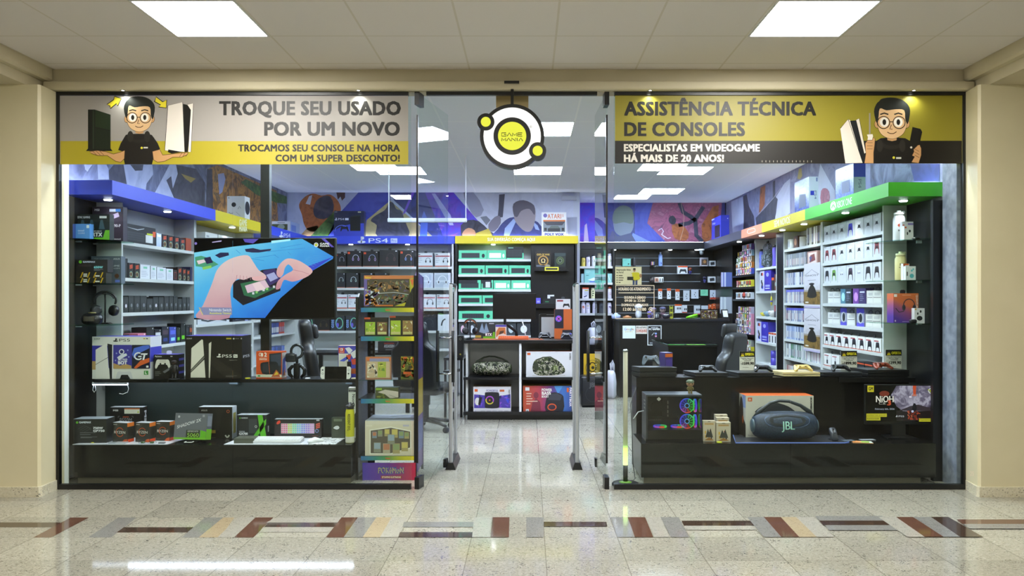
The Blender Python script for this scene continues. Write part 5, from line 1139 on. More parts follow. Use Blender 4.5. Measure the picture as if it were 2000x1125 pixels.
# headset on its stand and another gaming headset case on the lowest glass shelf
def headset(label,loc,s=1,rz=0,band='#15161b',cup='#17181c',stand=True,accent='#3a3d46',group=None):
    o = empty('headset',loc,label,'headset',group,rz); b = M(band,.35); zc = .20
    mb = MB(); mb.tube([(.085*math.cos(a)*s,0,(zc+.075*math.sin(a))*s) for a in [math.radians(-25+230*i/20) for i in range(21)]],.009*s,b,8); mb.build('headband',o,loc=(0,0,0))
    mb = MB(); mb.tube([(.072*math.cos(a)*s,0,(zc+.06*math.sin(a))*s) for a in [math.radians(15+150*i/14) for i in range(15)]],.007*s,M(accent,.5),8); mb.build('inner_band',o,loc=(0,0,0))
    for q in (-1,1):
        T = Matrix.Translation((q*.068*s,0,(zc-.085)*s))@Matrix.Rotation(q*.25,4,'Y')@Matrix.Rotation(PI/2,4,'Y')@Matrix.Rotation(q*-.9,4,'X')
        mb = MB(); mb.lathe([(.02*s,-.024*s),(.042*s,-.02*s),(.048*s,0),(.042*s,.02*s),(.025*s,.026*s)],(0,0,0),M(cup,.4),18,mx=T); mb.build('ear_cup',o,loc=(0,0,0))
    if stand:
        mb = MB(); mb.tube([(0,.0,.005),(0,.01,zc*s),(0,.0,(zc+.062)*s)],.007*s,SATIN,8); mb.rbox(-.02*s,.02*s,-.03*s,.03*s,(zc+.05)*s,(zc+.066)*s,.006*s,SATIN); mb.build('stand_post',o,loc=(0,0,0))
        mb = MB(); mb.prism([(-.055*s,0),(.055*s,0),(.03*s,.014),(-.03*s,.014)],-.05*s,.05*s,SATIN); mb.build('stand_foot',o,loc=(0,0,0))
    return o
headset('black headset hanging on a desk stand on the lowest glass shelf',(X(205,.55),.55,GL[2]),1.0,.25)
o = empty('console_case',(X(180,.385),.385,GL[2]),'rounded black controller charging dome on the lowest glass shelf','accessory'); mb = MB()
mb.rbox(-.085,.085,-.05,.05,0,.095,.045,M('#17181d',.18)); mb.build('dome',o,loc=(0,0,0)); mb = MB(); mb.rbox(-.045,.045,-.053,-.046,.03,.07,.006,M('#4a4538',.3)); mb.build('front_window',o,loc=(0,0,0)); mb = MB(); mb.tube([(-.03,0,.098),(.03,0,.098)],.006,M('#8a8458',.4),8); mb.build('top_strip',o,loc=(0,0,0))
# ================================================================ CARD RACK
def art(p,x0,y0,x1,y1,cols,n,k=2,seed=1,s=5):
    r = random.Random(seed)
    for i in range(n):
        x,y = r.uniform(x0,x1),r.uniform(y0,y1); q = [(min(max(x+s*r.uniform(-1,1),x0),x1),min(max(y+s*r.uniform(-1,1),y0),y1)) for _ in range(4)]
        cx,cy = sum(a for a,b in q)/4,sum(b for a,b in q)/4; q.sort(key=lambda t: math.atan2(t[1]-cy,t[0]-cx)); p.poly(q,r.choice(cols),k)
def d(p):
    p.rect(711,598,722,538,'#6a5aa0',1); p.rect(711,545,808,538,'#c87a4a',2); p.text('Pokémon',713,544,725,540,'#e8c83a',3,.04); p.rect(717,595,801,546.5,'#4b4232',3); art(p,718,548,800,570,('#7a5a3a','#a8784a','#8a8a6a','#5a4a6a','#b09060'),60,4,3,6); art(p,740,575,800,594,('#7a5a3a','#5a7a4a','#98684a','#8a8a7a','#40506a'),60,4,4,5)
    art(p,713,565,742,597,('#8a9ac8','#d89a4a','#6a4a98','#c8d0e0','#d87a3a'),40,5,5,7); p.poly([(800,545),(808,542),(808,598),(770,598),(795,590),(801,575)],'#b8b020',5); p.poly([(804,565),(808,560),(808,598),(790,598)],'#16160f',6); p.poly([(801,546),(808,545),(806,560)],'#d86a3a',6); p.line([(740,573),(770,571),(798,575)],1,'#c8ccd4',6); p.rect(733,598,768,595.5,'#c8702c',6)
RI = (X(809.5,RY+.02))
carton_px('card_collection_box','wide orange and purple card collection box on the top tier of the rainbow rack','trading card box',711,808.5,538,598,RY+.02,.30,'#33291f',d,zb=RKZ[0],group='trading card products')
def blister(label,px0,px1,pyt,pyb,Y,zb,cols,seed,tab='#c8502c',cards=2):
    def d(p):
        w = (px1-px0)/cards
        for i in range(cards):
            a = px0+w*i+2; b = px0+w*(i+1)-2; p.rect(a,pyb-2,b,pyt+9,cols[i % len(cols)],2); art(p,a+1,pyt+11,b-1,pyb-6,('#d8d070','#6a8a3a','#b89a5a','#8a6a4a','#e0e0c0'),10,3,seed+i,4); p.rect(a+1,pyb-3,b-1,pyb-8,'#c8c080',4)
        p.rect(px0,pyt+3.5,px0+(px1-px0)*.25,pyt,tab,2)
    return carton_px('card_pack',label,'trading card pack',px0,px1,pyt,pyb,Y,.03,'#231d16',d,zb=zb,group='trading card products')
blister('blister pack of two cards on the second tier of the rainbow rack, nearer the counter',711.5,758,620,656,RY+.03,RKZ[1],('#9ab83a','#7a5a3a'),11)
blister('blister pack of two cards on the second tier of the rainbow rack, nearer the door',761,808,617,656,RY+.03,RKZ[1],('#a8c03a','#9a7a4a'),15)
def d(p): p.rect(716,704,763,698,'#d0703a',1); p.rect(722,706,760,700,'#8a8ab0',2); p.rect(716.5,738,761.5,706,'#c8b090',3); p.rect(738,737,754,707,'#a8b04a',4); art(p,717,708,737,737,('#d8d0c0','#b8a890','#e8e0d0','#8a7a6a'),25,4,31,5); art(p,740,710,752,725,('#6a8a3a','#d8d070','#8a6a4a'),8,5,32,4)
zb3 = Z(741,RY+.04)
mb = MB(); mb.box(rx0+.0105,rx1-.0105,RY+.01,RY+.2,zb3-.008,zb3,SHELFGLASS); sh = mb.build('glass_tier',bpy.data.objects['card_rack'],L and bpy.data.objects['card_rack'].location)
carton_px('card_pack','pale card pack with orange top on the clear middle tier of the rainbow rack','trading card pack',714,763.5,697,741,RY+.04,.05,'#a8745a',d,zb=zb3+.0006,group='trading card products')
def d(p): art(p,783,697,808,738,('#d8a020','#6a7a2a','#c85a20','#e8d040','#3a2a1a','#8a9a3a'),45,2,41,8); p.rect(788,731,803,726,'#c8581c',4)
carton_px('card_pack','yellow green booster pack on the clear middle tier of the rainbow rack','trading card pack',783,808,696,741,RY+.04,.02,'#5a5a1a',d,zb=zb3+.0006,group='trading card products')
def d(p): p.poly([(738,766),(752,761),(778,765),(778,776),(762,778),(752,770)],'#c8bfb4',2); p.rect(734,762,746,758,'#8ab03a',3); art(p,735,768,752,778,('#5a6a2a','#8a8a3a'),8,2,51,5); p.line([(760,771),(776,777)],.6,'#6a6a60',3)
carton_px('card_box','small green and grey card box on the third strip of the rainbow rack','trading card box',733,778,757,779,RY+.04,.09,'#4a4f2c',d,zb=RKZ[2],group='trading card products')
def d(p):
    p.poly([(713,829),(808,829),(808,889),(713,889)],'#d6cdb8',1); p.poly([(722,839),(764,833),(803,841),(803,875),(764,887),(722,887)],'#e8e4d8',2); p.poly([(724,841),(764,835.5),(801,843),(801,874),(764,885),(724,885)],'#5a5246',3)
    r = random.Random(5)
    for x,y,w in ((727,843,9),(738,840,9),(751,838,10),(765,838,12),(779,842,10),(790,844,9),(757,848,14),(730,864,14),(748,866,14),(767,866,14),(784,863,13)):
        p.rect(x,y+w*1.4,x+w,y,r.choice(('#8a8a7a','#a89a6a','#7a8a9a','#b0a890')),4); p.rect(x+1,y+w*.9,x+w-1,y+1,r.choice(('#c8b868','#98a8b8','#b87a5a','#8a9a6a')),5)
    p.rect(715,833,727,830,'#e0d8c8',2); p.rect(787,833,799,829.5,'#b8b4cc',2)
carton_px('card_collection_box','large cream card collection box with many cards in its window, lowest in the rainbow rack','trading card box',713,808.5,822,890,RY+.02,.34,'#d8cfc0',d,zb=RKZ[3],group='trading card products',top='#c8d0e0')
# ================================================================ SHOP PRODUCTS
XFL,XFR = -3.53,3.18
def wbox(side,pa,pb,h,dep,z,col,label,draw=None,name='product_box',cat='product box',inset=.012,rz=0,group=None,xf=None,**kw):
    """carton on a side wall shelf, its front between photo columns pa..pb at the shelf front"""
    xf = xf if xf is not None else (XFL if side < 0 else XFR); xs = xf+side*inset
    ya,yb = sorted((Yat(pa,xs),Yat(pb,xs)))
    loc = (xs+side*dep/2,(ya+yb)/2,z+.0004)
    return carton(name,label,cat,yb-ya-.002,dep,h,loc,col,draw,(PI/2 if side < 0 else -PI/2)+rz,group,**kw)
# ---- graphics card side, first unit
z = LZ[0]
def d(f): d_keys(f,.04,.12,.62,.62,'#26272b','#3d3f46',4,12); f.poly([(.02,.82),(.4,.78),(.62,.9),(.6,.84),(.4,.72)],'#b8bac0',2); f.rect(.66,.12,.9,.55,'#cfd2d4',2); f.rect(.7,.56,.9,.66,'#b8c828',2); f.rect(.9,.5,1,.8,'#c2502c',2)
wbox(-1,243,304,.165,.2,z,'#1b1a1e','wide black keyboard box first on the top shelf of the computer parts unit',d,'keyboard_box','keyboard box')
wbox(-1,305.5,315.5,.125,.15,z,'#aab8d2','pale blue box next to the wide keyboard box on the top parts shelf',lambda f: f.rect(.2,.75,.8,.9,'#e8eef6',2),'accessory_box','accessory box')
def d_org(f):
    for i in range(3): f.poly([(.25,.60+.09*i),(.78,.66+.09*i),(.78,.72+.09*i),(.25,.66+.09*i)],'#d8562c',2)
    f.ring(.5,.25,.26,.26*f.asp,.07,'#7fae9a',2,12,200,520); f.ring(.5,.25,.18,.18*f.asp,.05,'#c88a4a',3,10)
for i,(a,b) in enumerate(((316.5,327),(328,339),(340,350.5))): wbox(-1,a,b,.125,.15,z,'#2a2326','black box with orange slashes, %s of three on the top parts shelf' % ORD[i],d_org,'mouse_box','mouse box')
wbox(-1,351.5,362,.115,.15,z,'#20242a','dark teal box before the rust coloured box on the top parts shelf',d_org,'mouse_box','mouse box')
wbox(-1,363,373.5,.13,.15,z,'#a5492c','rust coloured box last on the top parts shelf',None,'mouse_box','mouse box')
z = LZ[1]
wbox(-1,241,249.5,.17,.15,z,'#26282c','tall dark box first on the second parts shelf',None,'accessory_box','accessory box')
for i,(a,b) in enumerate(((250.5,261),(262,273))): wbox(-1,a,b,.135,.15,z,'#211d20','black box with orange slashes, %s by the tall dark box on the second parts shelf' % ('first','second')[i],d_org,'mouse_box','mouse box')
def d_wh(f): d_lines(f,.1,.15,.9,.5,4,'#aab0c0'); f.rect(.3,.72,.7,.86,'#7ac0a0',2)
for i,(a,b) in enumerate(((274,293),(294.5,305.5),(306.5,324),(325,338))): wbox(-1,a,b,.13-.006*i,.15,z,'#d4d7e0','white accessory box, %s of four on the second parts shelf' % ORD[i],d_wh,'accessory_box','accessory box')
wbox(-1,339,346,.105,.15,z,'#1c1a1c','black box with a red outline on the second parts shelf',lambda f: f.line([(.15,.2),(.85,.2),(.85,.75),(.15,.75)],.06,'#b84a3a',2,True),'accessory_box','accessory box')
for i,(a,b) in enumerate(((347,355.5),(356.5,363.5),(364.5,371))): wbox(-1,a,b,.135-.008*i,.15,z,'#2b2021','black box with orange slashes, %s of three after the white boxes' % ORD[i],d_org,'mouse_box','mouse box')
wbox(-1,371.5,375.5,.15,.15,z,'#27264a','navy box last on the second parts shelf',None,'accessory_box','accessory box')
z = LZ[2]; ed = [240.5,251,262,274,287,299,310,320.5,330.5,339,347.5,356,364.5,371.5]
for i in range(13):
    def d(f,i=i): f.ellipse(.55,.42,.18,.12,'#d8d4e0' if i in (0,5) else '#7d7f86',2,12); f.rect(.35,.2,.8,.28,'#4a4c4c',2); f.rect(.0,.55,1,.9,'#353739',1); d_lines(f,.15,.62,.85,.8,3,'#3f4244')
    wbox(-1,ed[i],ed[i+1]-.6,(.14,.15,.148,.15,.125,.14)[i % 6],.15,z,'#2b2d2e','dark camouflage mouse box, %s from the glass on the third parts shelf' % ORD[i],d,'mouse_box','mouse box',group='dark mouse boxes on the third parts shelf')
z = LZ[3]
def d_txt(c1,c2):
    def d(f): f.rect(.12,.55,.88,.8,c1,2); f.rect(.2,.15,.8,.35,c2,2); f.circ(.8,.92,.05,'#e8e8ee',2,8)
    return d
for a,b,h,c,c1,c2,t in ((241,252,.125,'#1c1f1e','#3a4038','#5aa028','green lettered black'),(253,268,.105,'#221f22','#7a3a34','#4a4a50','dark red marked'),(269,285,.125,'#c8788e','#d890a0','#8a9ae0','pink'),(286,301,.175,'#17181b','#2a2c30','#22252a','plain black'),
                          (302,315,.15,'#1d1e24','#c8ccd2','#8a4a40','black white labelled'),(316,330,.17,'#1b1c28','#4a3a4a','#2a3a78','dark navy'),(331,344,.16,'#3c48a0','#5a6ad8','#8ac8e0','bright blue'),(345,352,.15,'#18201a','#2a3a2a','#6ac828','green dotted black'),(353,362,.19,'#1c1f20','#2c2f30','#6ac828','tall green dotted'),(363,369,.17,'#1a1c20','#3a3d44','#5ab028','narrow green dotted'),(369.8,375.5,.17,'#27202a','#a8502c','#4a4a54','orange marked')):
    wbox(-1,a,b,h,.14,z,c,'%s box on the lowest parts shelf in view behind the console boxes' % t,d_txt(c1,c2),'accessory_box','accessory box')
# ---- second unit, around the television
def d_ps(f): f.poly([(.55,.15),(.62,.85),(.70,.85),(.68,.15)],'#2a2c30',2); f.rect(.08,.84,.3,.9,'#9aa0a8',2)
wbox(-1,401,425,.33,.17,1.88,'#d6d9da','white console box nearer the glass on the shelf above the television',d_ps,'game_console_box','console box')
wbox(-1,426.5,458,.33,.17,1.88,'#d6d9da','white console box further back on the shelf above the television',d_ps,'game_console_box','console box')
def d_vr(f): f.poly(smooth_outline([(.2,.3),(.3,.65),(.55,.8),(.8,.6),(.75,.3),(.5,.2)],2),'#eef0f2',2); f.poly(smooth_outline([(.3,.3),(.36,.6),(.55,.68),(.62,.35),(.45,.25)],2),'#1c1d22',3); f.line([(.1,.2),(.3,.12),(.6,.2),(.9,.1)],.02,'#44464c',3)
wbox(-1,386,448,.23,.18,1.20,'#c6c9d0','white headset box with a black visor printed on it below the television',d_vr,'headset_box','headset box')
wbox(-1,455,478,.14,.18,1.20,'#20222c','dark box beyond the white headset box below the television',d_txt('#3a3d48','#8a8ec8'),'headset_box','headset box')
for i,(a,b,c,t) in enumerate(((479,484.5,'#8a90b8','lilac'),(485,490,'#3a4468','slate blue'))): wbox(-1,a,b,.15,.16,1.20,c,'%s game box just short of the television post' % t,d_txt('#c8cce8','#5a60a0'),'game_box','game box')
# ---- far corner unit (spines below the television)
GAMEC = {}
def case(label,loc,col,group,rz,lean=0,h=.172,w=.0145,dep=.125,strip=None):
    key = (col,h,w,strip)
    if key not in GAMEC:
        mb = MB(); mb.box(-w/2,w/2,-dep/2,dep/2,0,h,M(col,.35))
        f = Face(mb,(-w/2,-dep/2,0),(w,0,0),(0,0,h),(0,-1,0))
        f.rect(.15,.15,.85,.62,('#d8d8d8','#c0c4d0','#e8e4da','#8a90a8','#b89aa0')[len(GAMEC) % 5],2)
        if strip: f.rect(0,.82,1,1,strip,2)
        me = mb.build('game_case').data; GAMEC[key] = me; bpy.data.objects.remove([o for o in bpy.data.objects if o.data == me][0])
    o = bpy.data.objects.new('game_case',GAMEC[key]); COL.objects.link(o); o.location = loc; o.rotation_euler = (0,lean,rz)
    return tag(o,label,'game case',group)
def case_row(side,pa,pb,z,cols,label,group,h=.165,strip=None,lean=0,xf=None,pitch=.024):
    xf = xf if xf is not None else (XFL if side < 0 else XFR); xs = xf+side*.02
    ya,yb = sorted((Yat(pa,xs),Yat(pb,xs))); n = max(1,int((yb-ya)/pitch)); rr = random.Random(int(pa*z*100))
    for i in range(n):
        hh = h if lean == 0 else h
        case(label,(xs+side*.065,ya+(i+.5)*(yb-ya)/n,z+.0006),cols[rr.randrange(len(cols))],group,(PI/2 if side < 0 else -PI/2),0,hh,.0205 if pitch < .025 else pitch-.003,.125,strip)
case_row(-1,531,545,.98,('#3c4a8a','#2e3a6e','#4a5890'),'blue game case standing in the far corner shelf below the television','blue cases in the far corner',h=.16,pitch=.05)
case_row(-1,545.5,556,.98,('#a83a30','#20222a','#b04438'),'red or black game case in the far corner shelf below the television','red cases in the far corner',h=.16,pitch=.05)
case_row(-1,531,556,.62,('#4a62b0','#6a7ab8','#3c4a80'),'blue game case on the low far corner shelf','blue cases low in the far corner',h=.18,pitch=.06)
# ---- headset boxes on the back wall
YH = 5.87
def hs(px0,px1,pyt,z,col,label,draw,dep=.2,**kw):
    return carton('headset_box',label,'headset box',X(px1,YH)-X(px0,YH),dep,Z(pyt,YH)-z,((X(px0,YH)+X(px1,YH))/2,YH+dep/2,z+.0004),col,draw,**kw)
def d_hb(band,cup,org=True):
    def d(f):
        d_headset(f,.6,.55,.20,band,cup)
        if org: f.rect(.05,.8,.2,.93,'#d8502c',2)
        f.rect(.84,.9,.93,.95,'#e8e8ee',2); f.rect(0,0,1,.04,'#a8502c',2)
    return d
def d_hw(f): f.rect(.03,.72,.97,.8,'#a8323c',2); f.rect(.05,.86,.2,.92,'#3a3a40',2); d_headset(f,.7,.45,.15,'#26262c','#34343c'); f.rect(0,0,1,.07,'#b84a2c',2); d_lines(f,.05,.3,.35,.6,3,'#a8acb8')
for a,b,t,band,cup,n,og in ((655,676,495,'#b8bac4','#8a8c98','black headset box first beside the television on the top headset shelf',1),(678,706,490,'#c8cae0','#a890c8','black headset box with a silver rimmed headset, second on the top headset shelf',1),(709,739,490.5,'#8a98c0','#9a80b0','black headset box with a blue grey headset on the top headset shelf',1),
                                  (741,778,488,'#3a2a30','#4a3038','wide black headset box with a dim dark red headset',0),(781,809,489,'#d8a090','#7a90d0','black headset box with a two tone pink and blue headset',1)):
    hs(a,b,t,BZ[0],'#1b1b20',n,d_hb(band,cup,og),hang='#26262c')
for a,b,n in ((815,845,'nearer the black boxes'),(849.5,879,'at the end')): hs(a,b,494,BZ[0],'#d8dae2','white headset box with a maroon band on the top shelf, '+n,d_hw,hang='#26262c')
for i,(a,b) in enumerate(((655,674),(676,700),(704,728),(732,756))): hs(a,b,533,BZ[1],'#23272c','smoke grey headset box, %s on the second headset shelf' % ORD[i],d_hb('#c8d0d8','#a8c0b8',False))
for i,(a,b) in enumerate(((814,846),(848,880))): hs(a,b,533,BZ[1],'#c4cad6','clear fronted white headset box on the second shelf seen past the door, %s one' % ORD[i],lambda f: (f.rect(.06,.06,.94,.86,'#b4bccb',1),d_headset(f,.5,.5,.25,'#e8ecf2','#d8dde6'),f.rect(.1,.4,.9,.5,'#cfd6e0',2)))
for i,(a,b) in enumerate(((655,678),(680,704),(814,851),(853,880))): hs(a,b,575,BZ[2],'#d4d6de','white headset box with a maroon band on the third headset shelf, %s from the corner' % ORD[i],d_hw,hang='#26262c')
def d_335(f): f.text('G335',.06,.25,.26,.9,'#8ab0f0',2,.05) if False else None; vs,fs = glyphs('G335',.03); q = [f.pt(.22-.16*v[1]/.7,.18+.66*v[0]/2.6,3) for v in vs]; f.mb.add(q,fs,M('#86a8ec',.45)); f.ring(.62,.5,.25,.36,.05,'#7fd0a8',2,18); f.ring(.60,.48,.20,.30,.04,'#5a70c8',3,16,120,330); f.ellipse(.50,.38,.09,.15,'#6a5cc8',4,12)
for i,(a,b,n) in enumerate(((589,613,'beside the white corner panel'),(646,673,'below the television'),(675,701,'beside the card rack'))): hs(a,b,617,BZ[3],'#2b3038','dark headset box with a mint and violet headset %s' % n,d_335)
hs(614,644,621,BZ[3],'#1e1c1e','plain dark headset box behind the gaming chair',d_hb('#3a342c','#5a4a2a',False))
for i,(a,b) in enumerate(((814,853),(855,880))):
    hs(a,b,614,BZ[3],('#22262e','#d4d8e0')[i],('dark headset box with pale writing low past the door','white box with a black arc low past the door')[i],(lambda f: (d_lines(f,.08,.2,.28,.8,4,'#8a9ad0'),d_headset(f,.62,.45,.2,'#3a3d44','#30333a')),lambda f: f.ring(.6,.3,.3,.4,.1,'#1b1d22',2,14,90,180))[i])
# ---- mint keyboard boxes
YK = 5.84; MINT,MINTD = '#5cc49a','#8fe0be'
def kb(px0,px1,pyt,z,label,dark=True,front=0,mouse=True,col=MINT,over=None):
    Y = YK+front
    def d(f):
        k0,k1 = ('#1d2226','#343a3e') if dark else ('#dfe3e8','#f2f4f6'); w = .64 if mouse else .8
        d_keys(f,.10,.14,.10+w,.70,k0,k1,4,12)
        if mouse: f.ellipse(.87,.38,.055,.24,'#20252a' if dark else '#e8ebee',2,12)
        if over: f.rect(.0,.62,.85,1,'#1a1b22',4); f.rect(.35,.2,.75,.8,'#c8ccd0',5) if over == 2 else None
    return carton('keyboard_box',label,'keyboard box',X(px1,Y)-X(px0,Y),.12,Z(pyt,Y)-z,((X(px0,Y)+X(px1,Y))/2,Y+.06,z+.0004),col,d,0,'mint keyboard boxes')
z = CZ[0]; kb(896,951,489,z,'mint keyboard box with black keyboard at the outer end of the top keyboard shelf'); kb(952,988,489,z,'mint keyboard box with a white keyboard on the top keyboard shelf',False)
carton('keyboard_box','black and mint keyboard box standing tall on the top keyboard shelf','keyboard box',X(1023,YK)-X(989.5,YK),.1,Z(482,YK)-z,(X(1006,YK),YK+.06,z+.0004),'#15181a',lambda f: (f.rect(0,0,1,.1,MINT,2),d_keys(f,.04,.2,.9,.78,'#1b1f22','#2e3438',4,10),f.rect(.1,.88,.4,.94,'#8fd0b8',2),f.rect(.92,.1,1,.5,MINT,2)))
z = CZ[1]
for i,(a,b) in enumerate(((896,947),(948.5,993),(994.5,1036))): kb(a,b,518.5,z,'mint keyboard box with a black keyboard and mouse, %s on the second keyboard shelf' % ORD[i])
z = CZ[2]; kb(896,939,547,z,'mint keyboard box partly in black wrap on the third keyboard shelf',True,0,False,over=1); kb(940.5,963,547,z,'mint keyboard box with a yellow price label on the third keyboard shelf',True,0,False,over=2)
for i,(a,b) in enumerate(((964.5,997),(998.5,1036))): kb(a,b,547.5,z,'mint box with a white keyboard and mouse, %s on the third keyboard shelf' % ORD[i],False)
z = CZ[3]
for i,(a,b) in enumerate(((896,941),(942.5,987))): kb(a,b,577,z,'mint box with a long black keyboard, %s on the fourth keyboard shelf' % ORD[i],True,0,False)
z = CZ[4]; kb(896,962,607.5,z,'long mint box with a black keyboard and mouse on the fifth keyboard shelf')
z = CZ[5]
for i,(a,b,c) in enumerate(((896,912,'#d8b8cc'),(914,930,'#c8d0d8'),(988,1008,'#b8c4c8'),(1010,1036,'#dfe6ea'))):
    def d(f,c=c): f.ellipse(.5,.5,.25,.32,c,2,14); f.line([(.5,.82),(.5,.6)],.03,'#6a7078',3)
    carton('mouse_box','dark mouse box with a pale mouse, %s along the lowest keyboard shelf' % ORD[i],'mouse box',X(b,YK)-X(a,YK),.1,Z(631,YK)-z,((X(a,YK)+X(b,YK))/2,YK+.06,z+.0004),'#383d42',d,0,'mouse boxes on the lowest keyboard shelf')
# ---- dark panel beside: two game posters, console bits
zl = Z(521,5.70)+.0005
def d(f): f.text('GOD OF WAR',.08,.74,.92,.86,'#c8a848',2,.03); f.ring(.5,.4,.3,.3*f.asp,.09,'#a07a38',2,18); f.text('Ω',.36,.26,.64,.52,'#d8c080',3,.03); f.rect(.05,0,.6,.12,'#5a6070',2); f.poly([(.6,0),(.7,.18),(.85,.15),(.95,.1),(.95,0)],'#8a8478',2)
carton('game_box','black collector box with golden lettering on the dark ledge','game box',X(1076,5.72)-X(1046,5.72),.08,Z(491,5.72)-zl,(X(1061,5.72),5.78,zl),'#1e1810',d)
def d(f): f.ring(.5,.45,.3,.3*f.asp,.1,'#4a5a30',2,16); f.ring(.5,.45,.16,.16*f.asp,.07,'#6a7a58',3,12); f.poly([(0,1),(1,1),(1,.8),(.5,.74),(0,.8)],'#2c3a3c',2)
carton('game_box','dark green collector box beside the golden lettered one','game box',X(1105,5.72)-X(1083,5.72),.08,Z(494,5.72)-zl,(X(1094,5.72),5.78,zl),'#1a2420',d)
zl = Z(593,5.70)+.0005
carton('game_box','small violet box on the lower dark ledge','game box',X(1056,5.72)-X(1047,5.72),.06,Z(582,5.72)-zl,(X(1051.5,5.72),5.77,zl),'#5a52c8',lambda f: f.rect(.2,.2,.8,.5,'#9a98e8',2))
carton('accessory_box','flat black box with a small green logo on the lower dark ledge','accessory box',X(1084,5.72)-X(1060,5.72),.1,Z(583,5.72)-zl,(X(1072,5.72),5.79,zl),'#15171a',lambda f: f.rect(.2,.25,.5,.5,'#2f6a48',2))
carton('accessory_box','little white and black box on top of the flat black box','accessory box',X(1083,5.72)-X(1070,5.72),.05,Z(576,5.72)-Z(583,5.72),(X(1076,5.72),5.79,Z(583,5.72)+.001),'#c8ccd0',lambda f: f.rect(.4,0,1,.6,'#1b1d20',2))
# ---- bottle shelves
YB_ = 6.98
BT = 'bottles on the shelves by the recess'
zs = [Z(520,6.9),Z(552,6.9),Z(583,6.9),Z(612,6.9)]
for i,(px,h,c,l,mk,t) in enumerate(((1138.8,20,'#c8b858','#1b1c1e','#4a3a1a','golden bottle first on the top bottle shelf'),(1148.5,22,'#d8d4ea','#2a2c40','#3a3a5a','white bottle with a navy lid on the top bottle shelf'),(1159.5,24,'#e0e4e2','#15171a','#3a4a2a','white bottle with a round green badge on the top bottle shelf'),
                                          (1170.5,27,'#d8ceb0','#c8b078','#a89060','cream tumbler with a tan lid on the top bottle shelf'),(1180,22,'#c8d0a8','#d8d8c8','#b8a070','pale green bottle next to the cream tumbler'),(1190.8,26,'#e4e2f0','#c8c8d8','#6aa028','white bottle with a bright green badge last on the top bottle shelf'))):
    bottle(t,(X(px,YB_),YB_,zs[0]+.0005),.036,h/sc(YB_),c,l,[('dot',0,.09,.022,mk),('hole',0,.09,.010,c)],False,group=BT)
def d(f): f.poly([(.2,.2),(.5,.12),(.85,.3),(.55,.36)],'#e8f0f0',2); f.rect(.3,.02,1,.1,'#4a60b8',2); d_lines(f,.1,.7,.4,.85,3,'#b8d8d4'); f.rect(.1,.5,.25,.54,'#3a6a68',2)
TEAL = '#7fc0ba'
def yb(name,px0,px1,pyt,z,col,label,draw=None,cat='accessory box',dep=.1): return carton(name,label,cat,X(px1,YB_)-X(px0,YB_),dep,Z(pyt,YB_)-z,((X(px0,YB_)+X(px1,YB_))/2,YB_,z+.0005),col,draw)
yb('router_box',1141,1174,525,zs[1],TEAL,'large teal router box on the second bottle shelf',d); dl = lambda f: f.line([(.2,.8),(.5,.3),(.8,.1)],.08,'#dcecec',2)
yb('cable_box',1134.6,1140,535,zs[1],'#8fb8c0','small teal box at the outer end of the second bottle shelf',dl); yb('cable_box',1175.5,1184,535,zs[1],'#96c4c4','small teal box just past the large router box',dl); yb('cable_box',1185.5,1195,534.5,zs[1],'#86bcb8','small teal box last on the second bottle shelf',dl)
def d(f): f.rect(0,.88,1,1,'#d0562c',2); f.rect(.35,.7,.9,.8,'#b8b03a',2); f.rect(.3,.3,.9,.66,'#b8c0d0',2); f.poly([(.2,.2),(.7,.3),(.75,.22),(.3,.1)],'#3a4468',3)
yb('charger_box',1137,1149.5,562,zs[2],'#dcdce4','white charger box with an orange top on the third bottle shelf',d)
bottle('pale yellow tumbler with green writing on the third bottle shelf',(X(1158,YB_),YB_,zs[2]+.0005),.034,22/sc(YB_),'#dcdcb0','#dcdcc0',[('bar',0,.12,(.012,.01),'#3a4a28'),('bar',.004,.085,(.014,.01),'#3a4a28'),('bar',-.004,.05,(.01,.01),'#3a4a28')],False,group=BT)
bottle('white bottle with maroon writing and an orange top on the third bottle shelf',(X(1190.8,YB_),YB_,zs[2]+.0005),.036,23/sc(YB_),'#dcdae8','#c8603a',[('bar',0,.09,(.022,.008),'#8a2a3a'),('bar',.003,.065,(.018,.007),'#8a2a3a')],True,group=BT)
for px,h,mk,t in ((1138.7,23,'#b8502a','white bottle with an orange shield badge on the lowest bottle shelf'),(1148,22,'#a8a03a','white tumbler with yellow writing on the lowest bottle shelf'),(1161.5,23.5,'#17181c','white bottle with a round black badge on the lowest bottle shelf'),(1174.5,22,'#4a5060','grey bottle seen through the door leaf'),(1190.5,22,'#6a5a8a','white tumbler with violet and yellow writing on the lowest bottle shelf')):
    g = px == 1174.5; bottle(t,(X(px,YB_),YB_,zs[3]+.0005),.038,h/sc(YB_),'#6a7080' if g else '#e0def0','#3a4050' if g else '#dcdcea',[('dot',0,.10,.028,mk),('hole',0,.105,.014,'#e0def0' if mk == '#17181c' else mk)] if mk != '#a8a03a' else [('bar',0,.12,(.02,.012),mk),('bar',0,.085,(.022,.012),'#8a7a9a')],h > 22.5,group=BT)
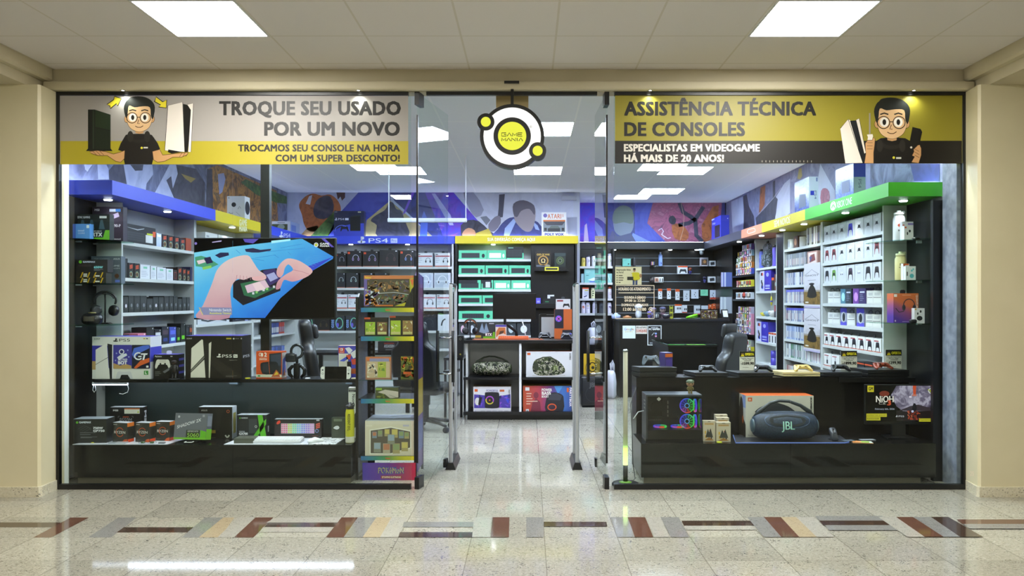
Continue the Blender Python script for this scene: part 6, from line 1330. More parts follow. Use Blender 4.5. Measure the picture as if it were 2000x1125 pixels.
# ---- slatted wall goods
YW = 7.408
def hang(name,label,px0,px1,pyt,pyb,col,draw=None,cat='accessory pack',d_=.02,group='packs hooked on the slatted wall',hook=True,Y=YW):
    """pack on a slatwall hook"""
    o = carton_px(name,label,cat,px0,px1,pyt,pyb,Y-.06-d_,d_,col,draw,group=group)
    if hook: mb = MB(); h = Z(pyt,Y)-Z(pyb,Y); mb.tube([(0,d_/2+.0605,h-.004),(0,-d_/2-.02,h-.006),(0,-d_/2-.025,h+.006)],.002,CHROME,5); mb.build('hook',o,loc=(0,0,0))
    return o
sw = lambda x: 1190+x/6.25; sh_ = lambda y: 500+y/6.25
def dots(p,x0,y0,x1,y1,c='#2a2c34'):
    for i in range(3): p.ellipse((x0+x1)/2+(-1)**i*.8,y0+(y1-y0)*(.35+.2*i),.9,1.1,c,3,8)
for i,(a,t,b,c,tp,n) in enumerate(((598,400,525,'#e0e2e6',1,'orange topped white pack first in the upper row of hooked packs'),(705,395,525,'#e0e2e6',1,'orange topped white pack second in the upper row'),(808,405,537,'#d8dade',1,'orange topped white pack third in the upper row'),(905,420,550,'#c4c8d2',0,'grey white pack in the middle of the upper row'),(1000,410,520,'#c8cedd',0,'wide pale pack beside the mint card'),(1115,410,485,'#7fd0ae',0,'mint card in the upper row'),(1230,415,530,'#ccd2e2',2,'white pack with a red lower edge at the end of the upper row'))):
    w = (47,47,50,75,90,90,68)[i]; x0,x1,y0,y1 = sw(a),sw(a+w),sh_(t),sh_(b)
    def d(p,x0=x0,x1=x1,y0=y0,y1=y1,tp=tp,i=i):
        if tp == 1: p.rect(x0,y0+5,x1,y0,'#d2581e',2)
        if tp == 2: p.rect(x0,y1,x1,y1-4,'#b8402a',2)
        if i != 5: dots(p,x0,y0,x1,y1)
        else: d_lines(p,x0+3,y0+8,x1-3,y0+3,3,'#4aa884')
    hang('accessory_pack',n,x0,x1,y0,y1,c,d)
for i,(a,b,t,e,c,tp,n) in enumerate(((800,885,590,695,'#e2e4ea',1,'white pack with three black squares below the orange topped ones'),(890,950,600,695,'#d4d8e2',2,'white pack with a black gadget in the lower row'),(1035,1110,605,715,'#ccd2dc',2,'white pack with a red edge over the card boxes'),(1125,1205,605,650,'#c8d0dc',0,'pale pack above the display card boxes'),(1212,1254,590,648,'#cf5a28',3,'orange pack first of two at the end of the lower row'),(1257,1299,582,650,'#cf5a28',3,'orange pack last in the lower row'))):
    x0,x1,y0,y1 = sw(a),sw(b),sh_(t),sh_(e)
    def d(p,x0=x0,x1=x1,y0=y0,y1=y1,tp=tp):
        if tp == 1: p.rect(x0,y0+3,x1,y0,'#d2581e',2)
        if tp == 2: p.rect(x0,y1,x1,y1-2,'#b8402a',2)
        if tp == 3: p.ellipse((x0+x1)/2,y0+3,1.5,1,'#f0d8c8',2,8); p.rect(x0+2,y1,x1-2,y1-2,'#3a2a20',2)
        elif tp: [p.rect(x0+4+3*j,y0+10,x0+6+3*j,y0+6,'#2a2c38',3) for j in range(3)]
    hang('accessory_pack',n,x0,x1,y0,y1,c,d)
def sledge(px0,px1,pyb,label):
    mb = MB(); mb.box(X(px0,YW),X(px1,YW),YW-.14,YW-.001,Z(pyb,YW)-.006,Z(pyb,YW),ACRYL); return tag(mb.build('acrylic_ledge',at=(X(px0,YW),YW,Z(pyb,YW))),label,'ledge','clear ledges on the slatted wall')
def onl(name,label,px0,px1,pyt,pyb,col,draw=None,cat='product box',dep=.08):
    return carton_px(name,label,cat,px0,px1,pyt,pyb,YW-.12,dep,col,draw,zb=Z(pyb,YW)+.0004)
for a,b,y,t in ((165,345,128,'beside the mint box'),(485,660,128,'under the blue bottle'),(830,1020,222,'under the orange topped gamepad box'),(1110,1300,128,'under the boxed figure'),(485,665,328,'under three mugs'),(1125,1300,325,'under the blue figure')): sledge(sw(a),sw(b),sh_(y),'clear ledge on the slatted wall '+t)
onl('earphone_box','mint earphone box on a clear ledge of the slatted wall',sw(165),sw(262),sh_(32),sh_(128),'#6fbcb0',lambda p: (d_lines(p,sw(175),sh_(60),sw(220),sh_(48),2,'#3f8a80'),p.ellipse(sw(235),sh_(98),1.6,1.6,'#27463f',2,8)))
bottle('slim dark bottle beside the mint earphone box',(X(sw(305),YW-.08),YW-.08,Z(sh_(128),YW)+.0005),.022,18/sc(YW),'#3a3a40','#8a8c92',(),False)
mug('black mug with a colourful print on an upper clear ledge',(X(sw(528),YW-.08),YW-.08,Z(sh_(128),YW)+.0005),'#17171b',('#a86a9a','#d0b060','#6a70b8'),group='mugs on the slatted wall',back=True)
bottle('light blue slim bottle on a clear ledge of the slatted wall',(X(sw(624),YW-.08),YW-.08,Z(sh_(128),YW)+.0005),.034,29/sc(YW),'#7f9ad8','#b8c4dc',[('dot',0,.05,.018,'#3a3a7a')],False,neck=.45)
onl('figure_box','boxed figure high on the slatted wall',sw(1115),sw(1208),sh_(18),sh_(128),'#9a98a8',lambda p: (p.rect(sw(1125),sh_(112),sw(1195),sh_(40),'#4a3a34',2),p.rect(sw(1130),sh_(126),sw(1195),sh_(114),'#d8d8dc',2),p.ellipse(sw(1165),sh_(70),3,3.4,'#a87a4a',3,10)),'figure box')
bx = lambda p,a,b,c,e: (p.poly([(sw(a+.15*(b-a)),sh_(c+.3*(e-c))),(sw(a+.8*(b-a)),sh_(c+.2*(e-c))),(sw(a+.85*(b-a)),sh_(c+.7*(e-c))),(sw(a+.2*(b-a)),sh_(c+.8*(e-c)))],'#23262e',2))
onl('accessory_box','white box with a black adapter beside the boxed figure',sw(1222),sw(1298),sh_(57),sh_(128),'#d2d6de',lambda p: bx(p,1222,1298,57,128))
onl('accessory_box','white box with a black adapter beside the blue figure',sw(1211),sw(1298),sh_(250),sh_(325),'#d2d6de',lambda p: bx(p,1211,1298,250,325))
onl('gamepad_box','white gamepad box with an orange lid on the slatted wall',sw(838),sw(955),sh_(122),sh_(222),'#dadde4',lambda p: (p.rect(sw(838),sh_(138),sw(955),sh_(122),'#cf4f1c',2),d_padflat(p,sw(900),sh_(180),14,'#262a32','#101114',2)),'gamepad box')
figurine('brown capped figurine beside the orange lidded gamepad box',(X(sw(986),YW-.08),YW-.08,Z(sh_(222),YW)+.0005),.12,'#3a3a8a','#9a5a3a','#8a3a2c',group='collectible figurines')
mug('black mug with a round badge on the lower clear ledge',(X(sw(520),YW-.08),YW-.08,Z(sh_(328),YW)+.0005),'#1b1a1c',('#c8a0a0',),group='mugs on the slatted wall',back=True)
mug('mug with an orange patterned print between two others',(X(sw(577),YW-.08),YW-.08,Z(sh_(328),YW)+.0005),'#c8b8b0',('#c86a3a','#3a2a24','#c86a3a'),r=.037,group='mugs on the slatted wall',back=True)
mug('white mug with black marks on the lower clear ledge',(X(sw(632),YW-.08),YW-.08,Z(sh_(328),YW)+.0005),'#d4d8dc',('#2a2c30','#d4d8dc','#2a2c30'),group='mugs on the slatted wall',back=True)
figurine('dark blue figurine beside a white adapter box on the slatted wall',(X(sw(1163),YW-.08),YW-.08,Z(sh_(325),YW)+.0005),.11,'#3f3f8f','#2a2a44','#2a2a4a',group='collectible figurines')
# ---- goods on the cash counter
ZK = 1.1765; YQ = 5.85
def cq(px,Y=YQ): return (X(px,Y),Y,ZK)
cw = lambda x: 1195+x/8.163
mug('dark mug with white panels on the cash counter',cq(cw(712)),'#16171b',('#d8dae0','#d8dae0'),.05,.085)
o = empty('bowl',cq(cw(865)),'dark round bowl with small white things in it on the cash counter','bowl'); mb = MB(); mb.lathe([(.035,0),(.055,.015),(.068,.06),(.064,.06),(.05,.018)],(0,0,0),M('#17162a',.3),20); mb.build('shell',o,loc=(0,0,0))
mb = MB(); [mb.ell((.03*math.cos(i*1.3),.03*math.sin(i*1.3),.055),(.014,.014,.012),M('#d8d4e4',.5),8,5) for i in range(5)]; tag(mb.build('sweets',o,loc=(0,0,0)),kind='stuff')
def d(p): [p.rect(cw(930),594+9*i,cw(968),600+9*i,'#4a4a1c',2) for i in range(3)]
carton_px('game_box','upright yellow and black pack on the cash counter','product box',cw(928),cw(975),597,620.5,YQ,.05,'#b8b832',d,zb=ZK)
carton('card','white card lying on the cash counter','card',X(cw(1100),YQ)-X(cw(985),YQ),.05,.006,cq(cw(1040)),'#c8ccdc')
o = empty('ski_goggles',cq(cw(1275)),'lime green goggles lying on the cash counter','goggles'); mb = MB(); mb.tube([(-.085,0,.018),(-.03,-.03,.03),(.04,-.02,.05),(.085,0,.062)],.02,M('#7ad020',.35),10,rr=[.012,.022,.02,.014]); mb.build('frame',o,loc=(0,0,0)); mb = MB(); mb.tube([(.085,0,.06),(.095,.03,.03),(.05,.05,.012),(-.085,.01,.012)],.009,M('#5aa818',.5),6); mb.build('strap',o,loc=(0,0,0))
for i in range(3):
    a = cw(1435+84*i); b = cw(1515+84*i)
    def d(p,a=a,b=b,i=i): art(p,a,607,b,621,('#c8b83a','#e8e0d0','#7a4a2a','#8a5a9a','#3a2a1c','#d8c8a0'),30,2,60+i,3)
    carton_px('card_box','small colourful card display box, %s of three on the cash counter' % ORD[i],'trading card box',a,b,606.5,621,YQ-.02,.08,'#5a4426',d,zb=ZK,group='card display boxes on the cash counter',top='#e0d8d8')
o = empty('card_terminal',cq(1416),'black card terminal with a tilted white screen on the cash counter','card terminal'); mb = MB(); mb.prism([(-.05,0),(.06,0),(.06,.13),(.03,.14)],-.05,.05,SATIN,'x'); mb.build('stand',o,loc=(0,0,0))
mb = MB(); R = Matrix.Translation((0,-.0015,.085))@Matrix.Rotation(math.atan2(.08,.14),4,'X')@Matrix.Rotation(0,4,'Z'); mb.box(-.035,.035,-.012,-.006,-.055,.055,M('#e0e6f2',.4),mx=Matrix.Translation((0,-.012,.07))@Matrix.Rotation(-.52,4,'X')); mb.build('screen',o,loc=(0,0,0))
for px,t,c,h in ((1203,'white and blue goods tray at the end of the cash counter','#a8b8e8',.09),(1225,'orange and cream dish at the end of the cash counter','#b87a4a',.05)):
    mb = MB(); mb.lathe([(.05,0),(.065,.01),(.07,h*.6),(.03,h*.8),(.02,h)],cq(px),M(c,.4),14); tag(mb.build('goods_dish',at=cq(px)),t,'dish')
o = empty('mask_figure',cq(1247),'white angular helmet shaped figure on the cash counter','figure'); mb = MB(); mb.lathe3([(.5,-1),(.8,-.5),(.75,0),(.6,.3),(.9,.6),(1,.9),(.6,1.15),(.05,1.3)],(0,0,.10),(.062,.06,.10),M('#d8dae4',.35),7); mb.build('helmet',o,loc=(0,0,0)); mb = MB(); mb.box(-.035,.035,-.062,-.05,.15,.17,M('#6a6c78',.4)); mb.build('visor',o,loc=(0,0,0))
figurine('violet boxed figure on the cash counter beside the white helmet',cq(1268),.12,'#6a58b0','#c8b890','#7a68b8','#8a7ac8',group='collectible figurines')
figurine('armoured figure of many colours hanging over the cash counter',(X(1300,YQ),YQ+.25,ZK),.19,'#7a5a6a','#b8a098','#4a4a6a','#2a2a30',group='collectible figurines')
figurine('pale violet figure on the cash counter beside the dark mug',(X(1281,YQ),YQ+.25,ZK),.18,'#8a80a8','#c0a8a0','#6a6088','#2a2a30',group='collectible figurines')
for n,(px0,px1,y0,y1,c,t) in enumerate(((1411,1422.5,532,560,('#a8a0d0','#d8dcec','#6a7ac0'),'upper'),(1409,1422.5,580,612,('#c8d0dc','#e0e4ea','#b0b8c8'),'lower'))):
    xs = 3.188
    for i in range(6):
        px = px0+(px1-px0)*(i+.5)/6; y = Yat(px,xs-.06)
        mb = MB(); mb.box(xs-.09,3.191,y-.01,y+.01,Z(y1,y),Z(y0,y),M(c[i % 3],.4)); tag(mb.build('cable_pack',at=(xs-.05,y,Z(y1,y))),'%s cable pack in the %s bundle hooked by the slatted wall' % (ORD[i],t),'accessory pack',t+' bundle of cable packs')
# ---- boxed figures
FC = ['#d8c8b8','#c84a3a','#e0c030','#4a5ac0','#e8e8ec','#6a4a9a','#3a3a40','#c87a3a','#a0c0d8','#d890b0','#5a8a4a','#8a6a4a']
def figrow(px0,px1,z,h,n,where,rr,tone=None):
    xs = XFR+.012; ya,yb = sorted((Yat(px0,xs),Yat(px1,xs))); w = (yb-ya)/n
    for i in range(n):
        c = rr.choice(tone or FC); c2 = rr.choice(FC); c3 = rr.choice(FC)
        def d(f,c2=c2,c3=c3): f.rect(.06,.2,.94,.86,'#2a2420' if c2 > '#8' else '#e0dcd4',2); f.ellipse(.5,.62,.28,.28*f.asp*.9,c2,3,10); f.rect(.3,.2,.7,.42,c3,3); f.rect(.06,.04,.6,.16,'#f0f0ee',2)
        carton('figure_box','small boxed figure, %s from the glass, %s' % (ORD[i],where),'figure box',w-.003,.07,h-.002,(xs+.036,ya+(i+.5)*w,z+.0005),c,d,-PI/2,'small boxed figures')
rr = random.Random(3)
for k,(a,n) in enumerate(((1437,7),(1437,7),(1438,7),(1440,6),(1449,4))): figrow(a,1468,1.834+.088*k,.088,n,'%s tier of the highest stack' % ('lowest','second','third','fourth','top')[k],rr)
figrow(1438,1467,1.655,.10,6,'single row of bright boxes',rr,['#e0d040','#8ac0a8','#d8c8b8','#b8d060','#c84a3a'])
figrow(1437,1446,1.475,.10,2,'row of white boxes',rr,['#e6e8ee']); figrow(1449,1466,1.475,.10,2,'pair of white boxes nearer the glass',rr,['#e0e4ee'])
for k,(a,n) in enumerate(((1436,7),(1436,7),(1438,7),(1442,6))): figrow(a,1467,.964+.10*k,.10,n,'%s tier of the tall lower stack' % ('lowest','second','third','top')[k],rr,None if k < 3 else ['#b8b0c8','#2a241c','#8a6a2a'])
for k in range(2): figrow(1444,1467,.70+.09*k,.09,5,'%s tier of the bottom stack' % ('lower','upper')[k],rr,['#e0e0e0','#2a2a28','#d8c838','#8a8a88'])
# ---- white unit with blue boxes
z = 1.90
def wb(side,pa,pb,h,z,label,c,lid): xs = XFR+.06; y = Yat((pa+pb)/2,xs); return bottle(label,(xs,y,z+.0005),.035,h,c,lid,[('bar',0,h*.4,(.012,.03),'#3a4a8a')],False,face=-PI/2)
wb(1,1485,1491,.28,z,'blue drinking bottle beside the backpack','#6a74d8','#1b1c22'); wb(1,1511,1517,.30,z,'violet drinking bottle beyond the backpack towards the glass','#6a5ad0','#26242c')
y = Yat(1499,3.25); o = empty('backpack',(3.255,y,z+.0005),'small dark patterned backpack between two blue bottles','backpack',None,-PI/2); PAT = m_art('leaf_print',('#17181e','#23262e','#4a5a58','#8a8ca0','#1a1c22'),30,.7)
mb = MB(); mb.rbox(-.10,.10,-.05,.04,0,.33,.05,PAT); mb.build('main_bag',o,loc=(0,0,0)); mb = MB(); mb.rbox(-.075,.075,-.072,-.045,.03,.18,.02,PAT); mb.build('front_pocket',o,loc=(0,0,0)); mb = MB(); mb.tube([(-.03,0,.32),(-.025,0,.36),(.025,0,.36),(.03,0,.32)],.008,SATIN,6); mb.build('carry_loop',o,loc=(0,0,0))
def d_blue(f): f.rect(0,.0,.42,1,'#b8b8d8',1); art2(f,.03,.1,.4,.95); f.ellipse(.7,.8,.12,.1,'#9aa0e8',2,12); f.rect(.5,.2,.9,.3,'#8a90e0',2); f.rect(.5,.1,.9,.14,'#c8ccf0',2)
def art2(f,x0,y0,x1,y1):
    r = random.Random(int(x1*100)+7)
    for i in range(8): x,y = r.uniform(x0,x1-.1),r.uniform(y0,y1-.15); f.rect(x,y,x+.1,y+.15,r.choice(('#c84a3a','#e8e0e0','#3a4ac8','#2a2a30','#d8a838')),2)
wbox(1,1484,1506,.27,.12,1.584,'#3a2ea0','blue and white toy box beside the hanging key ring',d_blue,'toy_box','toy box'); wbox(1,1507,1512,.17,.1,1.584,'#23202a','dark box with an orange top beside the blue toy box',lambda f: f.rect(0,.8,1,1,'#c2502c',2),'toy_box','toy box'); wbox(1,1512.5,1517,.21,.1,1.584,'#5a3a34','brown box last on the shelf of the blue toy box',lambda f: f.circ(.5,.4,.3,'#8aa09a',2,10),'toy_box','toy box')
y = Yat(1506,3.16); o = empty('key_ring',(3.165,y,1.40),'yellow and blue charm hanging below a shelf edge','key ring'); mb = MB(); mb.lathe3([(.4,-1),(1,-.3),(.9,.3),(.3,1)],(0,0,.05),(.016,.016,.06),M('#c8b828',.4),10); mb.build('charm',o,loc=(0,0,0)); mb = MB(); mb.tube([(0,0,.11),(0,0,.155),(.013,0,.157)],.003,ALU,6); mb.build('cord',o,loc=(0,0,0)); mb = MB(); mb.lathe([(.0165,.035),(.0165,.055)],(0,0,0),M('#4a4aa8',.4),10,cap=False); mb.build('blue_band',o,loc=(0,0,0))
wbox(1,1512,1517,.16,.1,1.235,'#33303e','tall dark box at the end of the plush toy shelf',lambda f: f.rect(0,.5,.6,.95,'#a85a60',2),'toy_box','toy box')
for i,(px,c,s,t) in enumerate(((1491,'#c8b848',.035,'small yellow plush toy'),(1499,'#7f98a8',.045,'grey blue plush toy'),(1510,'#d0ccc8',.055,'white furry plush toy'))):
    y = Yat(px,3.26); mb = MB(); mb.ell((3.26,y,1.236+s*.8),(s,s,s*.8),M(c,.9),12,8); mb.ell((3.26-s*.8,y,1.236+s*1.1),(s*.5,s*.5,s*.45),M(c,.9),10,6); tag(mb.build('plush_toy',at=(3.26,y,1.236)),t+' on the third shelf of the white unit','plush toy')
wbox(1,1478,1500,.27,.12,.893,'#3c34a8','blue toy box low in the white unit',d_blue,'toy_box','toy box')
for i,(a,b) in enumerate(((1501,1506),(1506.5,1511.5),(1512,1517))): wbox(1,a,b,.14,.1,.893,'#dcdce0','white remote box with an orange top, %s beside the low blue toy box' % ORD[i],lambda f: (f.rect(0,.82,1,1,'#c2502c',2),f.rect(.3,.08,.7,.7,'#2a2c38',2)),'remote_box','accessory box')
for i in range(2): mug('violet mug, %s of two stacked by the white unit side' % ('lower','upper')[i],(3.26,Yat(1513,3.26),.6005+.0965*i),'#4a3fb0',None,.05,.094,'violet mugs')
# ---- game cases
PALE = ('#c8ccd8','#b0b8cc','#d8d8dc','#8a94ac','#a8a0a0','#5a6a9a','#d0c8b8','#3a4060')
GREYS = ('#8a909c','#a8aeb8','#70767f','#9aa09a'); G = 'game cases packed on the %s shelf'
mug('white lettered mug first on the top games shelf',(3.24,Yat(1547,3.24),RZ[0]+.0005),'#d8dce0',('#3a5a9a','#3a5a9a'),.05,.12,'mugs on the games shelf',-PI/2); mug('white rounded mug further along the top games shelf',(3.24,Yat(1571,3.24),RZ[0]+.0005),'#dcdcdc',None,.055,.12,'mugs on the games shelf',-PI/2)
wbox(1,1550,1558,.14,.1,RZ[0],'#5a4038','brown portrait box between two mugs on the top games shelf',lambda f: f.ellipse(.5,.5,.3,.3,'#c89878',2,10),'game_box','game box')
case_row(1,1575,1602,RZ[0],('#2a2a26','#c8c8b8','#4a4038','#e0e0dc','#6a6a4a'),'thin magazine spine on the top games shelf','magazines on the top games shelf',.20,pitch=.026)
case_row(1,1535,1573,RZ[1],GREYS,'grey game case packed on the second games shelf',G % 'second',.16)
wbox(1,1577,1597,.15,.06,RZ[1],'#b0847a','picture framed game box at the end of the second games shelf',lambda f: (f.rect(.1,.1,.9,.9,'#d8c8c0',2),f.poly([(.2,.15),(.8,.3),(.7,.8),(.3,.7)],'#7a3a3a',3),f.poly([(.3,.2),(.5,.6),(.2,.6)],'#4a4a7a',4)),'game_box','game box')
case_row(1,1535,1571,RZ[2],PALE,'pale game case packed on the third games shelf',G % 'third',.15)
case_row(1,1535,1573,RZ[3],PALE,'game case with a violet top on the fourth games shelf',G % 'fourth',.16,'#6a6ac8')
case_row(1,1535,1573,RZ[4],PALE,'game case with a violet top on the fifth games shelf',G % 'fifth',.16,'#5a5ac0')
case_row(1,1535,1573,RZ[5],('#7a90c0','#a8b8d8','#5a6890','#c8d0e0'),'blue white game case on the sixth games shelf',G % 'sixth',.16)
case_row(1,1535,1602,RZ[6],('#d8dce0','#b8bcc8','#e8e8e8','#8a9098','#5a8a6a'),'white game case on the seventh games shelf',G % 'seventh',.17)
case_row(1,1535,1560,RZ[7],('#b8a0a0','#8a5a5a','#c8c8c8'),'reddish game case low on the eighth games shelf',G % 'eighth',.16)
GHOST = m_art('dry_grass_print',('#3a2c14','#6a5020','#8a6c34','#4a3a1c'),9)
def ghost(pyt,pyb,label):
    xs = XFR-.004; y0,y1 = Yat(1602.5,xs),Yat(1571,xs); s1 = sc(y0); z1 = H+(VY-(pyt-2))/s1; z0 = H-(pyb+4-VY)/s1
    mb = MB(); mb.box(xs-.004,xs,y0,y1,z0,z1,M('#c8c4cc',.45)); f = Face(mb,(xs-.004,y1,z0),(0,y0-y1,0),(0,0,z1-z0),(-1,0,0))
    f.text('GHOST',.1,.71,.92,.745,'#3a363a',2,.0); f.line([(.05,.74),(.3,.80),(.5,.86),(.7,.80),(.95,.74)],.012,'#8a868e',2); f.line([(.25,.62),(.75,.62)],.01,'#8a868e',2)
    f.rect(.0,.08,1,.36,GHOST,2); f.rect(.0,.36,1,.40,'#a09488',2)
    for i in range(9): f.line([(.05+.11*i,.34),(.03+.115*i,.46+.03*(i % 3))],.012,'#8a8078',2)
    f.poly(smooth_outline([(.22,.26),(.3,.42),(.42,.5),(.5,.55),(.6,.5),(.72,.42),(.8,.26),(.5,.22)],2),'#1e1a14',3); f.ellipse(.5,.535,.17,.025,'#1a1612',4,14); f.rect(.1,.11,.3,.14,'#d8d4cc',3); f.rect(0,0,1,.04,'#b0a8c8',2)
    return tag(mb.build('poster',at=(xs,(y0+y1)/2,z0)),label,'poster','tall posters before the game cases')
ghost(514,598,'tall pale poster with a dark hatted shape in grass, the upper one'); ghost(605,686,'tall pale poster with a dark hatted shape in grass, the lower one')
# ---- boxed gamepads
pe = [1609,1622,1636,1653,1669.5,1687,1704.5,1721]
PC = {'w': ('#d8dae0','#22242a','white'),'b': ('#3a3ac8','#26268a','blue'),'r': ('#8a2a30','#3a1c20','red'),'k': ('#26262b','#141416','black'),'g': ('#6a9a3a','#2a2c2e','green'),'p': ('#c4c6e0','#d4d6ea','lilac'),'c': ('#4a3a4a','#1b1a1e','speckled'),'n': ('#3a3030','#191516','brown black')}
for row,(zi,seq) in enumerate(((0,'wwwbwww'),(1,'rrwwwwr'),(2,'kgpcpkn'))):
    for i,c in enumerate(seq):
        def d(f,c=c):
            f.rect(0,.90,1,.905,'#b8bac4',2); f.rect(.1,.93,.4,.95,'#6a6c78',2); d_pad(f,.5,.48,.62,PC[c][0],PC[c][1])
            if c == 'w': f.line([(.21,.30),(.28,.52)],.02,'#9a9ca6',4); f.line([(.79,.30),(.72,.52)],.02,'#9a9ca6',4)
        wbox(1,pe[i]+.3,pe[i+1]-.3,.168,.09,RZ[zi],'#c8cbd0','white box with a %s gamepad, %s from the posters on the %s gamepad shelf' % (PC[c][2],ORD[i],('top','second','third')[row]),d,'gamepad_box','gamepad box',group='boxed gamepads on the white unit')
def clam(px,z,label,rz=-.75):
    xs = XFR+.07; y = Yat(px,xs)
    o = carton('adapter_pack',label,'accessory pack',.085,.038,.125,(xs,y,z+.001),'#d4d6d6',lambda f: (f.rect(.1,.1,.9,.92,'#e0e2e0',1),f.rect(.08,.46,.92,.5,'#4a4c50',2),f.rect(.2,.62,.8,.85,'#c0c3c6',2)),-PI/2+.75,'white clamshell packs',tilt=0)
    mb = MB(); mb.tube([(-.02,0,.124),(-.018,0,.15),(0,0,.158),(.018,0,.15),(.02,0,.124)],.003,M('#2e3034',.5),6); mb.build('hanging_loop',o,loc=(0,0,0)); return o
for z,pxs,nm in ((RZ[3],(1626,1636,1703,1715),'fourth'),(RZ[4],(1626,1635,1664,1701,1714),'fifth')):
    for i,px in enumerate(pxs): clam(px,z,'white clamshell adapter pack, %s from the posters on the %s gamepad shelf' % (ORD[i],nm))
def d_vio(c1,c2):
    def d(f): f.rect(0,0,.45,1,c1,1); f.ellipse(.24,.45,.16,.3,c2,2,12); f.rect(.55,.7,.92,.8,'#c8ccdc',2); d_lines(f,.55,.2,.9,.55,4,'#8a90a8')
    return d
wbox(1,1642,1663,.15,.08,RZ[3],'#2b3440','dark blue box with a pale figure on the fourth gamepad shelf',d_vio('#4a7a90','#a8d8e0'),'headset_box','headset box',xf=XFR+.02); wbox(1,1666,1691,.15,.08,RZ[3],'#33285a','violet box with a pink figure on the fourth gamepad shelf',d_vio('#6a3a90','#c890d8'),'headset_box','headset box',xf=XFR+.02)
def d_win(f): f.rect(0,.72,1,1,'#4038b0',1); f.rect(0,0,1,.2,'#5048b8',1); f.ellipse(.5,.46,.4,.3,'#b8bcc0',2,14); f.ellipse(.55,.46,.22,.24,'#1b1c20',3,12)
wbox(1,1641.5,1654,.18,.08,RZ[4],'#8a8ca8','blue topped box with a window, first on the fifth gamepad shelf',d_win,'headset_box','headset box',xf=XFR+.03); wbox(1,1673,1688,.18,.08,RZ[4],'#8a8ca8','blue topped box with a window, second on the fifth gamepad shelf',d_win,'headset_box','headset box',xf=XFR+.03)
ed = [1609.3,1619.5,1632,1646,1660,1675,1690,1706,1721]
def d_op(f): f.rect(0,0,1,.06,'#c2502c',2); f.rect(.08,.78,.7,.86,'#a8323c',2); d_pad(f,.55,.4,.6,'#30303a','#1b1b20')
for i in range(8): wbox(1,ed[i]+.3,ed[i+1]-.3,.125,.1,RZ[5],'#e2e2e2','white gamepad box with an orange base, %s from the posters on the sixth shelf' % ORD[i],d_op,'gamepad_box','gamepad box',group='boxed gamepads on the white unit',hang='#1b1c20')
for i,(a,b) in enumerate(((1609,1623),(1624,1639))): wbox(1,a,b,.13,.1,RZ[6],'#dcdcdc','white microphone box, %s behind the offer card of the middle console' % ORD[i],lambda f: (f.rect(.4,.2,.6,.5,'#30303a',2),f.line([(.5,.5),(.5,.8)],.04,'#30303a',2),f.rect(0,0,1,.06,'#b8402c',2),f.rect(.1,.82,.7,.88,'#a8323c',2)),'microphone_box','accessory box',hang='#1b1c20')
for i,(a,b) in enumerate(((1674,1688),(1689,1704),(1705,1720))): wbox(1,a,b,.11,.1,RZ[6],'#1f1f24','black box with an orange stripe, %s on the lowest gamepad shelf in view' % ORD[i],lambda f: (f.rect(0,.78,1,.9,'#c2502c',2),f.rect(.2,.2,.8,.6,'#3a3f4e',2)),'gamepad_box','gamepad box')
# ---- corner glass shelves, bottle side
def gb(px,Y,z): return (X(px,Y),Y,z+.0005)
bottle('white drinking bottle with a red three leaf mark on the top glass shelf',gb(1756,.72,GR[0]),.050,.265,'#e4e6ec','#e8eaee',[('dot',0,.145,.020,'#c04a30'),('dot',-.020,.135,.013,'#c04a30'),('dot',.020,.135,.013,'#c04a30'),('bar',0,.128,(.03,.002),'#e4e6ec')],True,text=('adidas',.085,.105,.030,False),txtcol='#23242a')
bottle('cream drinking bottle with a black swoosh on the middle glass shelf',gb(1759,.72,GR[1]),.047,.25,'#d2c890','#dad2a4',[],True,text=('NIKE',.125,.148,.026,False),txtcol='#1b1a16',face=0)
o = bpy.data.objects['drinking_bottle.%03d' % (len([1 for q in bpy.data.objects if q.name.startswith('drinking_bottle')])-1)]
mb = MB(); r = .0478; wr = lambda x,z: (r*math.cos(-PI/2+x/.047),r*math.sin(-PI/2+x/.047),z); mb.add([wr(*q) for q in ((-.034,.118),(-.030,.108),(-.020,.106),(.032,.128),(-.016,.112),(-.026,.112))],[tuple(range(6))],M('#1b1a16',.5)); mb.build('swoosh_print',o,loc=(0,0,0))
def d_ear(f): f.ellipse(.6,.62,.12,.1,'#23252a',2,10); f.ellipse(.35,.45,.08,.12,'#23252a',2,10); f.rect(.05,.82,.25,.94,'#d0582c',2)
def eb(px0,px1,pyt,Y,z,col,label,draw,dep=.05,rz=0,**kw): return carton('earphone_box',label,'accessory box',X(px1,Y)-X(px0,Y),dep,Z(pyt,Y)-z,((X(px0,Y)+X(px1,Y))/2,Y+dep/2,z+.0005),col,draw,rz,**kw)
eb(1762,1784,433,.61,GR[0],'#d8d8de','white box with a violet stripe behind the earphone box on the top glass shelf',lambda f: (f.rect(.5,.82,1,.92,'#8a80c0',2),f.rect(.05,.7,.2,.84,'#c04a30',2)),.04)
eb(1766,1784,441,.55,GR[0],'#dcdce0','white earphone box with black earbuds in front on the top glass shelf',d_ear,.04)
mb = MB(); mb.lathe3([(1,0),(1,.4),(.6,.9),(.05,1)],gb(1789,.50,GR[0]),(.035,.025,.02),M('#1b1c1e',.3),14); tag(mb.build('earbud_case',at=gb(1789,.50,GR[0])),'little black earbud case on the top glass shelf','earbud case')
eb(1764,1776,515,.61,GR[1],'#e0e0e2','narrow white earphone box with an orange tab on the middle glass shelf',lambda f: (f.rect(.0,.9,.9,1,'#d2683a',2),d_ear(f)),.04)
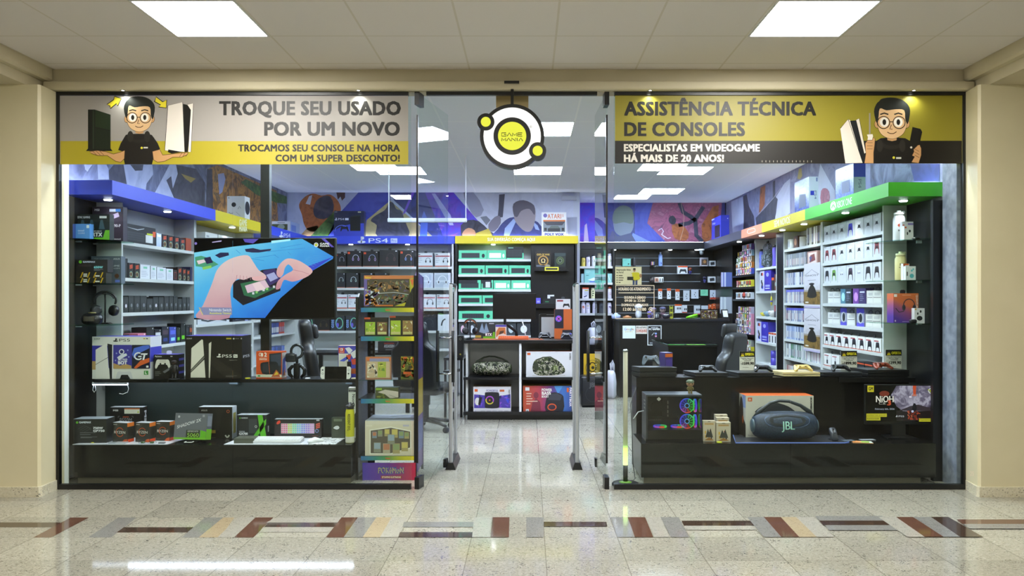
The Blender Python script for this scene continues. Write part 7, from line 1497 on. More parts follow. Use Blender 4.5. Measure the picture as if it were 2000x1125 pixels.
eb(1769,1788.5,520,.55,GR[1],'#dfe4e6','white earphone box with a turquoise case on the middle glass shelf',lambda f: (f.ellipse(.6,.3,.22,.16,'#5ab4bc',2,14),f.ellipse(.6,.68,.1,.08,'#6ac0c8',2,10),f.ellipse(.75,.78,.08,.08,'#6ac0c8',2,10),f.rect(.1,.3,.2,.6,'#2a2c30',2)),.04,side='#7ab0d0')
HG = m_art('orange_violet_print',('#4a2a80','#8a4a80','#c8683a','#d0703a'),2.2,.45,.2)
k = NT('orange_to_violet'); sx = k.n('ShaderNodeSeparateXYZ'); k.l(k.coord(),sx.inputs[0]); HG = k.done(k.ramp(k.math('DIVIDE',k.math('ADD',sx.outputs[2],k.math('MULTIPLY',sx.outputs[0],.5)),.26),[(0,'#4a2e8c'),(.35,'#8a4a7a'),(.6,'#c4663e'),(1,'#cf7040')]),.42)
def d(f): f.rect(.02,.88,.14,.97,'#f0e8e8',2); d_headset(f,.62,.6,.22,'#2e2c3c','#353644',3); f.line([(.42,.40),(.22,.36),(.08,.5)],.03,'#1b1a24',6); vs,fs = glyphs('QUANTUM',.02); q = [f.pt(.90+.07*v[1]/.7,.95-.44*v[0]/5.0,3) for v in vs]; f.mb.add(q,fs,M('#f0e0d8',.45)); f.rect(.35,.93,.7,.945,'#e8b8a0',2); f.rect(.05,.04,.1,.1,'#c8b8e0',2); f.rect(.35,.03,.75,.045,'#a898d0',2)
eb(1745,1794,573,.56,GR[2],HG,'large orange and violet headset box on the lowest glass shelf',d,.12,hang='#2a2c38',side='#6a3430')
eb(1786,1806,602,.46,GR[2],'#dddce2','white earphone box with a black case on the lowest glass shelf',lambda f: (f.ellipse(.5,.33,.28,.16,'#26272c',2,14),f.ellipse(.6,.78,.09,.09,'#26272c',2,10),f.ellipse(.32,.64,.07,.09,'#26272c',2,10),f.rect(.05,.88,.2,.97,'#d8a03a',2)),.05,side='#5a4a98')
mb = MB(); mb.rbox(X(1776,.42),X(1789,.42),.395,.435,GR[2]+.0005,GR[2]+.034,.012,M('#16171a',.3)); tag(mb.build('earbud_case',at=gb(1783,.42,GR[2])),'black square earbud case before the orange headset box','earbud case')
# ================================================================ WINDOW, CONSOLE SIDE
ZU,ZL2 = .8005,.3205
console('boxy black console on the console side counter, nearest the doorway',1248,1322,.66,.15,.085,'#1b1b1d',ZU)
gamepad('grey blue gamepad on the boxy console nearest the doorway','#4d5866',(X(1271,.74),.74,ZU+.0855),.155,.95,0,'#1b1c20',None,False)
carton('game_case','upright purple and orange game case behind the boxy console','game case',.075,.10,.20,(X(1300,.9),.883,ZU),'#3f3270',lambda f: (f.rect(0,.8,1,.95,'#c8642c',2),f.rect(.1,.1,.9,.7,'#4a3a8a',2)),.35)
console('slim black console beside the boxy one',1355,1423,.67,.24,.038,'#202124',ZU); gamepad('black and silver gamepad on the slim console beside the boxy one','#202227',(X(1381,.76),.76,ZU+.0385),.16,.32,0,'#2b2d33','#8a8c94')
console('slim black console behind the window seam, beside the gold one',1441,1512,.67,.24,.038,'#1f2024',ZU); gamepad('glossy black gamepad on the slim console beside the gold one','#17171b',(X(1489,.76),.76,ZU+.0385),.16,.32,0,'#26262b','#6a6c74',True,rough=.2)
console('slim gold console in the middle of the counter',1528,1602,.67,.24,.042,'#cbb98a',ZU); gamepad('gold gamepad on the gold console','#c9b06c',(X(1567,.76),.76,ZU+.0425),.16,.32,0,'#b09a5c','#d8c890')
console('slim dark console beyond the gold one',1606,1684,.67,.24,.042,'#212228',ZU); gamepad('black gamepad on the dark console beyond the gold one','#16171b',(X(1640,.76),.76,ZU+.0425),.165,.32,0,'#26272c','#8a8c94')
console('thick black console at the far end of the console counter',1693,1776,.67,.25,.062,'#141416',ZU); gamepad('rust coloured gamepad on the thick black console','#8a3f2c',(X(1722,.76),.76,ZU+.0625),.165,.30,.15,'#6a2f22','#a85a40')
def offer(px0,px1,pyt,price,model,label,lift):
    Y = .935; x0,x1 = X(px0,Y),X(px1,Y); z0 = ZU; z1 = Z(pyt,Y); w = x1-x0
    o = empty('offer_card',((x0+x1)/2,Y-.008,z0),label,'price card','offer cards on the console counter'); h = z1-z0
    mb = MB(); mb.box(-w/2,w/2,0,.003,.012,h,M('#dedad0',.45)); f = Face(mb,(-w/2,0,0),(w,0,0),(0,0,h),(0,-1,0)); f.clip = (0,0,1,1)
    f.rect(0,.76,1,1,'#17150e',1); f.text('OFERTA',.36,.82,.96,.92,'#e8d820',2,.06); f.ellipse(.2,.90,.09,.05,'#8a6a3a',2,10); f.poly([(.08,.78),(.32,.78),(.28,.86),(.12,.86)],'#d8c020',3); f.ellipse(.2,.94,.1,.035,'#1f1c16',3,10)
    f.text('Console Semi novo',.05,.69,.95,.735,'#4a463e',2,.03); f.text(model,.2,.63,.8,.67,'#3a3730',2,.03); f.rect(.3,.575,.75,.60,'#7a766e',2); f.text('Por:',.04,.53,.16,.56,'#5a564e',2)
    f.text('R$',.08,.43,.18,.48,'#1d1b16',2,.02); f.text(price,.2,.42,.96,.53,'#17150f',2,.05)
    d_lines(f,.2,.30,.9,.33,1,'#8a867c'); mb.build('card',o,loc=(0,0,0)); mb = MB(); mb.box(-w*.4,w*.4,-.012,.02,0,.012,BLACK); mb.build('card_foot',o,loc=(0,0,0))
offer(1444,1473,686,'1599,90','PS4 Slim 500gb','price card reading 1599 beyond the console beside the gold one',0); offer(1641.5,1673,685,'1899,90','PS4 Slim 1TB','price card reading 1899 beyond the dark console',0); offer(1729,1760,683,'1299,90','PS4 Fat 500gb','price card reading 1299 beyond the thick black console',0)
# ---- computer tower with lit fans
TY2 = .24; x0,x1 = X(1262,TY2),X(1371,TY2); w = x1-x0; zt = Z(771,TY2); h = zt-ZL2; dpt = .24
o = empty('computer_tower',((x0+x1)/2,TY2,ZL2),'black computer tower with glass side and lit colour fans','computer'); TI = M('#131211',.4)
mb = MB(); mb.box(-w/2,w/2,.02,dpt,.0,.02,SATIN); mb.box(-w/2,w/2,0,dpt,h-.012,h,M('#3a3e46',.35)); mb.box(-w/2,w/2,dpt-.01,dpt,.02,h-.012,TI); mb.box(-w/2,-w/2+.012,.0,dpt-.01,.02,h-.012,M('#2a2b2f',.4)); mb.box(-w/2+.012,w/2,.015,dpt-.01,.02,.095,TI)
for i in range(3): mb.box(-w/2-.0015,-w/2,.05,.12,h-.06-.03*i,h-.05-.03*i,M('#a8a8a0',.4,.6))
mb.build('case_frame',o,loc=(0,0,0))
mb = MB(); mb.box(-w/2+.0125,w/2-.005,.001,.004,.021,h-.013,m_glass('smoked_glass','#dedcda',1.2)); mb.build('glass_side',o,loc=(0,0,0))
mb = MB(); mb.box(w/2-.0045,w/2,.001,dpt-.011,.021,h-.013,m_glass('smoked_front_glass','#e0e0e4',1.2)); mb.build('glass_front',o,loc=(0,0,0))
mb = MB(); mb.box(-w/2+.03,w/2-.12,dpt-.02,dpt-.0105,.11,h-.03,M('#1e1d1b',.4)); mb.box(-.06,-.02,dpt-.045,dpt-.0205,h-.22,h-.06,M('#2a2824',.4))
for i in range(4): mb.box(-.02,-.012,dpt-.05,dpt-.0205,h-.10-.038*i,h-.075-.038*i,M('#b8b4aa',.4))
mb.box(-w/2+.03,.06,dpt-.12,dpt-.0205,.145,.175,M('#24221f',.35)); f = Face(mb,(-w/2+.03,dpt-.12,.145),(.19,0,0),(0,0,.03),(0,-1,0)); f.text('GEFORCE RTX',.05,.3,.6,.7,'#8a867e',2,.02); mb.build('motherboard',o,loc=(0,0,0))
mb = MB(); T = Matrix.Translation((-.105,dpt-.05,h-.13)); mb.loft([[(.055*math.cos(a),y,.055*math.sin(a)) for a in [2*PI*i/20 for i in range(20)]] for y in (0,.03)],M('#1b1a18',.3),mx=T); mb.prism([(-.14,h-.035),(-.122,h-.018),(-.104,h-.035),(-.122,h-.052)],.0003,.0009,M('#b8b6ae',.4)); mb.build('cooler',o,loc=(0,0,0))
FCOL = lambda a: ('#3cf060','#50f0a0','#3a70ff','#4a4aff','#5a50ff','#c05adc','#ff5a3c','#4cf05a')[int(a/(2*PI)*8+.0) % 8]
def fan(cx,cy,cz,r,ax,col0=0,nm='fan'):
    mb = MB(); n = 24
    def pt(rr,a,t): return (cx+rr*math.cos(a),cy+t,cz+rr*math.sin(a)) if ax == 'y' else ((cx+t,cy+rr*math.cos(a),cz+rr*math.sin(a)) if ax == 'x' else (cx+rr*math.cos(a),cy+rr*math.sin(a),cz+t))
    for i in range(n):
        a0,a1 = 2*PI*i/n,2*PI*(i+1)/n; m = M(FCOL((a0+.3) % (2*PI)),.5,0,1.3); mm = M(FCOL((a0+.3) % (2*PI)),.5,0,.45); s = -.012 if ax != 'z' else .012
        mb.quad([pt(r*.88,a0,s),pt(r*.88,a1,s),pt(r,a1,s),pt(r,a0,s)],m); mb.quad([pt(r,a0,s),pt(r,a1,s),pt(r,a1,0),pt(r,a0,0)],m)
        am = (a0+a1)/2
        if i % 2 == 0: mb.quad([pt(r*.3,a0,s*.3),pt(r*.3,a0+.22,s*.9),pt(r*.86,a0+.45,s*.9),pt(r*.86,a0+.05,s*.2)],mm)
        mb.quad([pt(r*.24,a0,s*.5),pt(r*.24,a1,s*.5),pt(r*.36,a1,s*.5),pt(r*.36,a0,s*.5)],M('#6ab8ff',.5,0,1.3))
    mb.add([pt(r*.24,2*PI*i/n,-.012 if ax != 'z' else .012) for i in range(n)],[tuple(range(n))],M('#131316',.4))
    return mb.build(nm,o,loc=(0,0,0))
fr = 14.3/sc(TY2+.06)
for py in (792,822.5): fan(X(1341.5,TY2+.06)-o.location.x,.06,Z(py,TY2+.06)-ZL2,fr,'y')
for py in (792,822): fan(w/2-.02,.14,Z(py,TY2+.14)-ZL2,.055,'x')
for px in (1289,1323): fan(X(px,TY2+.1)-o.location.x,.10,.105,.055,'z')
mb = MB(); mb.tube([(-w/2-.001,.12,h*.62),(-w/2-.05,.1,h*.60),(-w/2-.09,.1,h*.45)],.004,WHITE,6); mb.build('white_cable',o,loc=(0,0,0))
figurine('small figurine in tan clothes with a grey cap standing on the computer tower',(X(1348,.33),.33,ZL2+h+.0005),.125,'#7a6a3a','#b88a68','#55604a',group='collectible figurines')
# ---- card packs
def d_cp(f): f.rect(.12,.80,.88,.9,'#c8a878',2); f.text('POKEMON',.16,.82,.84,.88,'#a8783a',3,.02); art2(f,.08,.1,.8,.6); f.poly([(.2,.2),(.4,.62),(.5,.45),(.62,.65),(.82,.2)],'#3a3a34',3); f.poly([(.1,.05),(.5,.2),(.9,.05)],'#a8763a',3); f.ellipse(.5,.96,.14,.015,'#5a5048',2,10)
for i,(a,b,t,Y) in enumerate(((1373.5,1397,822,.27),(1399,1427,825,.25),(1400,1424,816,.34),(1397,1421,810,.40))): carton('card_pack','cream card pack with a hanging hole, %s beside the lit computer tower' % ('nearest it','foremost','middle one','tallest at the rear')[i],'trading card pack',X(b,Y)-X(a,Y),.045,Z(t,Y)-ZL2,((X(a,Y)+X(b,Y))/2,Y+.023,ZL2),'#c8bba6',d_cp,(-.05,.05,0,0)[i],'cream card packs')
puck('small yellow green tag below the cream card packs',1405,862,.21,ZL2,'#c8d028')
# ---- big boombox and its carton
mat_pts = [(X(1437,.185),.185),(X(1650,.185),.185),(X(1658,.23),.23),(X(1640,.55),.55),(X(1432,.55),.55)]
o = empty('desk_mat',(mat_pts[0][0],.185,ZL2),'dark desk mat with a bright edge under the boombox','mat'); mb = MB(); mb.prism(mat_pts,ZL2,ZL2+.003,M('#20222a',.5),'z'); mb.build('mat',o,o.location); mb = MB(); mb.tube([(a,b,ZL2+.0035) for a,b in (mat_pts[4],mat_pts[0],mat_pts[1],mat_pts[2])],.003,M('#7a9af0',.5,0,.7),6); mb.build('bright_edge',o,o.location)
def d(p):
    p.rect(1460.5,784,1469,776.5,'#cf5a1e',2); p.text('JBL',1462,782,1467.5,778.5,'#f0d8c8',3,.03); p.text('BOOMBOX',1582.5,806,1586,776.5,'#24221e',2,.04,vert=True); p.text('Bluetooth',1461,851,1472,849,'#5a564e',2)
    p.poly(smooth_outline([(1478,800),(1490,793),(1500,791),(1512,786),(1530,790),(1545,797),(1550,808),(1480,808)],2),'#34383c',2)
def dl(f): f.poly([(.0,0),(1,0),(1,.3),(.0,.7)],'#2e2824',2); f.ellipse(.35,.55,.3,.4,'#3a302a',3,12); f.ellipse(.6,.4,.12,.1,'#c0602c',4,10); f.rect(.5,.7,1,1,'#8a98c8',2)
carton_px('speaker_box','large white boombox box with an orange lid edge','speaker box',1456.5,1589,773,856,.44,.2,'#d2cdc2',d,zb=ZL2+.0035,top='#c05a22',left=dl)
def boombox(name,label,loc,w,h,d_,col,capcol,handle,text=None,txtcol='#c9e4dc',pocket=None,rz=0,group=None):
    o = empty(name,loc,label,'speaker',group,rz); rz_,ry = h*.5*.74,d_/2; zc = rz_*1.0
    prof = [(-.5,.50),(-.495,.62),(-.47,.74),(-.40,.88),(-.25,.97),(0,1.0),(.25,.97),(.40,.88),(.47,.74),(.495,.62),(.5,.50)]
    sx = lambda t: next((a[1]+(b[1]-a[1])*(t-a[0])/(b[0]-a[0]) for a,b in zip(prof,prof[1:]) if a[0] <= t <= b[0]),.5)
    mb = MB(); n = 20
    mb.loft([[(x*w,ry*k*math.cos(2*PI*i/n),zc+rz_*k*math.sin(2*PI*i/n)) for i in range(n)] for x,k in prof],col)
    if text:
        t,tw,th,tz = text; vs,fs = glyphs(t,.0); n0 = len(vs); vs = [(v[0]-.02,v[1]) for v in vs]+[(v[0]+.02,v[1]) for v in vs]; fs = fs+[tuple(i+n0 for i in q) for q in fs]; a = min(v[0] for v in vs); b = max(v[0] for v in vs); pts = []
        for v in vs:
            x = -tw/2+tw*(v[0]-a)/(b-a); z = tz+th*v[1]/.7; k = sx(x/w); pts.append((x,-ry*k*math.sqrt(max(.05,1-((z-zc)/(rz_*k))**2))-.007,z))
        mb.add(pts,fs,M(txtcol,.4))
    mb.build('body',o,loc=(0,0,0))
    for s in (-1,1): mb = MB(); mb.lathe([(ry*.47,-.012),(ry*.56,0),(ry*.50,.012),(ry*.2,.016)],(0,0,0),M(capcol,.35),18,mx=Matrix.Translation((s*w*.5,0,zc))@Matrix.Rotation(s*PI/2,4,'Y')); mb.build('end_cap',o,loc=(0,0,0))
    mb = MB(); pts = [(-w*.46,.0,zc+rz_*.55),(-w*.40,0,zc+rz_*.95),(-w*.22,0,h*.94),(-w*.08,0,h),(w*.08,0,h*.985),(w*.26,0,h*.88),(w*.40,0,zc+rz_*.95),(w*.46,0,zc+rz_*.5)]
    mb.tube(pts,handle[0],M(handle[1],.45),8,rr=[handle[0]*q for q in (1.6,1.4,1.0,.9,.9,1.0,1.4,1.6)]); mb.build('handle',o,loc=(0,0,0))
    if pocket:
        mb = MB(); q = smooth_outline([(-.27,.60),(0,.66),(.27,.60),(.24,.44),(0,.38),(-.24,.44)],3); pr = lambda x,z,e: (x*w,-ry*sx(x)*math.sqrt(max(.02,1-((z*h-zc)/(rz_*sx(x)))**2))-e,z*h)
        mb.add([pr(x*1.25,.52+(z-.52)*1.3,.001) for x,z in q],[tuple(range(len(q)))],M(pocket[1],.35)); mb.add([pr(x,z,.003) for x,z in q],[tuple(range(len(q)))],M(pocket[0],.4)); mb.build('control_panel',o,loc=(0,0,0))
    return o
NAVY = m_paint('navy_mesh_cloth','#26364c','#1c2838',90,.55)
boombox('boombox_speaker','large navy boombox with a handle standing before its white box',(X(1532,.31),.315,ZL2+.0045),X(1593,.31)-X(1471,.31),Z(784,.31)-ZL2,.2,NAVY,'#4a5c68',(.014,'#252b30'),('JBL',X(1550,.3)-X(1525,.3),.066,.10),'#a8dcd0',('#1d2328','#46597a'))
mouse('dark computer mouse propped upright on a little stand',(X(1627,.30),.30,ZL2+.0035),'#3c3f48',.0,.95,ACRYL,None,.95)
for i,(px,Y,c,wv,dv,t) in enumerate(((1684,.22,'#d8a070',.15,.09,'orange and green patterned card lying flat at the counter edge'),(1656,.27,'#55606c',.10,.06,'dark grey card lying on the mat corner'),(1694,.33,'#8a8e96',.12,.05,'silver grey pouch lying behind the patterned card'))):
    def dt(f,c=c,i=i):
        if i == 0: f.poly([(0,0),(.4,0),(.3,1),(0,1)],'#d88a4a',2); f.poly([(.4,.2),(.8,.1),(.9,.8),(.5,.9)],'#8ab84a',2); f.rect(.75,.1,1,.9,'#c8d4d0',1)
    carton('card',t,'card',wv,dv,.004,(X(px,Y),Y,ZL2+(.0042 if i == 1 else .0005)),c,None,(-.2,.2,.1)[i],top=dt)
# ---- monitor
MY = .42; x0,x1 = X(1690,MY),X(1829,MY); o = empty('monitor',((x0+x1)/2,MY,ZL2),'monitor with a stormy landscape screen at the end of the console counter','monitor'); L = o.location
mb = MB(); mb.box(x0,x1,MY,MY+.03,Z(829,MY),Z(751,MY),BLACK); mb.build('casing',o,L,bevel=.003)
mb = MB(); mb.box(x0+.006,x1-.006,MY-.0022,MY-.0003,Z(823.5,MY),Z(753.5,MY),M('#0b0a0b',.2)); p = Pix(mb,(0,MY-.0022,0),(0,-1,0),.0003); p.em = .8; p.clip = (1692,824,1827.5,753)
nx = lambda q: [(1580+a/3.75,660+b/3.75) for a,b in q]
k = NT('storm_sky_screen'); cc = k.ramp(k.noise(9,5,.6,dist=1.5),[(.3,'#3a3448'),(.48,'#7a7088'),(.6,'#c8c0d4'),(.72,'#5a5068')]); k.l(cc,k.b.inputs['Emission Color']); k.b.inputs['Emission Strength'].default_value = .75; STORM = k.done('#101010',.3)
p.poly(nx([(640,350),(932,350),(932,530),(700,545),(640,500),(600,420)]),STORM,1); p.poly(nx([(760,350),(785,350),(782,420),(764,420)]),'#d0502c',2); p.poly(nx([(660,532),(740,500),(800,488),(860,505),(932,515),(932,535)]),'#3a3038',2); p.ellipse(*nx([(742,432)])[0],3,1.6,'#f0e0f0',3,12); p.ellipse(*nx([(772,420)])[0],5,2,'#c87a6a',3,12)
p.poly(nx([(640,530),(740,540),(930,530),(932,606),(640,606)]),'#1c1416',2); art(p,*nx([(720,530)])[0],*nx([(820,600)])[0],('#7a2c20','#a8402a','#5a201a','#c0603c'),26,3,9,4); p.poly(nx([(752,548),(758,500),(766,478),(780,480),(790,510),(785,530),(770,545)]),'#15151c',4); p.ellipse(*nx([(758,538)])[0],2.4,2.4,'#c8c8e8',5,10)
p.text('NiOH',*nx([(490,470)])[0],*nx([(620,425)])[0],'#eee6d8',4,.03); p.ellipse(*nx([(552,408)])[0],10,5.5,'#7a3020',2,14); p.text('仁王',*nx([(510,486)])[0],*nx([(562,472)])[0],'#e8e0d4',4); p.text('3',*nx([(572,492)])[0],*nx([(600,458)])[0],'#d0502c',5,.05); p.text('February 6th, 2026',*nx([(484,526)])[0],*nx([(626,514)])[0],'#c8cce0',4)
p.rect(*nx([(428,396)])[0],*nx([(475,348)])[0],'#d8c828',3); p.text('GM',*nx([(436,384)])[0],*nx([(468,360)])[0],'#17150f',4,.04); p.rect(*nx([(419,578)])[0],*nx([(570,554)])[0],'#c8c02a',3); p.text('RESIDENT EVIL REQUIEM',*nx([(425,571)])[0],*nx([(565,562)])[0],'#3a3710',4); p.rect(*nx([(419,604)])[0],*nx([(523,580)])[0],'#c8c02a',3); p.text('PLAYSTATION',*nx([(425,597)])[0],*nx([(512,586)])[0],'#2a270c',4,.03); p.rect(*nx([(806,613)])[0],*nx([(922,590)])[0],'#c8c02a',3); p.text('GAMEMANIA',*nx([(816,606)])[0],*nx([(914,597)])[0],'#3a3710',4); ps_logo(p,*nx([(634,566)])[0],4.2,3.6,'#d8d8e0',4); p.text('PS5',*nx([(656,580)])[0],*nx([(696,568)])[0],'#d8d8e0',4)
p.ring(*nx([(893,388)])[0],4.6,4.6,1.5,'#e8e8e0',4); p.circ(*nx([(893,388)])[0],2.6,'#c8d030',4); p.circ(*nx([(875,380)])[0],1.3,'#c8d030',5,10); p.circ(*nx([(911,402)])[0],1.3,'#c8d030',5,10); mb.build('screen',o,L)
mb = MB(); mb.box(X(1745,MY),X(1772,MY),MY+.03,MY+.05,ZL2+.01,Z(800,MY),SATIN); mb.build('stand_neck',o,L); mb = MB(); mb.prism([(X(1728,MY),MY-.06),(X(1788,MY),MY-.06),(X(1782,MY),MY+.12),(X(1734,MY),MY+.12)],ZL2,ZL2+.01,SATIN,'z'); mb.build('stand_foot',o,L)
# ---- lit lamp pole
LY_ = .12; lx = X(1221.5,LY_); o = empty('lamp_pole',(lx,LY_,0),'slim standing lamp pole glowing green near its round base','lamp'); r = 4.6/sc(LY_)
mb = MB(); mb.lathe([(.105,0),(.108,.012),(.10,.022),(.05,.026)],(0,0,0),SATIN,32); mb.build('base',o,loc=(0,0,0)); mb = MB(); mb.lathe([(.05,.026),(.03,.032),(.0,.034)],(0,0,0),M('#8acb40',.5,0,.5),20); mb.build('base_glow',o,loc=(0,0,0)); zz = lambda py: Z(py,LY_)
mb = MB(); mb.lathe([(r,.034),(r,zz(908))],(0,0,0),M('#1c1d1b',.4),16); mb.build('lower_sleeve',o,loc=(0,0,0)); k = NT('green_lamp_tube'); sx = k.n('ShaderNodeSeparateXYZ'); k.l(k.coord(),sx.inputs[0]); cc = k.ramp(k.math('DIVIDE',sx.outputs[2],1.2),[(zz(908)/1.2,'#eaff90'),(zz(880)/1.2,'#c8ff60'),(zz(868)/1.2,'#3c5a20'),(zz(845)/1.2,'#000000')]); k.l(cc,k.b.inputs['Emission Color']); k.b.inputs['Emission Strength'].default_value = 2.2
mb = MB(); mb.lathe([(r,zz(908)),(r,zz(880)),(r,zz(860)),(r,zz(686))],(0,0,0),k.done('#a8a08a',.35),16); mb.build('tube',o,loc=(0,0,0)); mb = MB(); mb.lathe([(r*1.1,zz(687)),(r*1.1,zz(683.5)),(r*.5,zz(682))],(0,0,0),CHROME,16); mb.build('top_cap',o,loc=(0,0,0))
mb = MB(); mb.tube([(.01,.02,.04),(.05,.05,.012),(.09,.1,.03),(.075,.12,.15),(.07,.13,.4),(.06,.15,.62),(.11,.19,.75)],.003,BLACK,6); mb.build('power_cord',o,loc=(0,0,0))
# ================================================================ CENTRE STAND GOODS
CAMO = m_camo('woodland_camouflage_cloth'); yg = GY+.12
boombox('boombox_speaker','camouflage boombox on the middle shelf of the low stand',(X(960.5,yg),yg+.08,.5205),X(997,yg)-X(924,yg),Z(697,yg)-.52,.19,CAMO,'#3a4424',(.011,'#333a2a'),('JBL',.09,.045,.085),'#c8c8b0')
def gpx(name,label,px0,px1,pyt,zb,col,draw,dep=.2,**kw): return carton_px(name,label,'speaker box',px0,px1,pyt,740 if zb > .3 else 810,GY+.05,dep,col,draw,zb=zb,group='speaker boxes in the low stand',**kw)
def d(p):
    p.rect(1030,693.5,1036,689,'#d05a1e',2); q = smooth_outline([(1040,722),(1043,706),(1052,700),(1068,697),(1086,702),(1098,712),(1104,724),(1096,731),(1070,733),(1048,732)],3); p.poly(q,CAMO,2); p.line([(1046,704),(1060,698),(1075,697),(1092,707)],2,'#3a3f2c',4); p.ellipse(1047,716,5,9,'#2c331f',3,14); p.text('JBL',1080,722,1092,714,'#7a8a4a',5,.03); p.text('BOOMBOX',1112,703,1115,690,'#2a2a28',2,.02,vert=True); p.line([(1040,733.5),(1104,733.5)],.8,'#b8a890',2)
gpx('speaker_box','white speaker box with a camouflage speaker printed on it',1027.5,1117,686.5,.5205,'#dcdcdf',d,.22,top='#d06a38')
def d(p):
    p.rect(927,765,933,760,'#cf5a1e',2); p.text('POWERFUL',950,765,973,761,'#5a4a8a',2,.02); p.rect(976,765,985,761,'#c05a28',2); p.poly([(926,770),(945,772),(972,774),(997,770),(997,797),(972,796),(945,797),(926,797)],'#4a3a9a',2); art(p,926,771,944,796,('#6a4ac0','#3a4ac8','#a050b0','#2a2460'),14,3,71,5); art(p,974,772,997,797,('#6a4ac0','#3a4ac8','#8a50c0','#2a2460'),16,3,72,5)
    p.ellipse(932.5,784,5,7.5,'#dcd8d2',4,14); p.poly([(936,775),(942,776),(938,792),(934,790)],'#1c1b20',5); p.poly(smooth_outline([(947,770),(950,766),(970,766),(975,770),(975,793),(970,797),(950,797),(947,793)],2),'#1d1b24',5); p.ring(956.5,781.5,7.2,7.2,2.2,'#c8b83a',6,18,30,200); p.ring(956.5,781.5,7.2,7.2,2.2,'#a04ac0',6,18,200,390); p.circ(956.5,781.5,1.6,'#d05a28',6,10)
    for i in range(5): p.rect(939+11.5*i,804.5,947+11.5*i,802,'#a8a8b0',2)
    p.text('PARTYBOX',993,778,996,761,'#2a2a40',6,.02,vert=True); p.circ(928.5,803,1,'#3a5ac0',2,8)
gpx('speaker_box','white and violet speaker box with a square speaker on it, lowest shelf',924.5,998,755,.1005,'#d8d6da',d,.22,top='#a8906a')
k = NT('orange_to_blue_card'); sx = k.n('ShaderNodeSeparateXYZ'); k.l(k.coord(),sx.inputs[0]); OB = k.done(k.ramp(k.math('ADD',k.math('MULTIPLY',sx.outputs[0],1.6),.5),[(0,'#b8502a'),(.35,'#a83a4a'),(.6,'#5a3a80'),(.8,'#3a6ab0'),(1,'#3a4a90')]),.4)
def d(p):
    p.rect(1026,763,1034,756.5,'#d8dcdc',2); p.text('POWER',1058,764,1078,759,'#e8e4dc',3,.04); p.text('BASS',1058,771,1076,765,'#e8e4dc',3,.05); p.text('BOOST',1058,776.5,1072,772.5,'#e8e4dc',3,.04); p.ellipse(1047,772,5,6.5,'#7a3040',2,12); p.poly([(1036,806),(1040,785),(1047,778),(1055,785),(1057,806)],'#7a3040',2)
    p.poly(smooth_outline([(1066,783),(1072,770),(1084,766),(1098,771),(1101,780),(1099,806),(1067,806)],2),'#22222a',4); p.poly([(1070,781),(1076,769),(1088,768),(1098,773),(1094,782)],'#3a3c46',5); p.ring(1078,795,8,6,2,'#d0562c',6,16); p.ellipse(1078,795,6.5,4.8,'#3a2a3a',6,14)
    for i in range(5): p.rect(1028,769.5+5*i,1028+(10,9,12,22,8)[i],767.8+5*i,'#e0c0a8',3)
    p.rect(1027,807,1033,799,'#cfd8dc',2); p.ellipse(1030,803,1.6,1.6,'#2a3a48',3,8); p.text('BLUETOOTH',1036,807,1060,805,'#e8d8d0',3,.03); p.rect(1107,766,1111,757.5,'#cf5a1e',5); p.text('PARTYBOX',1112.5,794,1116.5,757,'#f0e8f0',5,.04,vert=True); p.poly([(1082,753),(1100,753),(1090,770)],'#4a8ac8',1)
gpx('speaker_box','orange and blue speaker box with a tall party speaker on it, lowest shelf',1021.5,1116,753.5,.1005,OB,d,.24,top='#b8a060')
zt = .9745; tY = GY+.18
mat_sheet('desk_mat','rust coloured mat on top of the low stand',[(X(922,GY+.04),GY+.04),(X(1062,GY+.04),GY+.04),(X(1056,GY+.36),GY+.36),(X(926,GY+.36),GY+.36)],M('#a85a38',.5),zt)
zt2 = zt+.0032
keyboard('orange keyboard on the rust coloured mat',(X(1003,tY),tY-.06,zt2),X(1031,tY)-X(972,tY),.12,'#b85426','#c8622e',.0)
headset('headset with a brown band on a stand at the edge of the low stand',(X(919,tY),GY+.13,zt),.92,-.2,'#3a2a22','#15151a',True,'#a85a34')
def d(f): f.poly([(.2,.4),(.35,.95),(.45,.5),(.55,.95),(.7,.4),(.45,.3)],'#7f98b0',2); f.poly([(.4,0),(1,0),(1,.12),(.4,.12)],'#6ab828',2); f.poly([(.86,.12),(1,.12),(1,.4),(.9,.4)],'#6ab828',2); f.text('RTX',.52,.16,.84,.32,'#f0f2f0',3,.05); f.rect(.7,.88,.95,.94,'#b8bcc0',2); f.rect(.0,.05,.3,.2,'#a89a3a',2)
carton_px('graphics_card_box','green and grey graphics card box standing on the low stand','computer part box',928,967,629,664,GY+.30,.07,'#2c3236',d,zb=zt2,frac=True)
def d(f): f.rect(0,.86,1,1,'#4a3fa0',2); f.poly([(.05,.1),(.5,.5),(.95,.3),(.9,.8),(.3,.82),(.05,.5)],'#b8703a',2); f.poly([(.3,.3),(.7,.4),(.8,.6),(.4,.55)],'#4a3424',3); f.rect(.05,.03,.95,.1,'#e0dcd4',2)
carton_px('game_case','upright racing game case on the low stand before the monitor','game case',968,989,634.5,663,GY+.20,.03,'#d8cfc4',d,zb=zt2,frac=True)
o = empty('monitor',(X(1004,GY+.42),GY+.42,zt2),'black monitor on a slanted arm over the low stand','monitor'); L = o.location; my = GY+.36
mb = MB(); mb.box(X(962.5,my),X(1047,my),my,my+.03,Z(623,my),Z(573,my),BLACKW); mb.build('casing',o,L,bevel=.004); mb = MB(); mb.box(X(963.5,my),X(1046,my),my-.002,my,Z(621.5,my),Z(574.5,my),M('#0e0d10',.25)); mb.build('screen',o,L)
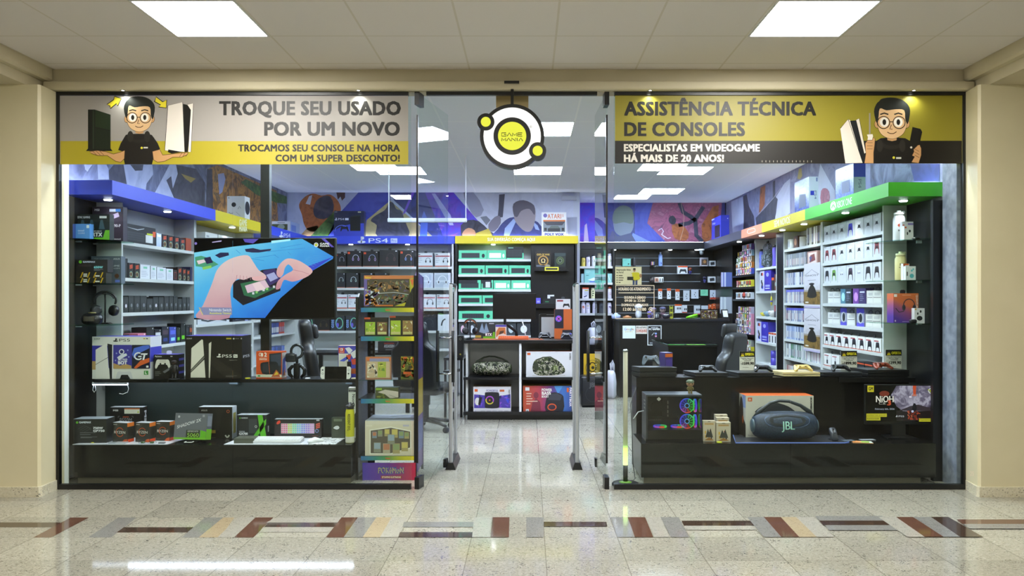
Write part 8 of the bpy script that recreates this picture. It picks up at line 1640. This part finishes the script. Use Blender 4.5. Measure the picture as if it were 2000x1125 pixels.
mb = MB(); mb.tube([(X(986,my),my+.05,Z(615,my)),(X(986,my),my+.06,Z(632,my)),(X(1008,my),my+.09,Z(648,my)),(X(1009,my),my+.09,zt2+.01)],.02,SATIN,8); mb.build('arm',o,L); mb = MB(); mb.rbox(X(1009,my)-.05,X(1009,my)+.05,my+.04,my+.14,zt2,zt2+.012,.005,SATIN); mb.build('arm_foot',o,L); mb = MB(); mb.tube([(X(1018,my),my+.04,Z(622,my)),(X(1024,my),my+.05,Z(640,my)),(X(1027,my),my+.02,zt2+.005)],.006,WHITE,6); mb.build('white_cable',o,L)
gamepad('black gamepad lying on the low stand beside the orange keyboard','#1c1c20',(X(1064,GY+.12),GY+.14,zt+.0005),.16,.75,.1,'#101013',group='gamepads on the low stand'); gamepad('dark gamepad with a blue light at the corner of the low stand','#26262e',(X(1107,GY+.10),GY+.12,zt+.0005),.15,.75,-.1,'#17171b','#4a4aff',group='gamepads on the low stand')
o = empty('computer_tower',(X(1070,GY+.5),GY+.42,zt),'pale fronted computer tower at the back of the low stand','computer'); mb = MB(); mb.box(-.11,.10,0,.22,0,.30,SATIN); mb.build('case_frame',o,loc=(0,0,0)); mb = MB(); mb.box(-.085,.08,-.004,-.0005,.02,.27,M('#a9b1b4',.35)); mb.build('front_panel',o,loc=(0,0,0)); mb = MB(); mb.box(-.1,-.02,.0,.06,.3,.31,BLACK); mb.build('top_grille',o,loc=(0,0,0))
def d(f): f.rect(0,.35,.52,1,'#1c1a28',1); f.ellipse(.24,.68,.19,.19*f.asp,'#4a5ae0',2,18); f.ellipse(.24,.68,.15,.15*f.asp,'#c05ac8',3,16); f.ellipse(.24,.68,.05,.05*f.asp,'#2a2a50',4,10); [f.line([(.24,.68),(.24+.18*math.cos(a),.68+.18*f.asp*math.sin(a))],.02,'#1c1a28',4) for a in (0.6,2.4,4.2,5.4)]; f.rect(.45,0,1,.3,'#23222e',2)
carton_px('computer_box','orange box with a colourful fan picture on the low stand','computer part box',1083,1117,604,664,GY+.30,.1,'#c8622c',d,zb=zt,frac=True)
zo = zt+Z(604,GY+.30)-zt
carton_px('gamepad_box','white gamepad box lying on the orange fan box','gamepad box',1086,1114,584,604,GY+.31,.08,'#d8d8dc',lambda p: (p.rect(1088,589,1100,586,'#8a2a34',2),d_padflat(p,1106,596,13,'#26262c','#111114',2)),zb=zo+.0006,hang='#3a3c44')
# ================================================================ FURNITURE IN THE SHOP
def chair(label,loc,rz,back_h=.80,col='#141518',trim='#2a2b30',logo=None):
    o = empty('gaming_chair',loc,label,'gaming chair',None,rz); c = M(col,.38); t = M(trim,.4)
    mb = MB(); mb.rbox(-.27,.27,-.26,.26,.42,.53,.05,c); mb.build('seat',o,loc=(0,0,0))
    out = smooth_outline([(-.22,.0),(-.27,.12),(-.27,.40),(-.25,.50),(-.17,.58),(-.16,.74),(-.10,.8),(.10,.8),(.16,.74),(.17,.58),(.25,.50),(.27,.40),(.27,.12),(.22,0)],3)
    out = [(x,z*back_h/.8) for x,z in out]
    T = Matrix.Translation((0,.22,.48))@Matrix.Rotation(-.15,4,'X')
    mb = MB(); mb.loft([[(x*k,y,.4+(z-.4)*k) for x,z in out] for k,y in ((.90,-.06),(.98,-.045),(1,0),(.98,.045),(.88,.06))],c,mx=T)
    if logo: f = Face(mb,(-.06,.0605,.60),(.12,0,0),(0,0,.04),(0,1,0)); f.mx = T; vs,fs = glyphs(logo,.0); b = max(v[0] for v in vs); mb.add([(.05-.10*v[0]/b,.063,.60+.035*v[1]/.7) for v in vs],fs,M('#d8d8dc',.5),mx=T)
    mb.build('backrest',o,loc=(0,0,0))
    mb = MB(); mb.rbox(-.13,.13,-.115,-.055,.60,.74,.03,t,mx=T); mb.build('head_pillow',o,loc=(0,0,0))
    mb = MB(); mb.rbox(-.20,.20,-.10,-.055,.05,.18,.025,t,mx=T); mb.build('lumbar_pillow',o,loc=(0,0,0))
    for s in (-1,1):
        mb = MB(); mb.tube([(s*.27,.05,.45),(s*.33,.05,.47),(s*.33,.05,.66)],.018,SATIN,8); mb.rbox(s*.33-.045,s*.33+.045,-.12,.16,.66,.695,.012,SATIN); mb.build('armrest',o,loc=(0,0,0))
    mb = MB(); mb.lathe([(.03,.10),(.03,.28),(.045,.29),(.045,.42)],(0,0,0),SATIN,14); mb.build('gas_column',o,loc=(0,0,0))
    mb = MB()
    for i in range(5): a = 2*PI*i/5+.3; mb.tube([(0,0,.12),(.2*math.cos(a),.2*math.sin(a),.10),(.31*math.cos(a),.31*math.sin(a),.075)],.022,SATIN,6,rr=[.03,.022,.016])
    mb.build('star_base',o,loc=(0,0,0))
    for i in range(5): a = 2*PI*i/5+.3; mb = MB(); mb.lathe([(.030,-.022),(.032,0),(.030,.022)],(0,0,0),RUB,12,mx=Matrix.Translation((.31*math.cos(a),.31*math.sin(a),.032))@Matrix.Rotation(PI/2,4,'X')); mb.build('caster',o,loc=(0,0,0))
    return o
chair('black gaming chair seen side on behind the consoles below the television',(X(662,1.75),1.75,0),1.9); chair('black gaming chair behind the card rack, back towards the hall',(X(838,3.0),2.75,0),PI-.35,.74,'#15161a','#1d1e23','DX3'); chair('dark grey gaming chair behind the console counter by the figure shelves',(1.85,2.0,0),-2.3,.66,'#26282e','#2e3036')
# side table with a dark box by the keyboard shelves
o = empty('side_table',(X(893,3.7),3.7,0),'slim black side table between the door leaf and the low stand','table'); z1 = Z(699,3.7)
mb = MB(); mb.box(-.17,.07,0,.6,z1-.03,z1,SATIN); mb.build('table_top',o,loc=(0,0,0))
for x in (-.15,.05):
    for y in (.02,.58): mb = MB(); mb.box(x-.015,x+.015,y-.015,y+.015,0,z1-.03,SATIN); mb.build('leg',o,loc=(0,0,0))
carton_px('motherboard_box','black box with a small emblem on the slim side table','computer part box',878,905,656,699,3.75,.12,'#17171a',lambda p: (p.ring(899,662,2,2,.7,'#8a8a7a',2,10),p.poly([(897,692),(899,690),(901,692),(900,694)],'#a89a3a',2),p.rect(880,662,890,660,'#7a7a7e',2)),zb=z1+.0005)
def d(p): p.text('ASSASSIN',750,679,770,673,'#a8a8aa',2,.02); p.rect(753,684,767,682,'#5a5a60',2); p.rect(750,672,770,669.5,'#7a2a24',2)
o = empty('display_desk',(X(740,4.1),4.1,0),'black desk in front of the headset shelves','desk'); z1 = Z(689,4.1); mb = MB(); mb.box(-.95,.42,0,.6,z1-.03,z1,SATIN); mb.build('desk_top',o,loc=(0,0,0))
for x in (-.9,.37):
    for y in (.03,.57): mb = MB(); mb.box(x-.025,x+.025,y-.025,y+.025,0,z1-.03,SATIN); mb.build('leg',o,loc=(0,0,0))
carton_px('headset_box','dark box with pale lettering on the black desk behind the card rack','headset box',738,776,667,689,4.15,.15,'#1d1a1c',d,zb=z1+.0005)
# tall party speaker, bags and bin beyond the door
o = empty('party_speaker',(X(1158,4.6),4.6,0),'tall black party speaker on the floor by the bottle shelves','speaker'); hw = 23.5/sc(4.6); hh = Z(735,4.6); mb = MB(); mb.rbox(-hw,hw,0,.30,.012,hh,.035,SATIN); mb.build('cabinet',o,loc=(0,0,0)); mb = MB(); mb.rbox(-hw+.02,hw-.02,-.008,.02,.05,hh-.04,.01,M('#1b1b1f',.7)); f = Face(mb,(-.05,-.0085,.28),(.1,0,0),(0,0,.06),(0,-1,0)); f.text('JBL',0,0,1,1,'#5a5a5e',2,.02); f.ring(.5,-1.6,1.0,1.7,.05,'#2c2c32',2,24); f.ring(.5,4.4,1.0,1.7,.05,'#2c2c32',2,24); mb.build('grille',o,loc=(0,0,0)); mb = MB(); mb.box(-hw+.02,hw-.02,.02,.28,0,.012,RUB); mb.build('foot',o,loc=(0,0,0))
def d(p): p.ring(1157,717,7,9,2,'#1d1a10',2,18); p.circ(1158,718,3.2,'#1d1a10',2,12); p.circ(1152,711,2.2,'#1d1a10',2,10)
carton_px('sign_board','yellow board with a round black emblem behind the tall party speaker','sign',1140,1172,691,770,5.3,.02,'#b8961c',d,zb=0)
BAG = M('#c9ccd8',.4)
def bag(label,px0,px1,pyt,pyb,Y,z0=None,nm='carrier_bag'):
    x0,x1 = X(px0,Y),X(px1,Y); zb,z1 = (Z(pyb,Y) if z0 is None else z0),Z(pyt,Y); h = z1-zb; w = x1-x0; o = empty(nm,((x0+x1)/2,Y,zb),label,'bag'); n = 18; rr = random.Random(4); mb = MB()
    mb.loft([[((w/2*k*(1+.10*math.sin(3*a+z*9)))*math.cos(a),.09*k*(1+.15*math.sin(4*a+z*5))*math.sin(a),z*h) for a in [2*PI*i/n for i in range(n)]] for k,z in ((.7,0),(.95,.1),(1,.4),(.9,.62),(.6,.74))],BAG,smooth=True); mb.build('pouch',o,loc=(0,0,0))
    for s in (-1,1): mb = MB(); mb.tube([(s*w*.05,s*.03,h*.72),(s*w*.12,s*.03,h*.92),(s*w*.02+w*.1,s*.03,h),(w*.22,s*.03,h*.9),(w*.24,s*.03,h*.7)],.012,BAG,6); mb.build('bag_handle',o,loc=(0,0,0))
    return o
bag('white carrier bag hanging from the bottle shelves',1147,1168,628,673,6.78); mb = MB(); hb = bpy.data.objects['carrier_bag']; mb.tube([(.02,0,Z(630,6.78)-Z(673,6.78)),(.02,.12,Z(630,6.78)-Z(673,6.78)+.005)],.006,CHROME,6); mb.build('hook',hb,loc=(0,0,0))
bag('white carrier bag standing against the end of the cash counter',1184,1204,704,765,5.6,0)
# security camera
o = empty('security_camera',(2.9,7.1,HZ0),'white dome security camera below the shelf header','camera'); mb = MB(); mb.lathe([(.05,0),(.05,-.03),(.03,-.035)],(0,0,0),WHITE,16); mb.build('mount',o,loc=(0,0,0)); mb = MB(); mb.ell((0,0,-.06),(.035,.035,.04),M('#8a8d92',.3),14,8); mb.build('dome',o,loc=(0,0,0))
# ================================================================ ABOVE THE HEADERS
HT = HZ1+.0006
def d(p): p.ellipse(456,398,4,6,'#1d1e22',2,16); p.line([(446,412),(449,409)],.8,'#2a2c30',2); p.circ(446.5,384,1,'#2a2c30',2,8)
def topbox(sgn,pa,pb,pyt,col,label,draw=None,dep=.15,name='game_console_box',off=.02,**kw):
    xf = -3.357 if sgn < 0 else 2.954; xs = xf+sgn*off; ya,yb = sorted((Yat(pa,xs),Yat(pb,xs))); ym = ya; h = H+(VY-pyt)/sc(ya)-HT
    return carton(name,label,'console box',yb-ya,dep,h,(xs+sgn*dep/2,(ya+yb)/2,HT),col,draw,PI/2 if sgn < 0 else -PI/2,**kw)
topbox(-1,478,488,383,'#d2d4d8','white console box with black discs on top of the yellow header',lambda f: f.ellipse(.5,.5,.46,.30,'#1d1e22',2,22),.21,left=lambda f: (f.ellipse(.38,.62,.13,.13*f.asp,'#1d1e22',2,20),f.line([(.1,.28),(.2,.22),(.34,.25)],.02,'#2a2c30',2),f.line([(.62,.42),(.70,.55),(.78,.45)],.02,'#2a2c30',2),f.line([(.5,.3),(.75,.12)],.02,'#9a9ea8',2),f.circ(.1,.92,.03,'#2a2c30',2,8)))
topbox(-1,567,585,432,'#8a98c4','white console box with green pictures at the far end of the blue header',lambda f: f.rect(.1,.1,.6,.7,'#5a70b8',2),.26,left=lambda f: (f.rect(0,0,1,1,'#c8ccd4',1),f.rect(.0,.15,.85,.72,'#3f4a2a',2),f.ellipse(.5,.45,.2,.25,'#8a9a8a',3,12),f.rect(.3,.82,.7,.88,'#5a5e68',2)))
YA = 5.88
def d(p):
    p.rect(653,461,711,435,'#3a48c0',1); p.poly([(653,450),(670,441),(690,437),(711,436),(711,412),(653,412)],'#1d2244',2); p.ring(668,452,14,12,1.2,'#6a80f0',3,14,180,340); ps_logo(p,653.5,425.5,5.5,5,'#e0e4f4',4); p.text('PS4',660.5,430,672,426,'#e0e4f4',4); p.rect(674,430.2,681,425.8,'#e0e4f4',4); p.poly([(684,424),(704,420),(704,451),(684,451)],'#0d0f14',4); p.poly([(684,424),(690,421),(704,420),(704,422)],'#2a3030',5); d_padflat(p,673,446,16,'#121420','#2a2c40',5); p.text('SONY',653.5,415,659,413,'#c8ccd8',4); p.rect(699,415.5,705,413,'#c8c8a8',4)
carton_px('game_console_box','dark blue console box standing on the back wall header','console box',652.5,711,412,461,YA,.12,'#262c5a',d,zb=HT)
def d(p): p.rect(1058,461,1106,415,'#e8e8ec',1); p.circ(1065,421,4,'#6a5aa8',2,14); p.text('ATARI',1069,427,1096,418,'#d06a2a',2,.02); p.text('2600',1098,424,1101,418,'#d06a2a',2,0,vert=True); p.rect(1061,432.5,1104,429.5,'#d0702c',2); p.rect(1061,453,1104,432.5,'#77808a',2); p.poly([(1061,432.5),(1104,432.5),(1098,440),(1068,440)],'#3a3a44',3); p.rect(1070,452,1094,446,'#1d1f24',4); p.poly([(1072,446),(1076,441),(1090,441),(1094,446)],'#55605c',4); p.rect(1063,451,1068,445,'#17181c',4); p.rect(1097,451,1102,445,'#17181c',4); p.text('POLY VOX',1064,459.8,1101,455.5,'#2a3aa8',2,.05)
carton_px('retro_console_box','white retro console box with orange lettering on the slogan header','console box',1058,1106,414.5,461,5.84,.1,'#e2e2e6',d,zb=HT)
topbox(1,1390,1408,420,'#2e37b0','deep blue console box at the far end of the dark header',lambda f: (f.rect(.35,.05,.9,.6,'#12142a',2),f.text('PS4',.1,.68,.4,.78,'#d8dcf0',2),f.rect(.0,.92,.3,.97,'#c8ccf0',2)),.13,side=lambda f: f.circ(.8,.85,.06,'#c8ccf0',2,10))
SIL = m_art('crinkled_wrap',('#1c2e90','#3c50a8','#6a7cc0','#2c3f90','#5568b0'),12,.25,1.0)
def d_near(f): f.rect(.15,.42,.55,.56,'#2a36a8',2); f.text('PS4',.58,.3,.8,.56,'#3a4070',2,0,vert=True); f.rect(.75,.85,.9,.97,'#6a70a0',2)
topbox(1,1552,1580,345,SIL,'console box in crinkled bubble wrap along the yellow header, white on its near end',lambda f: (f.poly([(.3,.1),(.8,.12),(.78,.5),(.35,.55)],'#3a4468',2),f.rect(.3,.72,.6,.8,'#c8cce0',2)),.10,'wrapped_box',side=lambda f: (f.rect(0,0,1,1,'#c4c8d4',1),d_near(f)))
topbox(1,1632,1667,318,SIL,'console box in crinkled wrap over the green header, blue and white on its near end',lambda f: (f.rect(.35,.12,.8,.52,'#3f4868',2),f.rect(.2,.8,.6,.88,'#c8cce0',2)),.11,'wrapped_box',side=lambda f: (f.rect(0,0,1,.55,'#a8b0cc',1),f.rect(0,.55,1,1,'#3440b8',1),f.text('PS4',.4,.2,.65,.48,'#5a6088',2,0,vert=True)))
# ---- murals (plain coloured compositions)
def mural(label,p0,nrm,box,mat): 
    mb = MB(); n = Vector(nrm); 
    mb.box(*box,mat); return mb,Pix(mb,p0,nrm,.0006)
A = {'slate': m_art('slate_mural_print',('#33344a','#565b78','#7a819c','#4a4f68'),2.2,.55),'pale': m_art('pale_mural_print',('#9299b8','#b4bad2','#a2a9c6'),2.5,.55),'dark': m_art('dark_mural_print',('#1b1b28','#35354a','#4a4858'),5,.55),'gold': m_art('gold_reflection_print',('#2a2026','#6a4a2a','#a87838','#4a3a30','#8a6a48'),4,.55),'grass': m_art('green_mural_print',('#1c2a18','#3a5a28','#5a7a38'),6,.55),
     'fog': m_art('fog_mural_print',('#a8aecb','#bcc2dc','#b0b6d2'),1.5,.55),'rust': m_art('rust_mural_print',('#6a3620','#b06434','#8a4a28'),6,.55),'blue': m_art('blue_mural_print',('#2c3490','#4450b0','#353c98'),2,.55),'tan': m_art('tan_mural_print',('#8a7c5a','#b0a070','#a09068'),3,.55),'viol': m_art('violet_mural_print',('#3a2aa0','#6a38c0','#4a4ad0','#8a50c8'),2.5,.55),'navy': m_art('navy_mural_print',('#22285a','#343c80','#2a3068'),3,.55),'rose': m_art('rose_mural_print',('#6a3a5a','#a85a78','#8a4a68','#b87a90'),5,.55),'mauve': m_art('mauve_mural_print',('#5c5a7c','#8486a8','#6e7096','#9a9cbc'),2.6,.55)}
P_ = lambda q,ox,oy,s: [(ox+a/s,oy+b/s) for a,b in q]
mb,p = mural('',(-3.7495,0,0),(1,0,0),(-3.757,-3.7495,.31,6.13,2.433,ZC-.002),A['slate'])
q = lambda *a: P_(a,110,320,6.248)
p.poly(q((340,10),(440,10),(400,60),(380,95),(350,70)),A['pale'],2); p.poly(q((500,10),(610,10),(635,60),(640,190),(510,190)),A['pale'],2); p.poly(q((640,80),(700,10),(820,10),(860,250),(760,225),(690,200),(650,200)),A['dark'],1); p.poly(q((820,10),(1170,10),(1180,130),(1100,240),(1090,320),(860,250)),A['pale'],2); p.poly(q((900,10),(1060,10),(1050,80),(960,85)),A['dark'],3); p.poly(q((1200,355),(1380,10),(1460,10),(1480,120),(1440,430)),A['pale'],2)
p.poly(q((1340,200),(1400,150),(1420,300),(1480,120),(1460,10),(1700,60),(1810,230),(1810,540),(1440,430)),A['dark'],3); p.poly(q((1520,120),(1700,180),(1640,230),(1570,180)),'#8a7430',4)
p.poly([(405,330),(425,322),(540,372),(545,470),(405,420)],A['gold'],2); p.poly([(470,356),(480,350),(508,364),(560,384),(560,398),(540,396),(500,380)],A['grass'],4); p.poly([(425,340),(437,338),(440,350),(434,375),(428,380)],'#8a90b8',4); p.poly([(404,330),(414,330),(416,412),(402,408)],A['dark'],4)  # gold patch: warm glass reflection painted into the mural
tag(mb.build('wall_mural',at=(-3.75,.31,2.433)),'torn paper style wall mural over the graphics card side headers','mural')
mb,p = mural('',(0,6.14,0),(0,-1,0),(-3.74,X(889,6.14),6.14,6.148,2.433,ZC-.002),A['fog'])
p.poly(smooth_outline([(590,420),(584,400),(596,384),(612,378),(628,382),(645,380),(660,392),(666,410),(655,425),(640,430),(625,448),(605,452),(594,438)],3),A['rust'],2); p.poly(smooth_outline([(612,410),(618,392),(632,383),(645,384),(652,400),(648,420),(632,428),(616,424)],2),A['dark'],3); p.poly([(597,398),(604,383),(610,381),(606,400)],'#c8c8d4',4); p.poly([(606,462),(655,410),(668,428),(640,462)],A['grass'],3); p.poly([(585,462),(600,445),(620,440),(628,462)],'#a8845a',2); p.poly([(657,376),(674,376),(674,386),(668,392),(665,384),(660,390)],'#4a2a2c',4)
p.poly([(660,420),(700,376),(762,376),(762,402),(720,462),(640,462)],A['blue'],3); p.poly([(712,462),(716,430),(762,392),(845,462)],A['tan'],4); p.poly(smooth_outline([(724,431),(735,420),(752,410),(760,396),(768,396),(774,408),(784,412),(790,430),(798,462),(738,462),(736,440)],3),A['dark'],5); p.poly([(762,376),(800,376),(862,376),(866,462),(845,462),(790,410),(770,392)],A['navy'],4); p.poly([(830,376),(880,376),(900,395),(900,462),(866,462)],A['viol'],5); p.poly([(843,378),(850,378),(880,420),(886,440),(878,440)],'#b8b8ec',6); p.poly([(804,376),(810,376),(792,415),(786,420)],'#7a50d0',6); p.poly([(820,462),(822,430),(828,412),(836,430),(834,462)],'#4a6ad0',5)
tag(mb.build('wall_mural',at=(-2,6.14,2.433)),'wall mural of orange, blue and sand coloured shards over the headset header','mural')
mb,p = mural('',(0,6.14,0),(0,-1,0),(X(889.2,6.14),.70,6.14,6.148,2.433,ZC-.002),A['fog'])
p.poly([(880,376),(886,376),(960,462),(880,462)],A['viol'],2); p.poly(smooth_outline([(890,462),(900,440),(915,430),(935,432),(955,450),(966,462)],2),A['dark'],3); p.poly(smooth_outline([(905,452),(915,445),(927,450),(928,462),(904,462)],2),'#b8886a',4); p.poly([(928,456),(955,446),(962,462),(930,462)],'#a89a3a',4)
p.poly(smooth_outline([(905,376),(925,376),(945,410),(930,425),(915,405)],2),'#8a8ea8',3)
p.poly(smooth_outline([(968,462),(972,448),(985,432),(1003,424),(1040,430),(1054,438),(1060,462)],3),A['navy'],4); p.poly([(986,446),(1003,427),(1008,432),(994,462),(984,462)],'#8aa0d8',5); p.poly([(1038,430),(1050,440),(1054,450),(1046,448)],'#8aa0d8',5); p.poly(smooth_outline([(1004,425),(1006,400),(1025,392),(1044,405),(1045,430),(1038,450),(1026,452),(1012,440)],3),'#8a808e',6); p.poly(smooth_outline([(1003,418),(1003,398),(1022,391),(1043,401),(1044,420),(1034,408),(1018,412),(1010,424)],3),'#4c4658',7)
p.poly([(975,380),(986,379),(982,424),(972,426),(974,405)],'#3c3c50',5); p.poly(smooth_outline([(954,438),(966,424),(976,422),(978,436),(966,452),(956,450)],2),'#6e6a80',6); p.poly([(938,424),(950,422),(958,430),(950,440)],'#6a6f80',4); p.poly([(1108,425),(1127,424),(1127,462),(1110,462)],'#8a90ac',3)
tag(mb.build('wall_mural',at=(0,6.14,2.433)),'pale wall mural with a dark haired navy shape over the slogan header','mural')
mb = MB(); mb.box(X(1097,6.12),X(1126,6.12),6.08,6.139,Z(391,6.12),Z(383,6.12),M('#a8aec4',.5)); tag(mb.build('air_vent',at=(X(1110,6.12),6.1,Z(391,6.12))),'small grey air vent box high on the pale mural','air vent')
mb,p = mural('',(0,7.44,0),(0,-1,0),(.81,3.38,7.44,7.448,2.433,ZC-.002),A['navy'])
p.poly([(1127,396),(1180,396),(1180,472),(1127,472)],A['viol'],1); p.poly([(1140,472),(1142,440),(1146,436),(1150,472)],'#c8b8d8',2); p.poly([(1240,396),(1275,396),(1270,420),(1265,434),(1290,455),(1300,472),(1240,472)],A['blue'],1); p.poly([(1275,396),(1410,396),(1404,472),(1300,472),(1264,436)],A['rose'],2); p.poly(smooth_outline([(1198,440),(1199,415),(1215,402),(1234,410),(1238,430),(1235,450),(1222,462),(1204,456)],3),'#6a7488',3); p.poly(smooth_outline([(1198,436),(1199,413),(1216,401),(1235,410),(1236,436),(1218,434)],3),'#55645e',4); p.poly([(1186,472),(1196,450),(1206,462),(1232,455),(1242,472)],'#3a4068',4); p.poly([(1236,455),(1270,472),(1230,472)],'#6a80c0',3)
p.poly([(1370,440),(1392,404),(1404,400),(1402,440),(1384,472),(1372,472)],A['rust'],3)
for s in ([(1327,396),(1334,414),(1350,424),(1358,430)],[(1325,440),(1345,436),(1358,428),(1374,404)],[(1358,430),(1360,460),(1372,472)]): p.line(s,8,A['dark'],4)
p.poly(smooth_outline([(1306,426),(1314,421),(1320,428),(1318,438),(1308,436)],2),A['dark'],5); p.poly(smooth_outline([(1312,440),(1330,438),(1345,455),(1340,470),(1318,466)],2),A['rust'],4); p.line([(1286,450),(1292,446),(1296,452),(1292,458),(1298,462),(1304,466),(1310,464)],1.4,'#d8d0f0',5); p.line([(1330,396),(1336,424),(1334,450),(1328,470)],.8,'#c8a890',5)
tag(mb.build('wall_mural',at=(2,7.44,2.433)),'violet and rose wall mural over the black header of the slatted wall','mural')
mb,p = mural('',(3.3925,0,0),(-1,0,0),(3.3925,3.398,.31,7.43,2.433,ZC-.002),A['mauve'])
q = lambda *a: P_(a,1420,320,6.25)
p.poly(q((50,460),(195,400),(210,820),(70,850)),A['fog'],2); p.poly(q((195,395),(240,370),(270,520),(330,640),(340,760),(200,810),(210,560)),A['dark'],3); p.poly(q((410,290),(470,260),(460,500),(390,620),(400,450)),A['rust'],4); p.poly(q((560,215),(590,200),(590,400),(620,430),(600,600),(580,700),(470,740),(360,745),(350,660),(450,560),(560,430)),A['dark'],3); p.line(q((380,620),(560,430),(660,290)),.8,'#b8b0c0',5); p.poly(q((600,400),(700,240),(770,180),(770,600),(720,640),(590,680)),A['fog'],2)
p.poly(q((880,60),(910,50),(920,150),(890,190),(860,180)),'#a8944a',4); p.poly(q((1140,0),(1320,330),(1320,470),(1120,500),(1110,200)),A['fog'],3); p.poly(smooth_outline(q((1150,330),(1200,295),(1250,340),(1250,470),(1150,490)),2),A['rose'],4); p.poly([(1700,320),(1780,320),(1790,352),(1760,372),(1700,380)],A['slate'],3); p.poly([(1778,320),(1836,320),(1836,354),(1786,354)],A['navy'],4)
tag(mb.build('wall_mural',at=(3.39,.31,2.433)),'greyish violet wall mural over the gamepad side headers','mural')
# clear hanging board with a white lower rail
o = empty('hanging_screen',(X(835,3.0),3.0,Z(434,3.0)),'clear hanging board with a white lower rail in the middle of the shop','hanging board'); L = o.location; sa,sb = X(757,3.0),X(912,3.0)
mb = MB(); mb.rbox(sa,sb,2.98,3.02,Z(434.5,3.0),Z(426,3.0),.012,M('#c8cdd8',.35)); mb.build('lower_rail',o,L); mb = MB(); mb.box(sa+.02,sb-.02,2.998,3.002,Z(425.9,3.0),Z(389,3.0),ACRYL); mb.build('clear_board',o,L); mb = MB(); [mb.box(x-.005,x+.005,2.995,3.005,Z(425.9,3.0),ZC-.001,M('#c8cdd8',.35)) for x in (sa+.015,sb-.012)]; mb.build('side_rod',o,L)
# ================================================================ STICKERS ON THE GLASS
def d(p):
    p.text('Impressão feita',1204,528.5,1232,525,'#2a2620',2,.03); p.text('na hora!',1204,533.5,1218,530,'#2a2620',2,.03)
    for i in range(4): p.circ(1205.2,538+4.5*i,1.2,'#2a2620',2,8); p.rect(1208,539+4.5*i,1208+(8,10,9,4)[i],537.3+4.5*i,'#5a5248',2)
    p.poly([(1236,536),(1232,533),(1248,533),(1250,545),(1246,547),(1236,547)],'#cfc020',2); p.poly(smooth_outline([(1235,533),(1239,532),(1244,532),(1249,534),(1247,547),(1236,547)],2),'#cfc020',3); p.ellipse(1239,527.5,2.6,3.4,'#a87a58',3,12); p.ellipse(1239,525.4,2.8,2,'#1d1a16',4,12); p.rect(1235.5,556,1239.5,547,'#3a4a7a',3); p.rect(1241,556,1245,547,'#3a4a7a',3); p.rect(1225,547,1237,540.5,'#23211e',5); p.ellipse(1251,538.5,2.4,4,'#a87a58',3,10)
poster('glass_poster','cream printing poster stuck on the glass with a person in a yellow shirt',1201.5,1253,521,556,.0085,'#e6dac2',d,'poster',.002)
mb = MB(); p = Pix(mb,(0,-.0048,0),(0,-1,0),.0003); CR = '#efe8d2'
p.line([(1202.5,557.5),(1277.5,557.5),(1277.5,622),(1202.5,622)],1.4,CR,1,True); p.line([(1208,572),(1277,572)],1.1,CR,1)
p.text('HORÁRIO DE ATENDIMENTO',1208,567.5,1271,561.5,CR,1,.02); p.text('SEGUNDA À SÁBADO',1219,583.5,1261,578.5,CR,1,.03); p.text('09:00 às 22:00',1220,589.5,1260,584.8,CR,1,.03); p.text('DOMINGOS E FERIADOS',1214,598,1266,593,CR,1,.02); p.text('12:00 às 20:00',1217,607,1262,601,CR,1,.03); p.ring(1271,604,3.6,3.6,1.1,CR,1,16); p.circ(1271,604,1.6,CR,1,10)
tag(mb.build('glass_sticker',at=(X(1240,0),-.005,Z(622,0))),'cream opening hours sticker in a thin frame on the glass beside the doorway','sticker')
# lamps over the window displays, hidden behind the banners
for px in (240,520,700,1270,1540,1780):
    t = {240: 'over the plain power supply box',520: 'over the green cross box',700: 'over the card rack',1270: 'over the computer tower',1540: 'over the boombox',1780: 'over the monitor'}[px]
    o = empty('window_spotlight',(X(px,.3),.3,ZC),'small ceiling spotlight behind the banner '+t,'light','window spotlights'); mb = MB(); mb.lathe([(.045,-.07),(.05,-.06),(.05,0)],(0,0,0),WHITE,16); mb.build('spot_can',o,loc=(0,0,0)); mb = MB(); mb.lathe([(.03,-.075),(.04,-.0701)],(0,0,0),M('#f4f6ff',.5,0,14),14); mb.build('spot_lamp',o,loc=(0,0,0))
    l = bpy.data.lights.new('window_lamp','SPOT'); l.energy = WINDOW_W; l.color = (.97,.97,1); l.spot_size = 2.3; l.spot_blend = .9; l.shadow_soft_size = .06; lo = bpy.data.objects.new('window_lamp',l); COL.objects.link(lo); lo.location = (0,0,-.09); lo.parent = o; lo.rotation_euler = (-.12 if False else .0,0,0)
